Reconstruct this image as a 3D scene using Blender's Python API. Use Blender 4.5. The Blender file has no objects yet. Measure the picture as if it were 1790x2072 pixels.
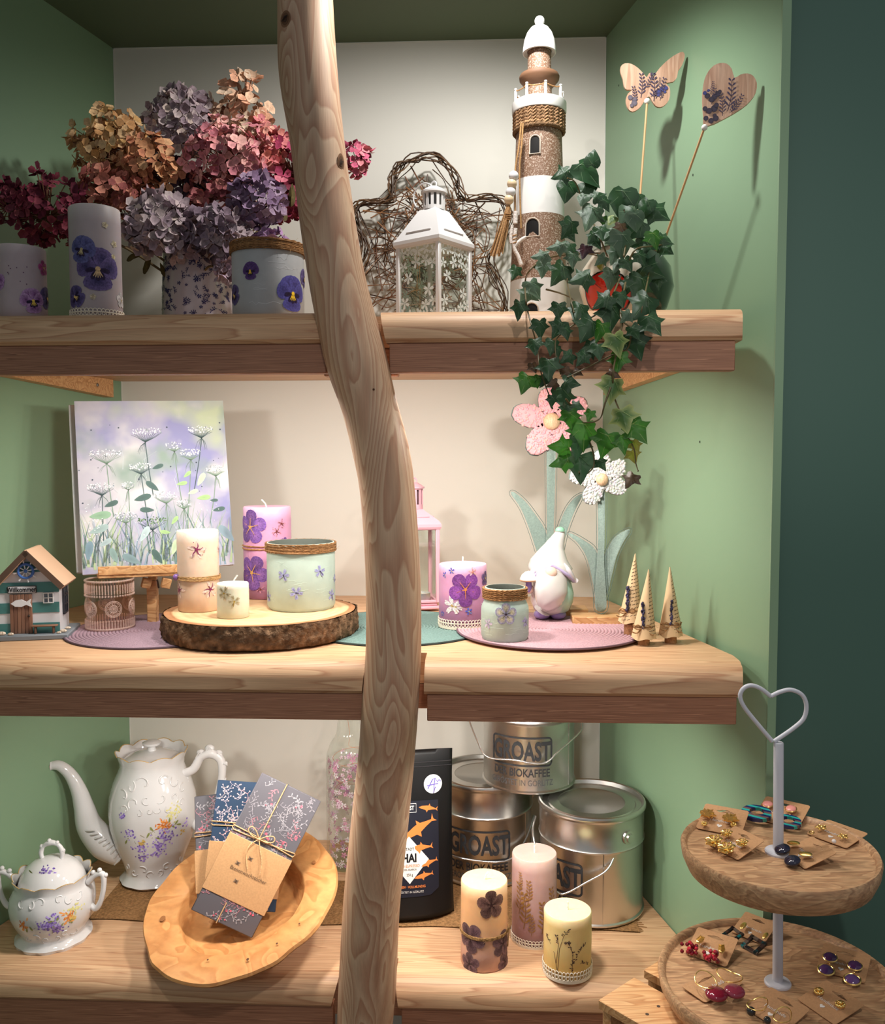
import bpy, bmesh, math, random
from math import sin, cos, pi, radians, atan2, sqrt
from mathutils import Vector as V, Matrix, noise
rnd = random.Random(7)
SC = bpy.context.scene
COL = SC.collection
# ------------------------------------------------------------------ camera, world, lights, exposure
IW, IH, F = 1790, 2072, 1790.0
CZ = 1.45
PITCH, YAW, ROLL = radians(3.6), radians(2.6), radians(-0.1)
fwd = V((-sin(YAW)*cos(PITCH), cos(YAW)*cos(PITCH), -sin(PITCH)))
rt = V((cos(YAW), sin(YAW), 0)); up = rt.cross(fwd)
rt, up = rt*cos(ROLL)+up*sin(ROLL), up*cos(ROLL)-rt*sin(ROLL)
CAM = V((0, 0, CZ))
cam = bpy.data.cameras.new('camera'); cam.sensor_fit = 'HORIZONTAL'; cam.sensor_width = 36; cam.lens = 36*F/IW
co = bpy.data.objects.new('camera', cam); COL.objects.link(co)
co.matrix_world = Matrix(((rt.x, up.x, -fwd.x, 0), (rt.y, up.y, -fwd.y, 0), (rt.z, up.z, -fwd.z, CZ), (0, 0, 0, 1)))
cam.clip_start = 0.02
SC.camera = co
SC.view_settings.view_transform = 'Standard'; SC.view_settings.look = 'None'
SC.view_settings.gamma = 1; SC.view_settings.use_curve_mapping = False
SC.view_settings.exposure = 0.0
SC.cycles.transparent_max_bounces = 32
wd = bpy.data.worlds.new('room_ambience'); SC.world = wd; wd.use_nodes = True
wd.node_tree.nodes['Background'].inputs[0].default_value = (.92, .96, 1.0, 1)
wd.node_tree.nodes['Background'].inputs[1].default_value = 0.26

def lamp(name, kind, loc, aim, power, col=(1, .9, .78), size=.03, angle=100, blend=.5):
    d = bpy.data.lights.new(name, kind); d.energy = power; d.color = col
    if kind == 'SPOT':
        d.spot_size = radians(angle); d.spot_blend = blend; d.shadow_soft_size = size
    elif kind == 'AREA':
        d.shape = 'DISK'; d.size = size
    else:
        d.shadow_soft_size = size
    o = bpy.data.objects.new(name, d); COL.objects.link(o)
    o.location = loc
    o.rotation_euler = (V(aim)-V(loc)).to_track_quat('-Z', 'Y').to_euler()
    return o
LW = (1.0, .95, .88)
lamp('ceiling_spot', 'SPOT', (.03, 1.18, CZ+.765), (-.06, 1.44, CZ+.1), 15.5, (1, .98, .95), .022, 146, .6)
lamp('ceiling_spot', 'SPOT', (.36, -1.5, CZ+.60), (.42, 1.3, CZ+.34), 34, (1, .96, .90), .022, 22, .8)
lamp('ceiling_spot', 'SPOT', (.15, -.35, CZ+1.25), (.35, 1.1, CZ-.75), 36, (1, .94, .87), .04, 62, .9)
for x, e in ((-.50, 1.1), (-.29, 1.4), (-.10, 1.55), (.09, 1.4)):
    lamp('shelf_lamp', 'AREA', (x, 1.225, CZ+.105), (x, 1.42, CZ-.45), e, LW, .04)
    lamp('shelf_lamp', 'AREA', (x, 1.225, CZ-.385), (x, 1.40, CZ-.9), e*.78, LW, .04)

# ------------------------------------------------------------------ where things stand
def W(px, py, Y=None, z=None):
    d = fwd+rt*((px-IW/2)/F)-up*((py-IH/2)/F)
    t = Y/d.y if Y is not None else (z-CZ)/d.z
    return CAM+d*t
def S(n, P): return n*(V(P)-CAM).dot(fwd)/F
YB = 1.72                                             # back wall
ZB = W(700, 1700, Y=YB).z                             # top of the bottom, middle and top boards
ZM = W(700, 1205, Y=YB).z
YF = 1.155                                            # front of the boards
ZT = W(1000, 628, Y=YF+.02).z
def stand(pl, pr, pb, pt, z):                         # upright round thing on height z: axis foot, radius, height
    c = (pl+pr)/2; P = W(c, pb, z=z); a = V((P.x, P.y, 0)).normalized(); r = .02
    for i in range(6):
        A = P+a*r; r = S((pr-pl)/2, A)
    return A, r, W(c, pt, Y=A.y).z-z
def standY(pl, pr, pt, Y, z):
    c = (pl+pr)/2; A = W(c, 700, Y=Y); A.z = z
    T = W(c, pt, Y=Y); A.x = (W(c, 640, Y=Y).x); r = S((pr-pl)/2, V((A.x, Y, z)))
    return A, r, T.z-z

# ------------------------------------------------------------------ mesh helpers
def lin(c):
    r = []
    for x in c[:3]:
        x = x/255; r.append(x/12.92 if x <= .04045 else ((x+.055)/1.055)**2.4)
    return tuple(r)+(1.0,)
class M:
    def __init__(s): s.v = []; s.f = []; s.c = []; s.mi = []; s.T = None
    def add(s, g, col=(255, 255, 255), mi=0, T=None, loc=None):
        vs, fs = g[0], g[1]; o = len(s.v)
        if loc is not None: T = Matrix.Translation(loc) if T is None else Matrix.Translation(loc)@T
        if s.T is not None: T = s.T if T is None else s.T@T
        s.v += [tuple(T@V(v)) for v in vs] if T is not None else [tuple(v) for v in vs]
        if len(g) > 2: s.c += g[2]
        else: s.c += [lin(col)]*len(vs)
        s.f += [tuple(i+o for i in f) for f in fs]; s.mi += [mi]*len(fs)
        return s
def mesh(name, m, mats, ang=38, fix=True):
    me = bpy.data.meshes.new(name); me.from_pydata(m.v, [], m.f)
    if fix:
        b = bmesh.new(); b.from_mesh(me); bmesh.ops.recalc_face_normals(b, faces=b.faces); b.to_mesh(me); b.free()
    a = me.color_attributes.new('Col', 'FLOAT_COLOR', 'POINT')
    a.data.foreach_set('color', [x for c in m.c for x in c])
    for mt in (mats if isinstance(mats, (list, tuple)) else [mats]): me.materials.append(mt)
    me.polygons.foreach_set('material_index', m.mi)
    me.polygons.foreach_set('use_smooth', [True]*len(me.polygons))
    me.set_sharp_from_angle(angle=radians(ang)); me.update()
    return me
def link(name, me, parent=None, loc=None, rot=None, scale=None, mw=None):
    o = bpy.data.objects.new(name, me); COL.objects.link(o)
    if parent is not None: o.parent = parent
    if mw is not None: o.matrix_local = mw
    if loc is not None: o.location = loc
    if rot is not None: o.rotation_euler = rot
    if scale is not None: o.scale = (scale,)*3 if not isinstance(scale, (tuple, list)) else scale
    return o
def obj(name, m, mats, parent=None, loc=None, rot=None, ang=38, fix=True):
    return link(name, mesh(name, m, mats, ang, fix), parent, loc, rot)
def thing(name, label, cat, loc=(0, 0, 0), rz=0, group=None):
    o = bpy.data.objects.new(name, None); COL.objects.link(o); o.empty_display_size = .02
    o.location = loc; o.rotation_euler = (0, 0, rz); return tag(o, label, cat, group)
def tag(o, label, cat, group=None):
    o['label'] = label; o['category'] = cat
    if group: o['group'] = group
    return o
def struct(name, m, mat, label, cat):
    o = obj(name, m, mat); o['kind'] = 'structure'; o['label'] = label; o['category'] = cat; return o
def Rz(a): return Matrix.Rotation(a, 4, 'Z')
def Rx(a): return Matrix.Rotation(a, 4, 'X')
def Ry(a): return Matrix.Rotation(a, 4, 'Y')
def Tr(*a): return Matrix.Translation(V(a[0]) if len(a) == 1 else V(a))
def Sc(x, y, z): return Matrix.Diagonal((x, y, z, 1))
def frame(o, ex, ez):                                 # matrix with local x along ex, z near ez, -y towards the viewer
    ex = V(ex).normalized(); ez = V(ez); ez = (ez-ex*ez.dot(ex)).normalized(); ey = ez.cross(ex)
    return Matrix(((ex.x, ey.x, ez.x, o[0]), (ex.y, ey.y, ez.y, o[1]), (ex.z, ey.z, ez.z, o[2]), (0, 0, 0, 1)))
def lathe(prof, n=40, fr=None, a0=0, a1=2*pi, cap=False):
    vs, fs, rings = [], [], []
    full = abs(a1-a0-2*pi) < 1e-6; k = n if full else n+1
    for r, z in prof:
        if r < 1e-7: rings.append([len(vs)]); vs.append((0, 0, z)); continue
        ring = []
        for i in range(k):
            a = a0+(a1-a0)*i/n; q = r; zz = z
            if fr: q, zz = fr(r, z, a)
            ring.append(len(vs)); vs.append((q*cos(a), q*sin(a), zz))
        rings.append(ring)
    for A, B in zip(rings, rings[1:]):
        if len(A) == 1 and len(B) == 1: continue
        for i in range(n):
            j = (i+1) % k
            if len(A) == 1: fs.append((A[0], B[i], B[j]))
            elif len(B) == 1: fs.append((A[i], B[0], A[j]))
            else: fs.append((A[i], B[i], B[j], A[j]))
    if cap:
        for R in (rings[0], rings[-1]):
            if len(R) > 1: fs.append(tuple(R))
    return vs, fs
def smooth(pts, n=6, closed=False):                   # Catmull-Rom through points
    P = [V(p) for p in pts]; out = []; L = len(P)
    rng = range(L if closed else L-1)
    for i in rng:
        if closed: a, b, c, d = P[i-1], P[i], P[(i+1) % L], P[(i+2) % L]
        else: a, b, c, d = P[max(i-1, 0)], P[i], P[i+1], P[min(i+2, L-1)]
        for k in range(n):
            t = k/n
            out.append(.5*((2*b)+(c-a)*t+(2*a-5*b+4*c-d)*t*t+(3*b-a-3*c+d)*t**3))
    if not closed: out.append(P[-1].copy())
    return out
def tube(pts, r, n=6, closed=False, cap=True, flat=1.0):
    P = [V(p) for p in pts]; L = len(P); vs, fs = [], []
    R = r if isinstance(r, (list, tuple)) else [r]*L
    if len(R) != L: R = [R[min(int(i*(len(R)-1)/(L-1)), len(R)-2)]*(1-(i*(len(R)-1)/(L-1)) % 1)+R[min(int(i*(len(R)-1)/(L-1))+1, len(R)-1)]*((i*(len(R)-1)/(L-1)) % 1) for i in range(L)]
    t0 = (P[1]-P[0]).normalized(); nn = t0.orthogonal().normalized()
    for i in range(L):
        if closed: t = P[(i+1) % L]-P[i-1]
        else: t = P[min(i+1, L-1)]-P[max(i-1, 0)]
        if t.length < 1e-9: t = t0
        t = t.normalized(); nn = (nn-t*nn.dot(t))
        nn = nn.normalized() if nn.length > 1e-6 else t.orthogonal().normalized()
        b = t.cross(nn)
        for k in range(n):
            a = 2*pi*k/n; vs.append(P[i]+(nn*cos(a)*flat+b*sin(a))*R[i])
    for i in range(L if closed else L-1):
        for k in range(n):
            a = i*n+k; b = i*n+(k+1) % n; j = (i+1) % L
            fs.append((a, b, j*n+(k+1) % n, j*n+k))
    if cap and not closed:
        fs.append(tuple(range(n))[::-1]); fs.append(tuple(range((L-1)*n, L*n)))
    return vs, fs
def box(sx, sy, sz, bev=0, seg=1):
    b = bmesh.new(); bmesh.ops.create_cube(b, size=1); bmesh.ops.scale(b, vec=(sx, sy, sz), verts=b.verts)
    if bev: bmesh.ops.bevel(b, geom=list(b.edges), offset=bev, segments=seg, profile=.6, affect='EDGES')
    b.verts.index_update(); g = [tuple(v.co) for v in b.verts], [tuple(v.index for v in f.verts) for f in b.faces]; b.free(); return g
def prism(o, th, bev=0):                              # outline in x, z; thickness along y, front at -th/2
    n = len(o)
    if bev:
        c = sum(p[0] for p in o)/n, sum(p[1] for p in o)/n; w = max(max(abs(p[0]-c[0]), abs(p[1]-c[1])) for p in o); k = 1-bev/w
        i = [(c[0]+(p[0]-c[0])*k, c[1]+(p[1]-c[1])*k) for p in o]
        L = [(i, -th/2), (o, -th/2+bev), (o, th/2-bev), (i, th/2)]
    else: L = [(o, -th/2), (o, th/2)]
    vs = [(p[0], y, p[1]) for q, y in L for p in q]; fs = [tuple(range(n)), tuple(range((len(L)-1)*n, len(L)*n))[::-1]]
    for a in range(len(L)-1):
        for j in range(n): fs.append((a*n+j, a*n+n+j, a*n+n+(j+1) % n, a*n+(j+1) % n))
    return vs, fs
def ball(r, n=16, m=10, sx=1, sy=1, sz=1):
    g = lathe([(r*sin(pi*i/m) if 0 < i < m else 0, -r*cos(pi*i/m)) for i in range(m+1)], n)
    return [(x*sx, y*sy, z*sz) for x, y, z in g[0]], g[1]
def ring_pts(r, n=48, z=0, jit=0, R=rnd): return [(r*cos(2*pi*i/n)+R.uniform(-jit, jit), r*sin(2*pi*i/n)+R.uniform(-jit, jit), z+R.uniform(-jit, jit)) for i in range(n)]
def mapped(poly, mp, ci, co, rings=3, off=0.0):       # patch over an outline, laid onto a surface by mp(u, v, off)
    n = len(poly); cx = sum(p[0] for p in poly)/n; cy = sum(p[1] for p in poly)/n
    vs = [mp(cx, cy, off)]; cs = [lin(ci)]; fs = []
    a, b = lin(ci), lin(co)
    for k in range(1, rings+1):
        t = k/rings
        for p in poly:
            vs.append(mp(cx+(p[0]-cx)*t, cy+(p[1]-cy)*t, off)); cs.append(tuple(a[i]+(b[i]-a[i])*t for i in range(3))+(1,))
    for i in range(n):
        j = (i+1) % n; fs.append((0, 1+i, 1+j))
        for k in range(rings-1):
            o = 1+k*n; fs.append((o+i, o+n+i, o+n+j, o+j))
    return vs, fs, cs
def strip(pts, w, mp, col, off=0.0):                  # flat ribbon along 2D points, tapering if w is a pair
    vs, fs = [], []; n = len(pts)
    w0, w1 = w if isinstance(w, tuple) else (w, w)
    for i, p in enumerate(pts):
        q = pts[min(i+1, n-1)]; o = pts[max(i-1, 0)]; d = (q[0]-o[0], q[1]-o[1]); l = sqrt(d[0]**2+d[1]**2) or 1
        h = (w0+(w1-w0)*i/max(n-1, 1))/2
        vs.append(mp(p[0]-d[1]/l*h, p[1]+d[0]/l*h, off)); vs.append(mp(p[0]+d[1]/l*h, p[1]-d[0]/l*h, off))
    for i in range(n-1): fs.append((2*i, 2*i+1, 2*i+3, 2*i+2))
    return vs, fs, [lin(col)]*len(vs)
def flatmap(T=None, h=.0004):
    def f(u, v, off=0):
        p = V((u, -h-off, v)); return tuple(T@p) if T is not None else tuple(p)
    return f
def cylmap(R, a0, z0, h=.0005):                       # a0: 0 faces the camera (-y), positive to the right
    def f(u, v, off=0):
        a = a0+u/R-pi/2; r = R+h+off; return (r*cos(a), r*sin(a), z0+v)
    return f
def revmap(prof, a0, z0, h=.0006):
    def f(u, v, off=0):
        z = z0+v; r = prof[-1][0]
        for (r0, q0), (r1, q1) in zip(prof, prof[1:]):
            if min(q0, q1) <= z <= max(q0, q1) and q0 != q1: r = r0+(r1-r0)*(z-q0)/(q1-q0); break
        a = a0+u/max(r, .01)-pi/2; r += h+off; return (r*cos(a), r*sin(a), z)
    return f
def petal(l, w, a, x=0, y=0, n=10, start=.05, notch=0, tip=1.0):
    out = []
    for i in range(n):
        t = 2*pi*i/n; s = (1-cos(t))/2
        p = start*l+l*s; q = w/2*sin(t)*(s**.35 if s > 0 else 0)*tip
        if notch and abs(t-pi) < .5: p -= notch*l*(1-abs(t-pi)/.5)
        out.append((x+p*cos(a)-q*sin(a), y+p*sin(a)+q*cos(a)))
    return out
def disc(r, x=0, y=0, n=10, e=1): return [(x+r*cos(2*pi*i/n), y+r*e*sin(2*pi*i/n)) for i in range(n)]
def flower(m, mp, kind, s, rot=0, x=0, y=0, c=None, R=rnd):   # pressed flower of radius s
    if kind == 'pansy':
        d, l, ce = c
        for i, (a, L, w) in enumerate(((112, 1.0, 1.4), (62, 1.0, 1.4), (168, .98, 1.3), (10, .98, 1.3), (-90, .98, 1.7))):
            m.add(mapped(petal(L*s, w*s, radians(a)+rot, x, y, 14), mp, d, l, 3, i*.00012))
        for a in (-90, -60, -120, 190, -10):
            m.add(mapped(petal(s*.55, s*.3, radians(a)+rot, x, y, 8), mp, (28, 16, 40), (45, 28, 66), 2, .0008))
        for a in (-90, -75, -105, -60, -120): m.add(strip([(x, y), (x+s*.42*cos(radians(a)+rot), y+s*.42*sin(radians(a)+rot))], (s*.09, s*.03), mp, ce, .001))
        m.add(mapped(disc(s*.12, x, y, 8), mp, ce, ce, 1, .0012))
    elif kind == 'round':
        d, l, ce = c
        for i in range(5):
            a = rot+2*pi*i/5; m.add(mapped(petal(s, s*1.02, a, x, y, 14), mp, tuple(v*(1-.13*(i % 2)) for v in d), tuple(v*(1-.13*(i % 2)) for v in l), 3, i*.00012)); [m.add(strip([(x+s*.2*cos(a+q), y+s*.2*sin(a+q)), (x+s*.85*cos(a+q*.9), y+s*.85*sin(a+q*.9))], (s*.02, s*.012), mp, tuple(v*.72 for v in d), .0007)) for q in (-.35, -.17, .17, .35)]
            m.add(strip([(x, y), (x+s*.55*cos(a), y+s*.55*sin(a))], (s*.06, s*.02), mp, ce, .0008))
        m.add(mapped(disc(s*.1, x, y, 8), mp, ce, ce, 1, .0009))
    elif kind == 'phlox':
        d, l, ce = c
        for i in range(5):
            a = rot+2*pi*i/5+R.uniform(-.15, .15); m.add(mapped(petal(s, s*.55, a, x, y, 12, .05, .25), mp, d, l, 2, i*.0001))
        a = rot-1.2; m.add(strip([(x, y), (x+s*.9*cos(a), y+s*.9*sin(a))], (s*.16, s*.04), mp, ce, .0006))
        m.add(mapped(disc(s*.13, x, y, 6), mp, ce, ce, 1, .0007))
    elif kind == 'star':
        d, l, ce = c
        for i in range(5): m.add(mapped(petal(s, s*.4, rot+2*pi*i/5+R.uniform(-.3, .3), x, y, 8), mp, l, l, 1, 0))
        for i in range(5):
            a = rot+2*pi*i/5+R.uniform(-.4, .4); k = R.uniform(.5, .95)*s
            m.add(strip([(x, y), (x+k*.6*cos(a), y+k*.6*sin(a)), (x+k*cos(a+.25), y+k*sin(a+.25))], (s*.14, s*.05), mp, d, .0005))
        for i in range(4): a = R.uniform(0, 6.28); m.add(mapped(disc(s*.06, x+s*.8*cos(a), y+s*.8*sin(a), 5), mp, ce, ce, 1, .0005))
    elif kind == 'sprig':
        d, l, ce = c
        pts = [(x+s*.12*sin(3*t/6+rot), y+s*2*t/6) for t in range(7)]
        m.add(strip(pts, (s*.06, s*.03), mp, d))
        for t in range(1, 7):
            for sd in (-1, 1):
                a = pi/2-sd*.8; m.add(mapped(petal(s*.55*(1-t*.08), s*.16, a, pts[t][0], pts[t][1], 6), mp, d, l, 1, .0001*t))
# ------------------------------------------------------------------ materials
def nt(name):
    m = bpy.data.materials.new(name); m.use_nodes = True; t = m.node_tree; return m, t, t.nodes['Principled BSDF']
def N(t, k, **kw):
    n = t.nodes.new(k)
    for a, b in kw.items():
        if a.startswith('i_'): n.inputs[a[2:].replace('_', ' ')].default_value = b
        else: setattr(n, a, b)
    return n
def bumped(t, b, scale, strength, dist=.002, kind='ShaderNodeTexNoise', out=0, vec=None):
    n = N(t, kind); n.inputs['Scale'].default_value = scale
    if kind == 'ShaderNodeTexNoise': n.inputs['Detail'].default_value = 3
    tc = N(t, 'ShaderNodeTexCoord'); t.links.new(vec or tc.outputs['Object'], n.inputs['Vector'])
    u = N(t, 'ShaderNodeBump'); u.inputs['Strength'].default_value = strength; u.inputs['Distance'].default_value = dist
    t.links.new(n.outputs[out], u.inputs['Height']); t.links.new(u.outputs[0], b.inputs['Normal']); return n
def P(name, col=None, rough=.5, metal=0, bump=None, sss=0, coat=0, trans=0, ior=1.45, spec=.5, var=0, vs=30, sheen=0, alpha=1, aniso=0):
    m, t, b = nt(name)
    b.inputs['Roughness'].default_value = rough; b.inputs['Metallic'].default_value = metal
    b.inputs['Specular IOR Level'].default_value = spec; b.inputs['IOR'].default_value = ior
    b.inputs['Coat Weight'].default_value = coat; b.inputs['Coat Roughness'].default_value = .08
    b.inputs['Transmission Weight'].default_value = trans; b.inputs['Sheen Weight'].default_value = sheen; b.inputs['Alpha'].default_value = alpha
    b.inputs['Anisotropic'].default_value = aniso
    if sss:
        b.inputs['Subsurface Weight'].default_value = sss; b.inputs['Subsurface Radius'].default_value = (1, .6, .4); b.inputs['Subsurface Scale'].default_value = .008
    if col is None:
        a = N(t, 'ShaderNodeVertexColor', layer_name='Col'); src = a.outputs[0]
    else:
        a = N(t, 'ShaderNodeRGB'); a.outputs[0].default_value = lin(col); src = a.outputs[0]
    if var:
        tc = N(t, 'ShaderNodeTexCoord'); n = N(t, 'ShaderNodeTexNoise'); n.inputs['Scale'].default_value = vs; n.inputs['Detail'].default_value = 4
        t.links.new(tc.outputs['Object'], n.inputs['Vector'])
        r = N(t, 'ShaderNodeMapRange'); r.inputs[1].default_value = .3; r.inputs[2].default_value = .7; r.inputs[3].default_value = 1-var; r.inputs[4].default_value = 1+var
        t.links.new(n.outputs[0], r.inputs[0])
        x = N(t, 'ShaderNodeVectorMath', operation='SCALE'); t.links.new(src, x.inputs[0]); t.links.new(r.outputs[0], x.inputs['Scale']); src = x.outputs[0]
    t.links.new(src, b.inputs['Base Color'])
    if bump: bumped(t, b, *bump)
    return m
def wood(name, light, dark, stretch=(1, 1, 1), sc=6, k=26, rough=.5, fine=.25, dist=.6, bump=.15, sharp=.55, fsc=(900, 900, 900), warp=None):
    m, t, b = nt(name); b.inputs['Roughness'].default_value = rough
    tc = N(t, 'ShaderNodeTexCoord'); mp = N(t, 'ShaderNodeMapping'); mp.inputs['Scale'].default_value = stretch
    t.links.new(tc.outputs['Object'], mp.inputs[0])
    n = N(t, 'ShaderNodeTexNoise'); n.inputs['Scale'].default_value = sc; n.inputs['Detail'].default_value = 1.5; n.inputs['Distortion'].default_value = dist; n.inputs['Roughness'].default_value = .4
    t.links.new(mp.outputs[0], n.inputs['Vector'])
    a = N(t, 'ShaderNodeMath', operation='MULTIPLY'); a.inputs[1].default_value = k; t.links.new(n.outputs[0], a.inputs[0])
    f = N(t, 'ShaderNodeMath', operation='FRACT'); t.links.new(a.outputs[0], f.inputs[0])
    r = N(t, 'ShaderNodeValToRGB'); e = r.color_ramp.elements
    md = tuple((x*.5+y*.5) for x, y in zip(light, dark))
    e[0].position = 0; e[0].color = lin(light); e[1].position = 1; e[1].color = lin(light)
    q = e.new(sharp); q.color = lin(md); q = e.new(.9); q.color = lin(dark)
    t.links.new(f.outputs[0], r.inputs[0])
    m2 = N(t, 'ShaderNodeMapping'); m2.inputs['Scale'].default_value = fsc; t.links.new(tc.outputs['Object'], m2.inputs[0])
    n2 = N(t, 'ShaderNodeTexNoise'); n2.inputs['Scale'].default_value = 1; n2.inputs['Detail'].default_value = 3; t.links.new(m2.outputs[0], n2.inputs['Vector'])
    r2 = N(t, 'ShaderNodeMapRange'); r2.inputs[1].default_value = .3; r2.inputs[2].default_value = .7; r2.inputs[3].default_value = 1-fine; r2.inputs[4].default_value = 1+fine*.6
    t.links.new(n2.outputs[0], r2.inputs[0])
    x = N(t, 'ShaderNodeVectorMath', operation='SCALE'); t.links.new(r.outputs[0], x.inputs[0]); t.links.new(r2.outputs[0], x.inputs['Scale'])
    t.links.new(x.outputs[0], b.inputs['Base Color'])
    u = N(t, 'ShaderNodeBump'); u.inputs['Strength'].default_value = bump; u.inputs['Distance'].default_value = .001
    t.links.new(n2.outputs[0], u.inputs['Height']); t.links.new(u.outputs[0], b.inputs['Normal'])
    return m
def glass(name, col=(255, 255, 255), rough=0.0, ior=1.45, bump=None, refl=.04):
    # thin clear glass: light passes for shadows through a transparent/glossy mix
    m, t, b = nt(name); t.nodes.remove(b); o = t.nodes['Material Output']
    g = N(t, 'ShaderNodeBsdfGlossy'); g.inputs['Roughness'].default_value = max(rough, .02)
    tr = N(t, 'ShaderNodeBsdfTransparent'); tr.inputs[0].default_value = lin(col)
    fr = N(t, 'ShaderNodeLayerWeight'); fr.inputs[0].default_value = .5
    pw = N(t, 'ShaderNodeMath', operation='POWER'); pw.inputs[1].default_value = 3; t.links.new(fr.outputs['Facing'], pw.inputs[0])
    ma = N(t, 'ShaderNodeMath', operation='MULTIPLY_ADD'); ma.inputs[1].default_value = .6; ma.inputs[2].default_value = refl; t.links.new(pw.outputs[0], ma.inputs[0])
    if bump:
        q = bumped(t, g, *bump)
    mx = N(t, 'ShaderNodeMixShader'); t.links.new(ma.outputs[0], mx.inputs[0]); t.links.new(tr.outputs[0], mx.inputs[1]); t.links.new(g.outputs[0], mx.inputs[2])
    t.links.new(mx.outputs[0], o.inputs[0]); return m
def paper(name, rough=.7, tl=.35, bump=(120, .25, .001)):
    m = P(name, None, rough, bump=bump, var=.05, vs=40); t = m.node_tree; b = t.nodes['Principled BSDF']; o = t.nodes['Material Output']
    tr = N(t, 'ShaderNodeBsdfTranslucent'); mx = N(t, 'ShaderNodeMixShader'); mx.inputs[0].default_value = tl
    src = b.inputs['Base Color'].links[0].from_socket; t.links.new(src, tr.inputs[0])
    t.links.new(b.outputs[0], mx.inputs[1]); t.links.new(tr.outputs[0], mx.inputs[2]); t.links.new(mx.outputs[0], o.inputs[0]); return m
matte = P('matte_paint', None, .65)
satin = P('satin_paint', None, .38)
gloss = P('gloss_paint', None, .15, coat=.5)
print_ = P('flat_print', None, .6, spec=.3)
pressed = P('pressed_petals', None, .55, spec=.3, var=.35, vs=420)
wax = P('wax', None, .42, sss=.6, var=.04, vs=60, bump=(90, .12, .001))
fibre = P('twine_fibre', None, .9, spec=.1, var=.3, vs=500, bump=(900, .6, .001))
lace_m = P('cotton_lace', None, .9, spec=.1)
kraft = P('kraft_card', None, .8, spec=.2, var=.08, vs=400)
gold = P('gold_metal', (240, 202, 122), .28, 1, bump=(500, .25, .0008))
steel = P('steel_wire', (205, 205, 205), .25, 1)
whitemetal = P('white_lacquer', (226, 224, 222), .35)
porcelain = P('porcelain', None, .07, coat=.6, bump=(25, .06, .002))
def floret_m(name): return P(name, None, .7, spec=.25, var=.18, vs=260)
petals = P('dried_petals', None, .7, spec=.2, var=.22, vs=300)
AX = wood('ash_board', (220, 180, 140), (184, 134, 98), (.45, 12, 7), 5, 9, .5, .12, .3, .12, .8, (25, 700, 700))
APR = wood('ash_apron', (184, 132, 102), (136, 90, 66), (.6, 10, 60), 5, 12, .55, .14, .3, .15, .45, (20, 700, 900))
PINE = wood('pine', (222, 176, 124), (190, 134, 84), (1.5, 8, 8), 6, 9, .5, .12, .4, .1, .6, (30, 600, 600))
POSTW = wood('stripped_trunk', (204, 172, 142), (176, 132, 104), (9, 9, 1.7), 1.9, 21, .5, .1, .45, .12, .55, (500, 500, 25))
MANGO = wood('mango_wood', (208, 166, 124), (174, 130, 94), (3, 9, 9), 5, 6, .5, .3, .6, .25, .5, (60, 420, 420))
OLIVE = wood('bowl_wood', (212, 154, 96), (192, 130, 76), (4, 4, 9), 4, 5, .45, .1, .8, .1, .55, (90, 90, 300))
def txt(s, size, sx=1.0, bold=0.0, shear=0.0, align='CENTER'):
    c = bpy.data.curves.new('lettering', 'FONT'); c.body = s; c.size = size; c.offset = bold*size; c.shear = shear; c.align_x = align; c.align_y = 'CENTER'; c.resolution_u = 3
    o = bpy.data.objects.new('lettering', c); COL.objects.link(o); bpy.context.view_layer.update()
    me = bpy.data.meshes.new_from_object(o); vs = [(v.co.x*sx, v.co.y) for v in me.vertices]; fs = [tuple(p.vertices) for p in me.polygons]
    bpy.data.objects.remove(o); bpy.data.curves.remove(c); bpy.data.meshes.remove(me); return vs, fs
def lettering(m, s, size, mp, x, y, col, sx=1.0, bold=0.0, rot=0, off=0.0, shear=0, align='CENTER'):
    vs, fs = txt(s, size, sx, bold, shear, align)
    m.add(([mp(x+u*cos(rot)-v*sin(rot), y+u*sin(rot)+v*cos(rot), off) for u, v in vs], fs), col)
def twine(m, r, zs, col=(168, 128, 84), th=.0014, n=56, fuzz=14, R=rnd, sq=1.0, strands=True):
    for z in zs:
        f_ = R.uniform(.84, 1.12); c = tuple(min(255, int(x*f_)) for x in col); ph = R.uniform(0, 6.28); am = R.uniform(0, .0006)
        pts = [((r+am*sin(3*a+ph))*cos(a), (r+am*sin(3*a+ph))*sin(a)*sq, z+am*sin(2*a+ph)) for a in [2*pi*i/n for i in range(n)]]
        m.add(tube(pts, th*R.uniform(.85, 1.15), 5, True), c)
        if strands:
            for q in (0, pi):
                pts = [((r+th*.75*cos(14*a+q))*cos(a), (r+th*.75*cos(14*a+q))*sin(a)*sq, z+th*.75*sin(14*a+q)) for a in [2*pi*i/(n*2) for i in range(n*2)]]
                m.add(tube(pts, th*.5, 4, True), tuple(min(255, int(x*1.12)) for x in c))
    for i in range(fuzz):
        a = R.uniform(0, 6.28); z = R.choice(zs); k = R.uniform(.003, .009); u = R.uniform(-1, 1); w = R.uniform(-1, 1)
        p = V((r*cos(a), r*sin(a)*sq, z)); d = V((cos(a)*R.uniform(.2, .9)-u*sin(a), sin(a)*R.uniform(.2, .9)+u*cos(a), w)).normalized()*k
        m.add(tube([p, p+d*.5, p+d+V((0, 0, R.uniform(-.002, .002)))], .00014, 3), (196, 160, 112))
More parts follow.
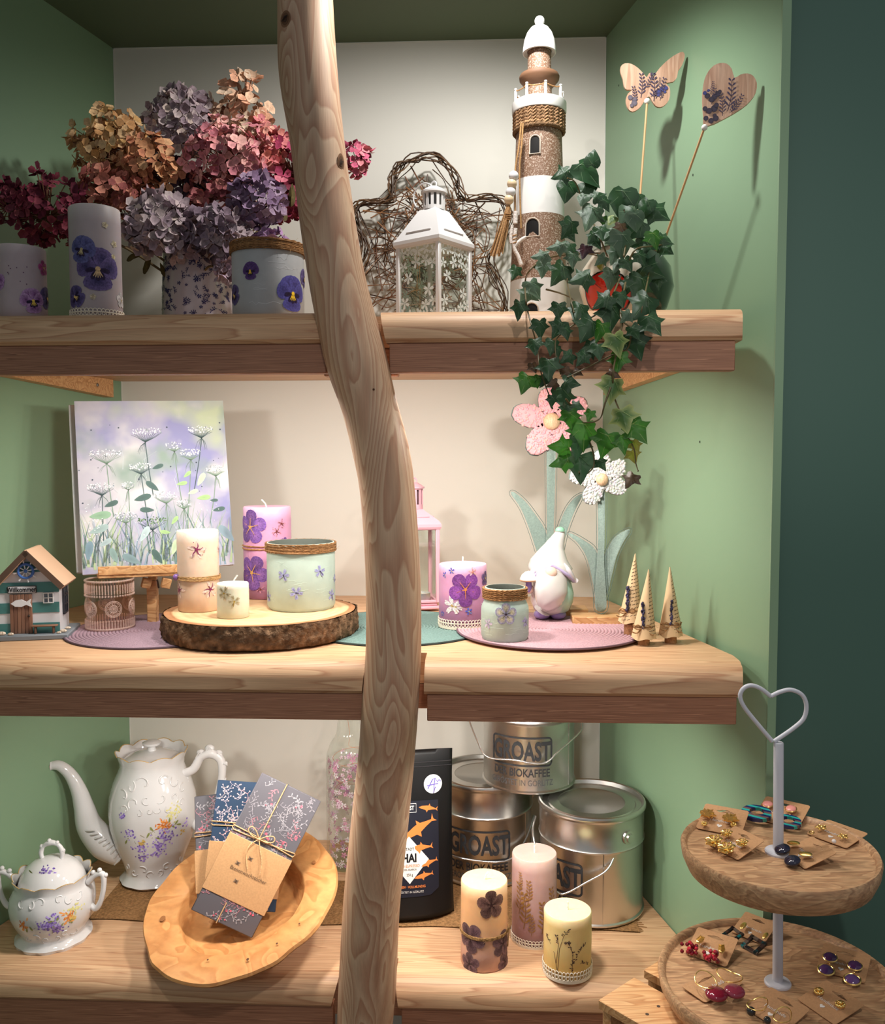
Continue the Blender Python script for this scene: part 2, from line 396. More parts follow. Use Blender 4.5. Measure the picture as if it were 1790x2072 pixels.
def lace(m, r, h, n=None, col=(236, 226, 206)):
    n = n or int(2*pi*r/.0052)
    m.add(lathe([(r+.0012, 0), (r+.0016, h*.28), (r+.0004, h*.28), (r+.0002, 0)], 48), col)
    for i in range(n):
        a = 2*pi*i/n; w = pi*r/n*.98; T = Rz(a-0)@Tr(r+.0012, 0, 0)@Rz(pi/2)
        for zc, hh, ww in ((h*.5, h*.2, w*.8), (h*.82, h*.2, w)):
            m.add(tube([(ww*cos(q), 0, zc+hh*sin(q)) for q in [2*pi*k/9 for k in range(9)]], .0006, 4, True), col, T=T)
    m.add(tube(ring_pts(r+.0012, 48, h*.66), .0006, 4, True), col)
# ------------------------------------------------------------------ the niche
XL, XR = W(246, 800, Y=YB).x, W(1219.5, 800, Y=YB).x
ZC = W(700, 87, Y=YB).z
dl = W(1420, 923, Y=1)-CAM; dr = W(520, 923, Y=1)-CAM     # directions of the splayed side walls
kl, kr = dl.x/dl.y, dr.x/dr.y
def xl(y): return XL+(y-YB)*kl
def xr(y): return XR+(y-YB)*kr
YE = YF-.005
best = min((abs(W(1562, 923, Y=.9+i*.002).x-xr(.9+i*.002)), .9+i*.002) for i in range(300)); YE = best[1]
def slab(pts, z0, z1):
    n = len(pts); vs = [(p[0], p[1], z) for z in (z0, z1) for p in pts]
    return vs, [tuple(range(n))[::-1], tuple(range(n, 2*n))]+[(i, (i+1) % n, n+(i+1) % n, n+i) for i in range(n)]
WALLW = P('warm_grey_wall', (222, 218, 208), .55, bump=(260, .05, .0006))
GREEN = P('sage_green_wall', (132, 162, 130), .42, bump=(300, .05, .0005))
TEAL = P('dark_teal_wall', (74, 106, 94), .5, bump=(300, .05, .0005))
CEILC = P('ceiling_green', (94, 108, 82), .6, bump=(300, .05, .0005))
CAULK = P('white_caulk', (222, 222, 214), .5)
FLOORM = wood('floor_planks', (150, 118, 88), (104, 78, 56), (2, 12, 12), 4, 8, .5)
def wl(name, pts, z0, z1, mat, label, cat='wall'): return struct(name, M().add(slab(pts, z0, z1)), mat, label, cat)
wl('wall_back', [(XL-.1, YB), (XR+.1, YB), (XR+.1, YB+.05), (XL-.1, YB+.05)], 0, ZC+.05, WALLW, 'warm grey back wall of the shelf niche')
YL0 = .72
wl('wall_left', [(XL, YB), (XL-.05, YB), (xl(YL0)-.05, YL0), (xl(YL0), YL0)], 0, ZC+.05, GREEN, 'sage green left side wall of the shelf niche')
wl('wall_right', [(XR, YB), (xr(YE), YE), (xr(YE)+.006, YE), (XR+.012, YB)], 0, ZC+.05, GREEN, 'sage green right side wall of the shelf niche')
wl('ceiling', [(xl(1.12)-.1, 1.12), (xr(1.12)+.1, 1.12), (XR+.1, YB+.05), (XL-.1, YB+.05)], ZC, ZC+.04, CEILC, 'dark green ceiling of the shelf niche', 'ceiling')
x1 = xr(YE)
def on_right(px, py):
    return W(px, py, Y=min((abs(W(px, py, Y=1.16+i*.001).x-xr(1.16+i*.001)), 1.16+i*.001) for i in range(560))[1])
wr_ = bpy.data.objects['wall_right']
for px, py in ((1402, 354), (1252, 173), (1416, 894)):
    p = on_right(px, py); n_ = V((-1, -kr*-1, 0)).normalized(); n_ = V((-1, kr, 0)).normalized(); q = p+n_*.0006; e_ = V((n_.y, -n_.x, 0))
    obj('nail_hole', M().add(([tuple(q+e_*(.0014*cos(a))+V((0, 0, .002*sin(a)))) for a in [2*pi*i/8 for i in range(8)]], [tuple(range(8))])), P('nail_hole', (24, 26, 22), .8), wr_, fix=False)
wl('wall_front', [(x1+.0075, YE+.012), (x1+.9, YE+.012), (x1+.9, YE+.06), (x1+.0075, YE+.06)], 0, 2.6, TEAL, 'dark teal wall to the right of the niche')
wl('trim_1', [(x1-.0005, YE-.0035), (x1+.0105, YE-.0035), (x1+.0105, YE+.02), (x1-.0005, YE+.02)], 0, 2.6, GREEN, 'green edge strip between the niche and the teal wall', 'trim')
wl('trim_2', [(XL, YB-.0015), (XL+.0016, YB-.0015), (XL+.0016, YB+.001), (XL, YB+.001)], 0, ZC, CAULK, 'thin white joint in the left back corner', 'trim')
wl('trim_3', [(XR-.0016, YB-.0015), (XR, YB-.0015), (XR, YB+.001), (XR-.0016, YB+.001)], 0, ZC, CAULK, 'thin white joint in the right back corner', 'trim')
wl('trim_4', [(XL, YB-.0015), (XR, YB-.0015), (XR, YB+.001), (XL, YB+.001)], ZC-.0016, ZC, CAULK, 'thin white joint under the ceiling', 'trim')
wl('floor', [(-2.5, -1.5), (2.5, -1.5), (2.5, YB+.1), (-2.5, YB+.1)], -.05, 0, FLOORM, 'brown plank floor of the shop', 'floor')

# ------------------------------------------------------------------ the three shelves
TH = .043
def sweep(m, prof, fa, fb):
    n = len(prof); vs = [(fa(y, z), y, z) for y, z in prof]+[(fb(y, z), y, z) for y, z in prof]
    m.add((vs, [tuple(range(n)), tuple(range(n, 2*n))[::-1]]+[(i, n+i, n+(i+1) % n, (i+1) % n) for i in range(n)]))
def front_prof(yf, YB, r=.026, rb=.005, seg=8):
    p = [(YB, -TH), (YB, 0)]
    for i in range(seg+1):
        a = pi/2*i/seg; p.append((yf+r*1.25-r*1.25*sin(a), -r+r*cos(a)))
    return p+[(yf, -TH+rb), (yf+rb, -TH)]
def shelf(label, z, nl, nr, xend, xapr, ap=.034, YF=YF):
    t = thing('wooden_shelf', label, 'shelf', (0, 0, z), 0, 'shelves in the niche')
    def X(px, py): return W(px, py, Y=YF).x
    (a0, b0), (a1, b1) = nl, nr                            # pixel ends of the notch edges, top and bottom
    ztop, zbot = 0, -TH
    def lf(q): 
        c0 = X(*q[0]); c1 = X(*q[1])
        return lambda y, zz: c0+(c1-c0)*(zz/zbot)
    L, R = lf(nl), lf(nr)
    xe = X(*xend)
    def re(y, zz):
        w = min(xr(y)-.002, xe); k = max(0, (YF+.03-y)/.03)
        return w-.004*k*k-(.002 if zz > -.004 else 0)*k
    def le(y, zz): return xl(y)+.002
    YN = YF+.062
    m = M(); sweep(m, front_prof(YF, YN), le, L)
    sweep(m, front_prof(YF, YN), R, re)
    sweep(m, [(YB-.001, -TH), (YB-.001, 0), (YN, 0), (YN, -TH)], le, re)
    obj('board', m, AX, t, ang=30)
    x0 = xl(YF+.02)+.004
    for i, (xa, xb) in enumerate(((x0, L(0, zbot)+.003), (R(0, zbot)+.004, X(*xapr)))):
        m = M(); m.add(box(xb-xa, .02, ap, .001), loc=((xa+xb)/2, YF+.0165, -TH-ap/2)); obj('apron', m, APR, t)
    m = M(); m.add(box(R(0, zbot)-L(0, zbot)+.02, .02, ap-.002, .001), loc=((L(0, zbot)+R(0, zbot))/2, YF+.072, -TH-ap/2)); obj('apron_core', m, APR, t)
    for s in (0, 1):
        f = (lambda y: xl(y)+.0015) if s == 0 else (lambda y: xr(y)-.0015)
        th = .019 if s == 0 else -.019; ya, yb = YF+.115, YB-.055
        vs = []; zt = -TH-.0005
        for y, h in ((ya, .007), (yb, .034)):
            for dx in (0, th):
                for zz in (zt, zt-h): vs.append((f(y)+dx, y, zz))
        m = M(); m.add((vs, [(0, 1, 3, 2), (4, 6, 7, 5), (0, 4, 5, 1), (2, 3, 7, 6), (0, 2, 6, 4), (1, 5, 7, 3)]))
        b = obj('bracket', m, PINE, t)
        y = yb-.045; m = M(); T = Tr(f(y)+th*1.03, y, zt-.014)@Ry(pi/2 if s == 0 else -pi/2)@Rz(.4)
        m.add(lathe([(0, .0012), (.0024, .0012), (.0036, 0), (.0036, -.001)], 14), (150, 150, 148), T=T)
        m.add(box(.003, .0008, .001), (20, 20, 20), T=T@Tr(0, 0, .0009)); m.add(box(.0008, .003, .001), (20, 20, 20), T=T@Tr(0, 0, .0009))
        obj('screw', m, P('screw_steel', None, .35, .8), b)
    return t
shelf('top ash shelf with rounded front edge carrying flowers, lantern and lighthouse', ZT, ((640, 633), (653, 693)), ((766, 631), (780, 692)), (1509, 640), (1490, 720), .0385)
shelf('middle ash shelf with rounded front edge carrying the placemats and gnome', ZM, ((738, 1320), (731, 1389)), ((858, 1321), (857, 1392)), (1509, 1380), (1493, 1425), .037)
shelf('lowest ash shelf with wide rounded front carrying coffee pot, bowl and buckets', ZB, ((683, 1970), (668, 2060)), ((798, 1975), (806, 2060)), (1480, 2020), (1470, 2060), .05, 1.245)

# ------------------------------------------------------------------ the crooked trunk
PP = [(-290, 560, 672), (-140, 556, 670), (0, 560, 674), (145, 564, 683), (290, 588, 698), (434, 605, 718), (579, 627, 743), (724, 657, 781), (820, 690, 803), (917, 714, 829), (1000, 728, 841), (1155, 738, 852), (1310, 739, 854), (1435, 730, 847), (1517, 725, 840), (1672, 709, 825), (1828, 694, 810), (1983, 684, 804), (2072, 680, 797), (2250, 672, 788)]
t = thing('crooked_trunk_post', 'tall crooked debarked trunk post standing in front of the three shelves', 'post', (W(738, 2072, Y=1.16).x, 1.16, .0))
m = M(); ctr = []; rad = []
YP = 1.163
for py, a, b in PP:
    YP = 1.163+.072*max(0, min(1, (py-1400)/650)); c = W((a+b)/2, py, Y=YP); ctr.append(c-V(t.location)); rad.append(S((b-a)/2, c)*.985)
ctr.append(V((ctr[-1].x+.01, 0, .0))); rad.append(.042)
P2 = smooth(ctr, 8); R2 = [v.x for v in smooth([V((r, 0, 0)) for r in rad], 8)]
g = tube(P2, R2, 40, cap=True)
vs = []
for v in g[0]:
    v = V(v); i = min(range(len(P2)), key=lambda k: abs(P2[k].z-v.z)); d = v-P2[i]; d.z = 0
    q = noise.noise(V((v.x*9, v.y*9, v.z*3)))*.0022
    vs.append(tuple(v+d.normalized()*q if d.length > 1e-5 else v))
m.add((vs, g[1])); obj('trunk', m, POSTW, t, ang=80)
def knot(px, py, r, e=1.4):
    c = W(px, py, Y=1.163+.072*max(0, min(1, (py-1400)/650))); i = min(range(len(P2)), key=lambda k: abs((P2[k]+V(t.location)).z-c.z)); cc = P2[i]+V(t.location)
    dx = c.x-cc.x; rr = R2[i]; dy = -sqrt(max(rr*rr-dx*dx, 1e-6)); n = V((dx, dy, 0)).normalized(); p = V((cc.x, cc.y, c.z))+n*(rr+.0006)-V(t.location)
    T = frame(p, V((-n.y, n.x, 0)), V((0, 0, 1)))
    m = M()
    for k, cl in ((1, (128, 92, 66)), (.72, (102, 70, 48)), (.4, (70, 46, 32))):
        m.add(mapped(disc(r*k, 0, 0, 18, e), flatmap(T, -.0003+(1-k)*.0012), cl, cl, 2))
    m.add(strip([(-r*.6, -r*.3), (0, r*.15), (r*.6, r*.3)], r*.16, flatmap(T, .0014), (36, 24, 18)))
    obj('knot', m, print_, t, fix=False)
knot(588, 62, .0085, 1.2); knot(694, 340, .006, 2.0); knot(697, 1775, .0022, 2); knot(762, 792, .0016, 1)
# ------------------------------------------------------------------ candles and jars
def onc(px, py, A, r):                                # angle and height on a round body for a photograph point
    c = (CAM-V(A)); ac = atan2(-A[0], A[1]); d = (V(A)-CAM).dot(fwd)
    axx = IW/2+F*(V((A[0], A[1], W(px, py, Y=A[1]).z))-CAM).dot(rt)/d
    k = max(-.97, min(.97, (px-axx)*d/F/r)); a = math.asin(k)
    return ac+a, W(px, py, Y=A[1]-r*cos(a)).z-A[2]
def blooms(t, A, r, items, name='pressed_flower', h=.0004):
    for kind, px, py, s, rot, c in items:
        a, z = onc(px, py, A, r); m = M(); flower(m, cylmap(r, a, z, h), kind, S(s, A), radians(rot), c=c); obj(name, m, pressed, t, fix=False)
def candle(label, A, r, h, col, top=None, wick=(0, 0), lace_h=0, low=None, flick=.0006):
    t = thing('pillar_candle', label, 'candle', A)
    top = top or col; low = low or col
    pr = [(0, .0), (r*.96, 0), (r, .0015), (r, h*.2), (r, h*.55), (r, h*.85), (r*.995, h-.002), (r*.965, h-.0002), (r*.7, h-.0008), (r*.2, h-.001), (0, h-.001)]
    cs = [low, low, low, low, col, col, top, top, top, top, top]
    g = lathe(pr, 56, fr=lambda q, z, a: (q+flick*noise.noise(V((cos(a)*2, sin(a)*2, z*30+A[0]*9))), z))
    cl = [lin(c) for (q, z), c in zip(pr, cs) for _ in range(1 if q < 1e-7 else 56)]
    obj('wax_body', M().add((g[0], g[1], cl)), wax, t, ang=50)
    if wick:
        L = .011; m = M(); m.add(tube([(0, 0, h-.004), (wick[0]*.3, 0, h+L*.4), (wick[0], wick[1], h+L)], .0012, 6), (236, 232, 222)); obj('wick', m, fibre, t)
    if lace_h: m = M(); lace(m, r, lace_h); obj('lace_band', m, lace_m, t, ang=60)
    return t
PAN = ((54, 44, 84), (98, 86, 136), (226, 190, 120)); PANP = ((112, 62, 120), (178, 140, 184), (236, 200, 90)); WHF = ((196, 188, 190), (224, 218, 214), (180, 150, 90))
A, r, h = standY(-6, 93, 503, 1.235, ZT)
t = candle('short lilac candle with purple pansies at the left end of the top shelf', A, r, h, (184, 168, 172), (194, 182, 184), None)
blooms(t, A, r, [('pansy', 65, 606, 24, 10, PANP), ('pansy', 2, 572, 20, 200, PANP), ('round', 86, 538, 15, 30, ((150, 50, 110), (190, 90, 150), (230, 200, 120))), ('pansy', 90, 600, 22, 80, PAN), ('pansy', -3, 528, 9, 0, PAN)])
for i in range(9):
    a, z = onc(rnd.uniform(20, 75), rnd.uniform(535, 575), A, r); m = M(); m.add(mapped(disc(.0008, 0, 0, 6), cylmap(r, a, z), (90, 60, 90), (90, 60, 90), 1)); obj('petal_speck', m, print_, t, fix=False)
A, r, h = standY(147, 246, 424, 1.235, ZT)
t = candle('tall grey lilac candle with large blue pansies and white lace foot', A, r, h, (178, 164, 166), (200, 190, 188), None, .012)
blooms(t, A, r, [('pansy', 200, 543, 41, 0, ((46, 40, 84), (104, 88, 136), (206, 172, 130))), ('pansy', 172, 506, 26, -15, ((66, 66, 116), (96, 96, 144), (180, 164, 124))), ('pansy', 158, 603, 22, 60, PAN), ('round', 242, 605, 15, 20, WHF), ('round', 215, 452, 6, 0, ((214, 196, 160), (220, 206, 180), (180, 150, 90))), ('round', 231, 490, 7, 40, ((214, 196, 160), (220, 206, 180), (180, 150, 90))), ('round', 190, 600, 6, 10, ((200, 180, 150), (214, 200, 176), (170, 140, 90))), ('round', 229, 516, 5, 0, ((214, 196, 150), (220, 206, 170), (180, 150, 90)))])
def jar(label, A, r, h, col, tw, inner=(120, 126, 118), rim=True, neck=None, name='candle_jar', mat=None):
    t = thing(name, label, 'jar', A); w = .003
    pr = [(0, .0), (r*.93, 0), (r, .006), (r, h*.5)]
    pr += neck if neck else [(r, h-.004)]
    q = pr[-1][0]; k = len(pr); pr += [(q-.001, h), (q-w, h), (q-w, h-.004), (r-w, h*.5), (r-w, .01), (0, .008)]
    g = lathe(pr, 64); cl = [lin(col if i <= k else inner) for i, (a, z) in enumerate(pr) for _ in range(1 if a < 1e-7 else 64)]  # inside faces darkened by vertex colour, for the shade within the jar
    obj('frosted_glass', M().add((g[0], g[1], cl)), mat or FROST, t, ang=50)
    m = M(); z0, z1, n = tw; twine(m, q+.0016, [z0+(z1-z0)*i/(n-1) for i in range(n)], (140, 104, 70), (z1-z0)/n*.62, fuzz=40); obj('twine_band', m, fibre, t, ang=80)
    m = M(); R = random.Random(int(px_seed(A)))
    for i in range(26):                                   # the silky strands of the rice paper
        a = R.uniform(-1.5, 1.5); z = R.uniform(.01, z0-.004); b = R.uniform(-.6, .6); L = R.uniform(.006, .016)
        m.add(strip([(-L, b*.002), (-L*.3, b*.006), (L*.4, -b*.004), (L, b*.003)], .0004, cylmap(r, a, z, .0003), tuple(min(255, int(x*1.05)) for x in col)))
    obj('paper_strands', m, print_, t, fix=False)['kind'] = 'stuff'
    return t
def px_seed(A): return abs(A[0])*1000+A[2]*77
FROST = paper('rice_paper_glass', .45, .35, (60, .25, .001))
A, r, h = standY(472, 615, 497, 1.25, ZT)
t = jar('grey frosted glass jar with twine rim and two pansies beside the post', A, r, h, (206, 208, 210), (h-.014, h-.001, 7), (150, 150, 148))
blooms(t, A, r, [('pansy', 510, 549, 17, 0, ((66, 40, 92), (92, 62, 122), (236, 190, 60))), ('pansy', 590, 592, 34, 0, ((60, 52, 110), (84, 80, 150), (240, 196, 50))), ('pansy', 478, 600, 20, 40, PAN), ('pansy', 614, 560, 18, 40, PAN)])
# ------------------------------------------------------------------ vase with dried hydrangeas
vy = 1.43
A, r, h = standY(331, 473, 516, vy, ZT)
t = thing('flower_vase', 'lilac grey vase with small navy flower print holding the dried hydrangeas', 'vase', A)
pr = [(0, 0), (r*1.0, 0), (r*1.01, .004), (r, h*.3), (r*.97, h*.7), (r*.93, h), (r*.88, h), (r*.9, h*.7), (r*.9, .01), (0, .01)]
obj('vase_body', M().add(lathe(pr, 56), (196, 188, 198)), porcelain, t)
R = random.Random(3); m = M(); NV = ((40, 38, 92), (54, 54, 112), (70, 70, 130)); ac = atan2(-A.x, A.y)
for i in range(190):
    a = ac+R.uniform(-1.75, 1.75); z = R.uniform(.008, h-.008); mp = revmap(pr[1:6], a, z); q = R.uniform(.0024, .0046); k = R.random()
    if k < .4: flower(m, mp, 'phlox', q, R.uniform(0, 6), c=NV, R=R)
    else:
        b = R.uniform(0, 6.28); pts = [(q*2.2*s*cos(b+s*.6), q*2.2*s*sin(b+s*.6)) for s in (0, .3, .6, 1)]
        m.add(strip(pts, .0007, mp, NV[0]))
        for s, p in enumerate(pts[1:]): 
            for e in (-1, 1): m.add(mapped(petal(q*.9, q*.4, b+e*.9, p[0], p[1], 6), mp, NV[0], NV[1], 1))
obj('flower_print', m, print_, t, fix=False)['kind'] = 'stuff'
def floret_mesh(name, cols, L, cup, R):
    m = M()
    for k in range(4):
        a = k*pi/2+R.uniform(-.2, .2); l = L*R.uniform(.85, 1.1); w = l*R.uniform(.9, 1.1); c = R.choice(cols); f_ = R.uniform(.86, 1.12); e = tuple(max(0, min(255, x*f_)) for x in c)
        pts = [(.06, 0, 0), (.4, -.36, .35), (.75, -.44, .8), (1, 0, 1), (.75, .44, .8), (.4, .36, .35), (.55, 0, .3)]
        vs = []
        for p, q, z in pts:
            x = p*l; y = q*w; vs.append((x*cos(a)-y*sin(a), x*sin(a)+y*cos(a), cup*l*z*z+R.uniform(-.08, .08)*l+(.12*l if q == 0 and p == .55 else 0)*-1))
        cs = [lin(c)]*2+[lin(e)]*3+[lin(c)]+[lin(tuple(x*.88 for x in c))]
        m.add((vs, [(0, 1, 6), (1, 2, 6), (2, 3, 6), (3, 4, 6), (4, 5, 6), (5, 0, 6)], cs))
    m.add(ball(L*.1, 5, 4), cols[0])
    return mesh(name, m, petals, 180, fix=False)
mouth = V((A.x, A.y, ZT+h))
def hydrangea(label, px, py, rx, ry, Y, cols, kind, n, L=.0125, tilt=0, rd=None, seed=0):
    R = random.Random(seed+int(px)); c = W(px, py, Y=Y); rx = S(rx*1.1, c); ry = S(ry*1.08, c); n = int(n*1.25); L *= 1.16; rd = rd or (rx+ry)/2*.8
    t = thing('dried_hydrangea', label, 'dried flower', c, 0, 'dried hydrangeas in the vase')
    ms = [floret_mesh('floret', cols, L, cu, R) for cu in ((.2, .42, .6, -.1) if kind == 'mop' else (-.1, .15, .35, .5))]
    st = M(); base = mouth-c; base.x += R.uniform(-.02, .02); base.y += R.uniform(-.02, .02)
    k = V((0, .01, -ry*.2)); st.add(tube(smooth([base+V((0, 0, -.06)), base*.55+V((0, 0, -.01)), k], 6), [.0022, .0016], 6), (112, 92, 58))
    for i in range(n):
        if kind == 'mop':
            z = 1-1.75*(i+.5)/n; a = i*2.39996; q = sqrt(max(0, 1-z*z)); d = V((q*cos(a), q*sin(a), z)); f = R.uniform(.86, 1.06)
        else:
            while True:
                d = V((R.uniform(-1, 1), R.uniform(-1, 1), R.uniform(-1, 1)))
                if .25 < d.length < 1: break
            f = d.length**.25 if d.length > .5 else 1; d.normalize(); f = R.uniform(.5, 1.05)
        p = V((d.x*rx, d.y*rd, d.z*ry))*f
        if tilt: p = Ry(tilt)@p
        if c.y+p.y > YB-.03: continue
        nrm = (d+V((R.uniform(-.8, .8), R.uniform(-1.0, .3), R.uniform(-.6, .8)))).normalized()
        mw = Tr(p)@nrm.to_track_quat('Z', 'Y').to_matrix().to_4x4()@Rz(R.uniform(0, 6.28)); s = R.uniform(.75, 1.15)
        link('floret', R.choice(ms), t, mw=mw@Sc(s, s, s))
        if kind != 'mop' or i % 3 == 0: st.add(tube([k*.6+p*.1, p*.6+V((0, 0, -.004)), p], [.0009, .0004], 4), (140, 96, 70))
    obj('stem', st, matte, t, ang=80); return t
PU = [(158, 140, 148), (142, 122, 134), (174, 156, 160), (128, 108, 120)]; GR = [(192, 174, 172), (172, 152, 156), (206, 186, 174), (154, 134, 142)]
hydrangea('dark burgundy hydrangea panicle reaching left over the lilac candles', 95, 425, 92, 66, 1.36, [(118, 44, 62), (98, 36, 52), (136, 62, 74)], 'pan', 110, .0115, .25)
hydrangea('small loose burgundy hydrangea tip at the far left frame edge', 12, 415, 42, 38, 1.34, [(140, 78, 84), (118, 58, 70)], 'pan', 22, .0105)
hydrangea('golden peach hydrangea panicle at the upper left of the bouquet', 218, 292, 74, 62, 1.40, [(226, 178, 116), (214, 158, 104), (232, 192, 142)], 'pan', 84, .0135, -.4)
hydrangea('copper orange hydrangea panicle right of the golden peach one', 300, 335, 58, 62, 1.38, [(208, 150, 108), (196, 128, 96), (216, 166, 122)], 'pan', 54, .014)
hydrangea('salmon brown hydrangea below the golden peach panicle', 242, 392, 76, 56, 1.37, [(186, 116, 100), (164, 92, 86), (200, 134, 112)], 'pan', 62, .013)
hydrangea('grey mauve mophead hydrangea at the top centre of the bouquet', 366, 256, 60, 64, 1.45, GR, 'mop', 66, .0145)
hydrangea('dark plum mophead hydrangea hidden in the middle of the bouquet', 345, 385, 62, 60, 1.44, [(104, 84, 100), (86, 66, 84), (122, 100, 112)], 'mop', 52, .0145)
hydrangea('tall peach hydrangea panicle at the top right beside the post', 492, 222, 56, 66, 1.47, [(236, 196, 164), (228, 170, 138), (238, 208, 180)], 'pan', 50, .0135)
hydrangea('dusty pink hydrangea panicle in the middle right of the bouquet', 462, 318, 78, 72, 1.40, [(220, 152, 152), (206, 128, 138), (226, 170, 160)], 'pan', 96, .013)
hydrangea('magenta pink hydrangea behind the post, leaning right', 590, 338, 66, 66, 1.46, [(190, 84, 112), (170, 66, 98), (206, 116, 132)], 'pan', 66, .013)
hydrangea('pink hydrangea tip peeping out right of the post', 718, 320, 26, 34, 1.45, [(204, 108, 130), (186, 88, 114), (214, 136, 142)], 'pan', 20, .012)
hydrangea('deep red hydrangea below the magenta one, left of the post', 585, 405, 40, 42, 1.44, [(150, 56, 76), (126, 46, 66)], 'pan', 34, .012)
hydrangea('silvery lilac mophead hydrangea low at the left above the vase', 322, 462, 58, 60, 1.335, GR, 'mop', 66, .0145)
hydrangea('grey violet mophead hydrangea low in front of the vase', 436, 478, 56, 50, 1.34, PU, 'mop', 56, .0145)
hydrangea('violet mophead hydrangea at the lower right of the bouquet', 520, 412, 44, 52, 1.36, [(142, 116, 142), (122, 96, 124), (156, 132, 154)], 'mop', 44, .0135)
hydrangea('small lilac hydrangea cluster above the grey twine jar', 545, 482, 32, 18, 1.36, [(176, 138, 176), (156, 120, 160)], 'pan', 14, .0125)
hydrangea('small pale mauve hydrangea cluster hanging at the jar side', 459, 546, 16, 24, 1.33, [(186, 162, 170), (168, 142, 156)], 'mop', 13, .012)
hydrangea('russet hydrangea panicle filling the middle behind the two lower mopheads', 440, 395, 62, 46, 1.41, [(176, 104, 104), (156, 84, 90), (196, 128, 118)], 'pan', 52, .0125)
hydrangea('coral hydrangea panicle between the tall peach one and the magenta one', 536, 300, 46, 52, 1.44, [(226, 150, 138), (214, 128, 130), (232, 170, 150)], 'pan', 44, .0125)
lt = thing('dried_leaf_sprig', 'dull olive dried leaves hanging between hydrangeas and vase', 'leaves', W(420, 500, Y=1.42))
for px, py, s, a in ((300, 535, 40, 250), (272, 520, 34, 200), (330, 545, 30, 290), (500, 480, 44, 260), (520, 500, 40, 240), (592, 395, 46, 265), (575, 430, 34, 280), (345, 520, 36, 270)):
    p = W(px, py, Y=1.395)-V(lt.location); s = S(s, W(px, py, Y=1.42)); m = M()
    g = mapped(petal(s, s*.42, radians(a), -s*.5*cos(radians(a)), -s*.5*sin(radians(a)), 12), lambda u, v, o: (u, -.25*s+abs(u)*.6+rnd.uniform(0, .002), v), (104, 92, 52), (84, 72, 44), 2)
    obj('dried_leaf', m.add(g), petals, lt, loc=p, fix=False)
# ------------------------------------------------------------------ twig star
R = random.Random(21)
OUT = [(728, 634), (722, 560), (742, 500), (722, 445), (728, 412), (762, 408), (790, 400), (796, 365), (812, 335), (838, 320), (870, 317), (900, 330), (922, 358), (934, 398), (958, 404), (990, 398), (1018, 410), (1028, 440), (1014, 482), (990, 520), (1000, 560), (1016, 600), (1020, 634)]
yw = 1.665
def wy(p): return W(p[0], p[1], Y=yw-.02+.03*(632-p[1])/300*0)
t = thing('twig_star', 'brown woven twig star leaning on the back wall behind the white lantern', 'decoration', (W(872, 632, Y=yw).x, yw, ZT)); tb = V(t.location)
def twig(pts, r): 
    return tube(smooth([p for p in pts], 3), [r, r*.6], 5)
for k in range(9):
    i0 = R.randint(0, 5); pts = [W(x+R.uniform(-12, 12), y+R.uniform(-10, 10), Y=yw+R.uniform(-.018, .012))-tb for x, y in OUT[max(0, i0-5+k % 3):]]
    for p in pts: p.z = max(p.z, .004)
    obj('frame_twig', M().add(twig(pts, .0016), R.choice([(92, 66, 44), (74, 52, 36), (110, 80, 54)])), satin, t, ang=80)
m = M()
def inside(p):
    c = False; n = len(OUT)
    for i in range(n):
        a, b = OUT[i], OUT[i-1]
        if (a[1] > p[1]) != (b[1] > p[1]) and p[0] < (b[0]-a[0])*(p[1]-a[1])/(b[1]-a[1])+a[0]: c = not c
    return c
cnt = 0
while cnt < 175:
    a = (R.uniform(722, 1028), R.uniform(318, 634)); an = R.uniform(0, pi); L = R.uniform(80, 230); b = (a[0]+L*cos(an), a[1]+L*sin(an)); mid = ((a[0]+b[0])/2+R.uniform(-40, 40), (a[1]+b[1])/2+R.uniform(-40, 40))
    if b[1] > 636 or not (inside(a) and inside(b) and inside(mid)): continue
    y0 = R.uniform(-.03, .02); pts = [W(q[0], q[1], Y=yw+y0+R.uniform(-.012, .012))-tb for q in (a, ((a[0]+mid[0])/2+R.uniform(-6, 6), (a[1]+mid[1])/2+R.uniform(-6, 6)), mid, b)]
    for p in pts: p.z = max(p.z, .003); p.y = min(p.y, YB-yw-.004)
    m.add(twig(pts, R.uniform(.0009, .0015)), R.choice([(124, 86, 54), (96, 66, 42), (146, 100, 62), (78, 54, 38), (112, 70, 44)])); cnt += 1
obj('twig_weave', m, satin, t, ang=80)['kind'] = 'stuff'
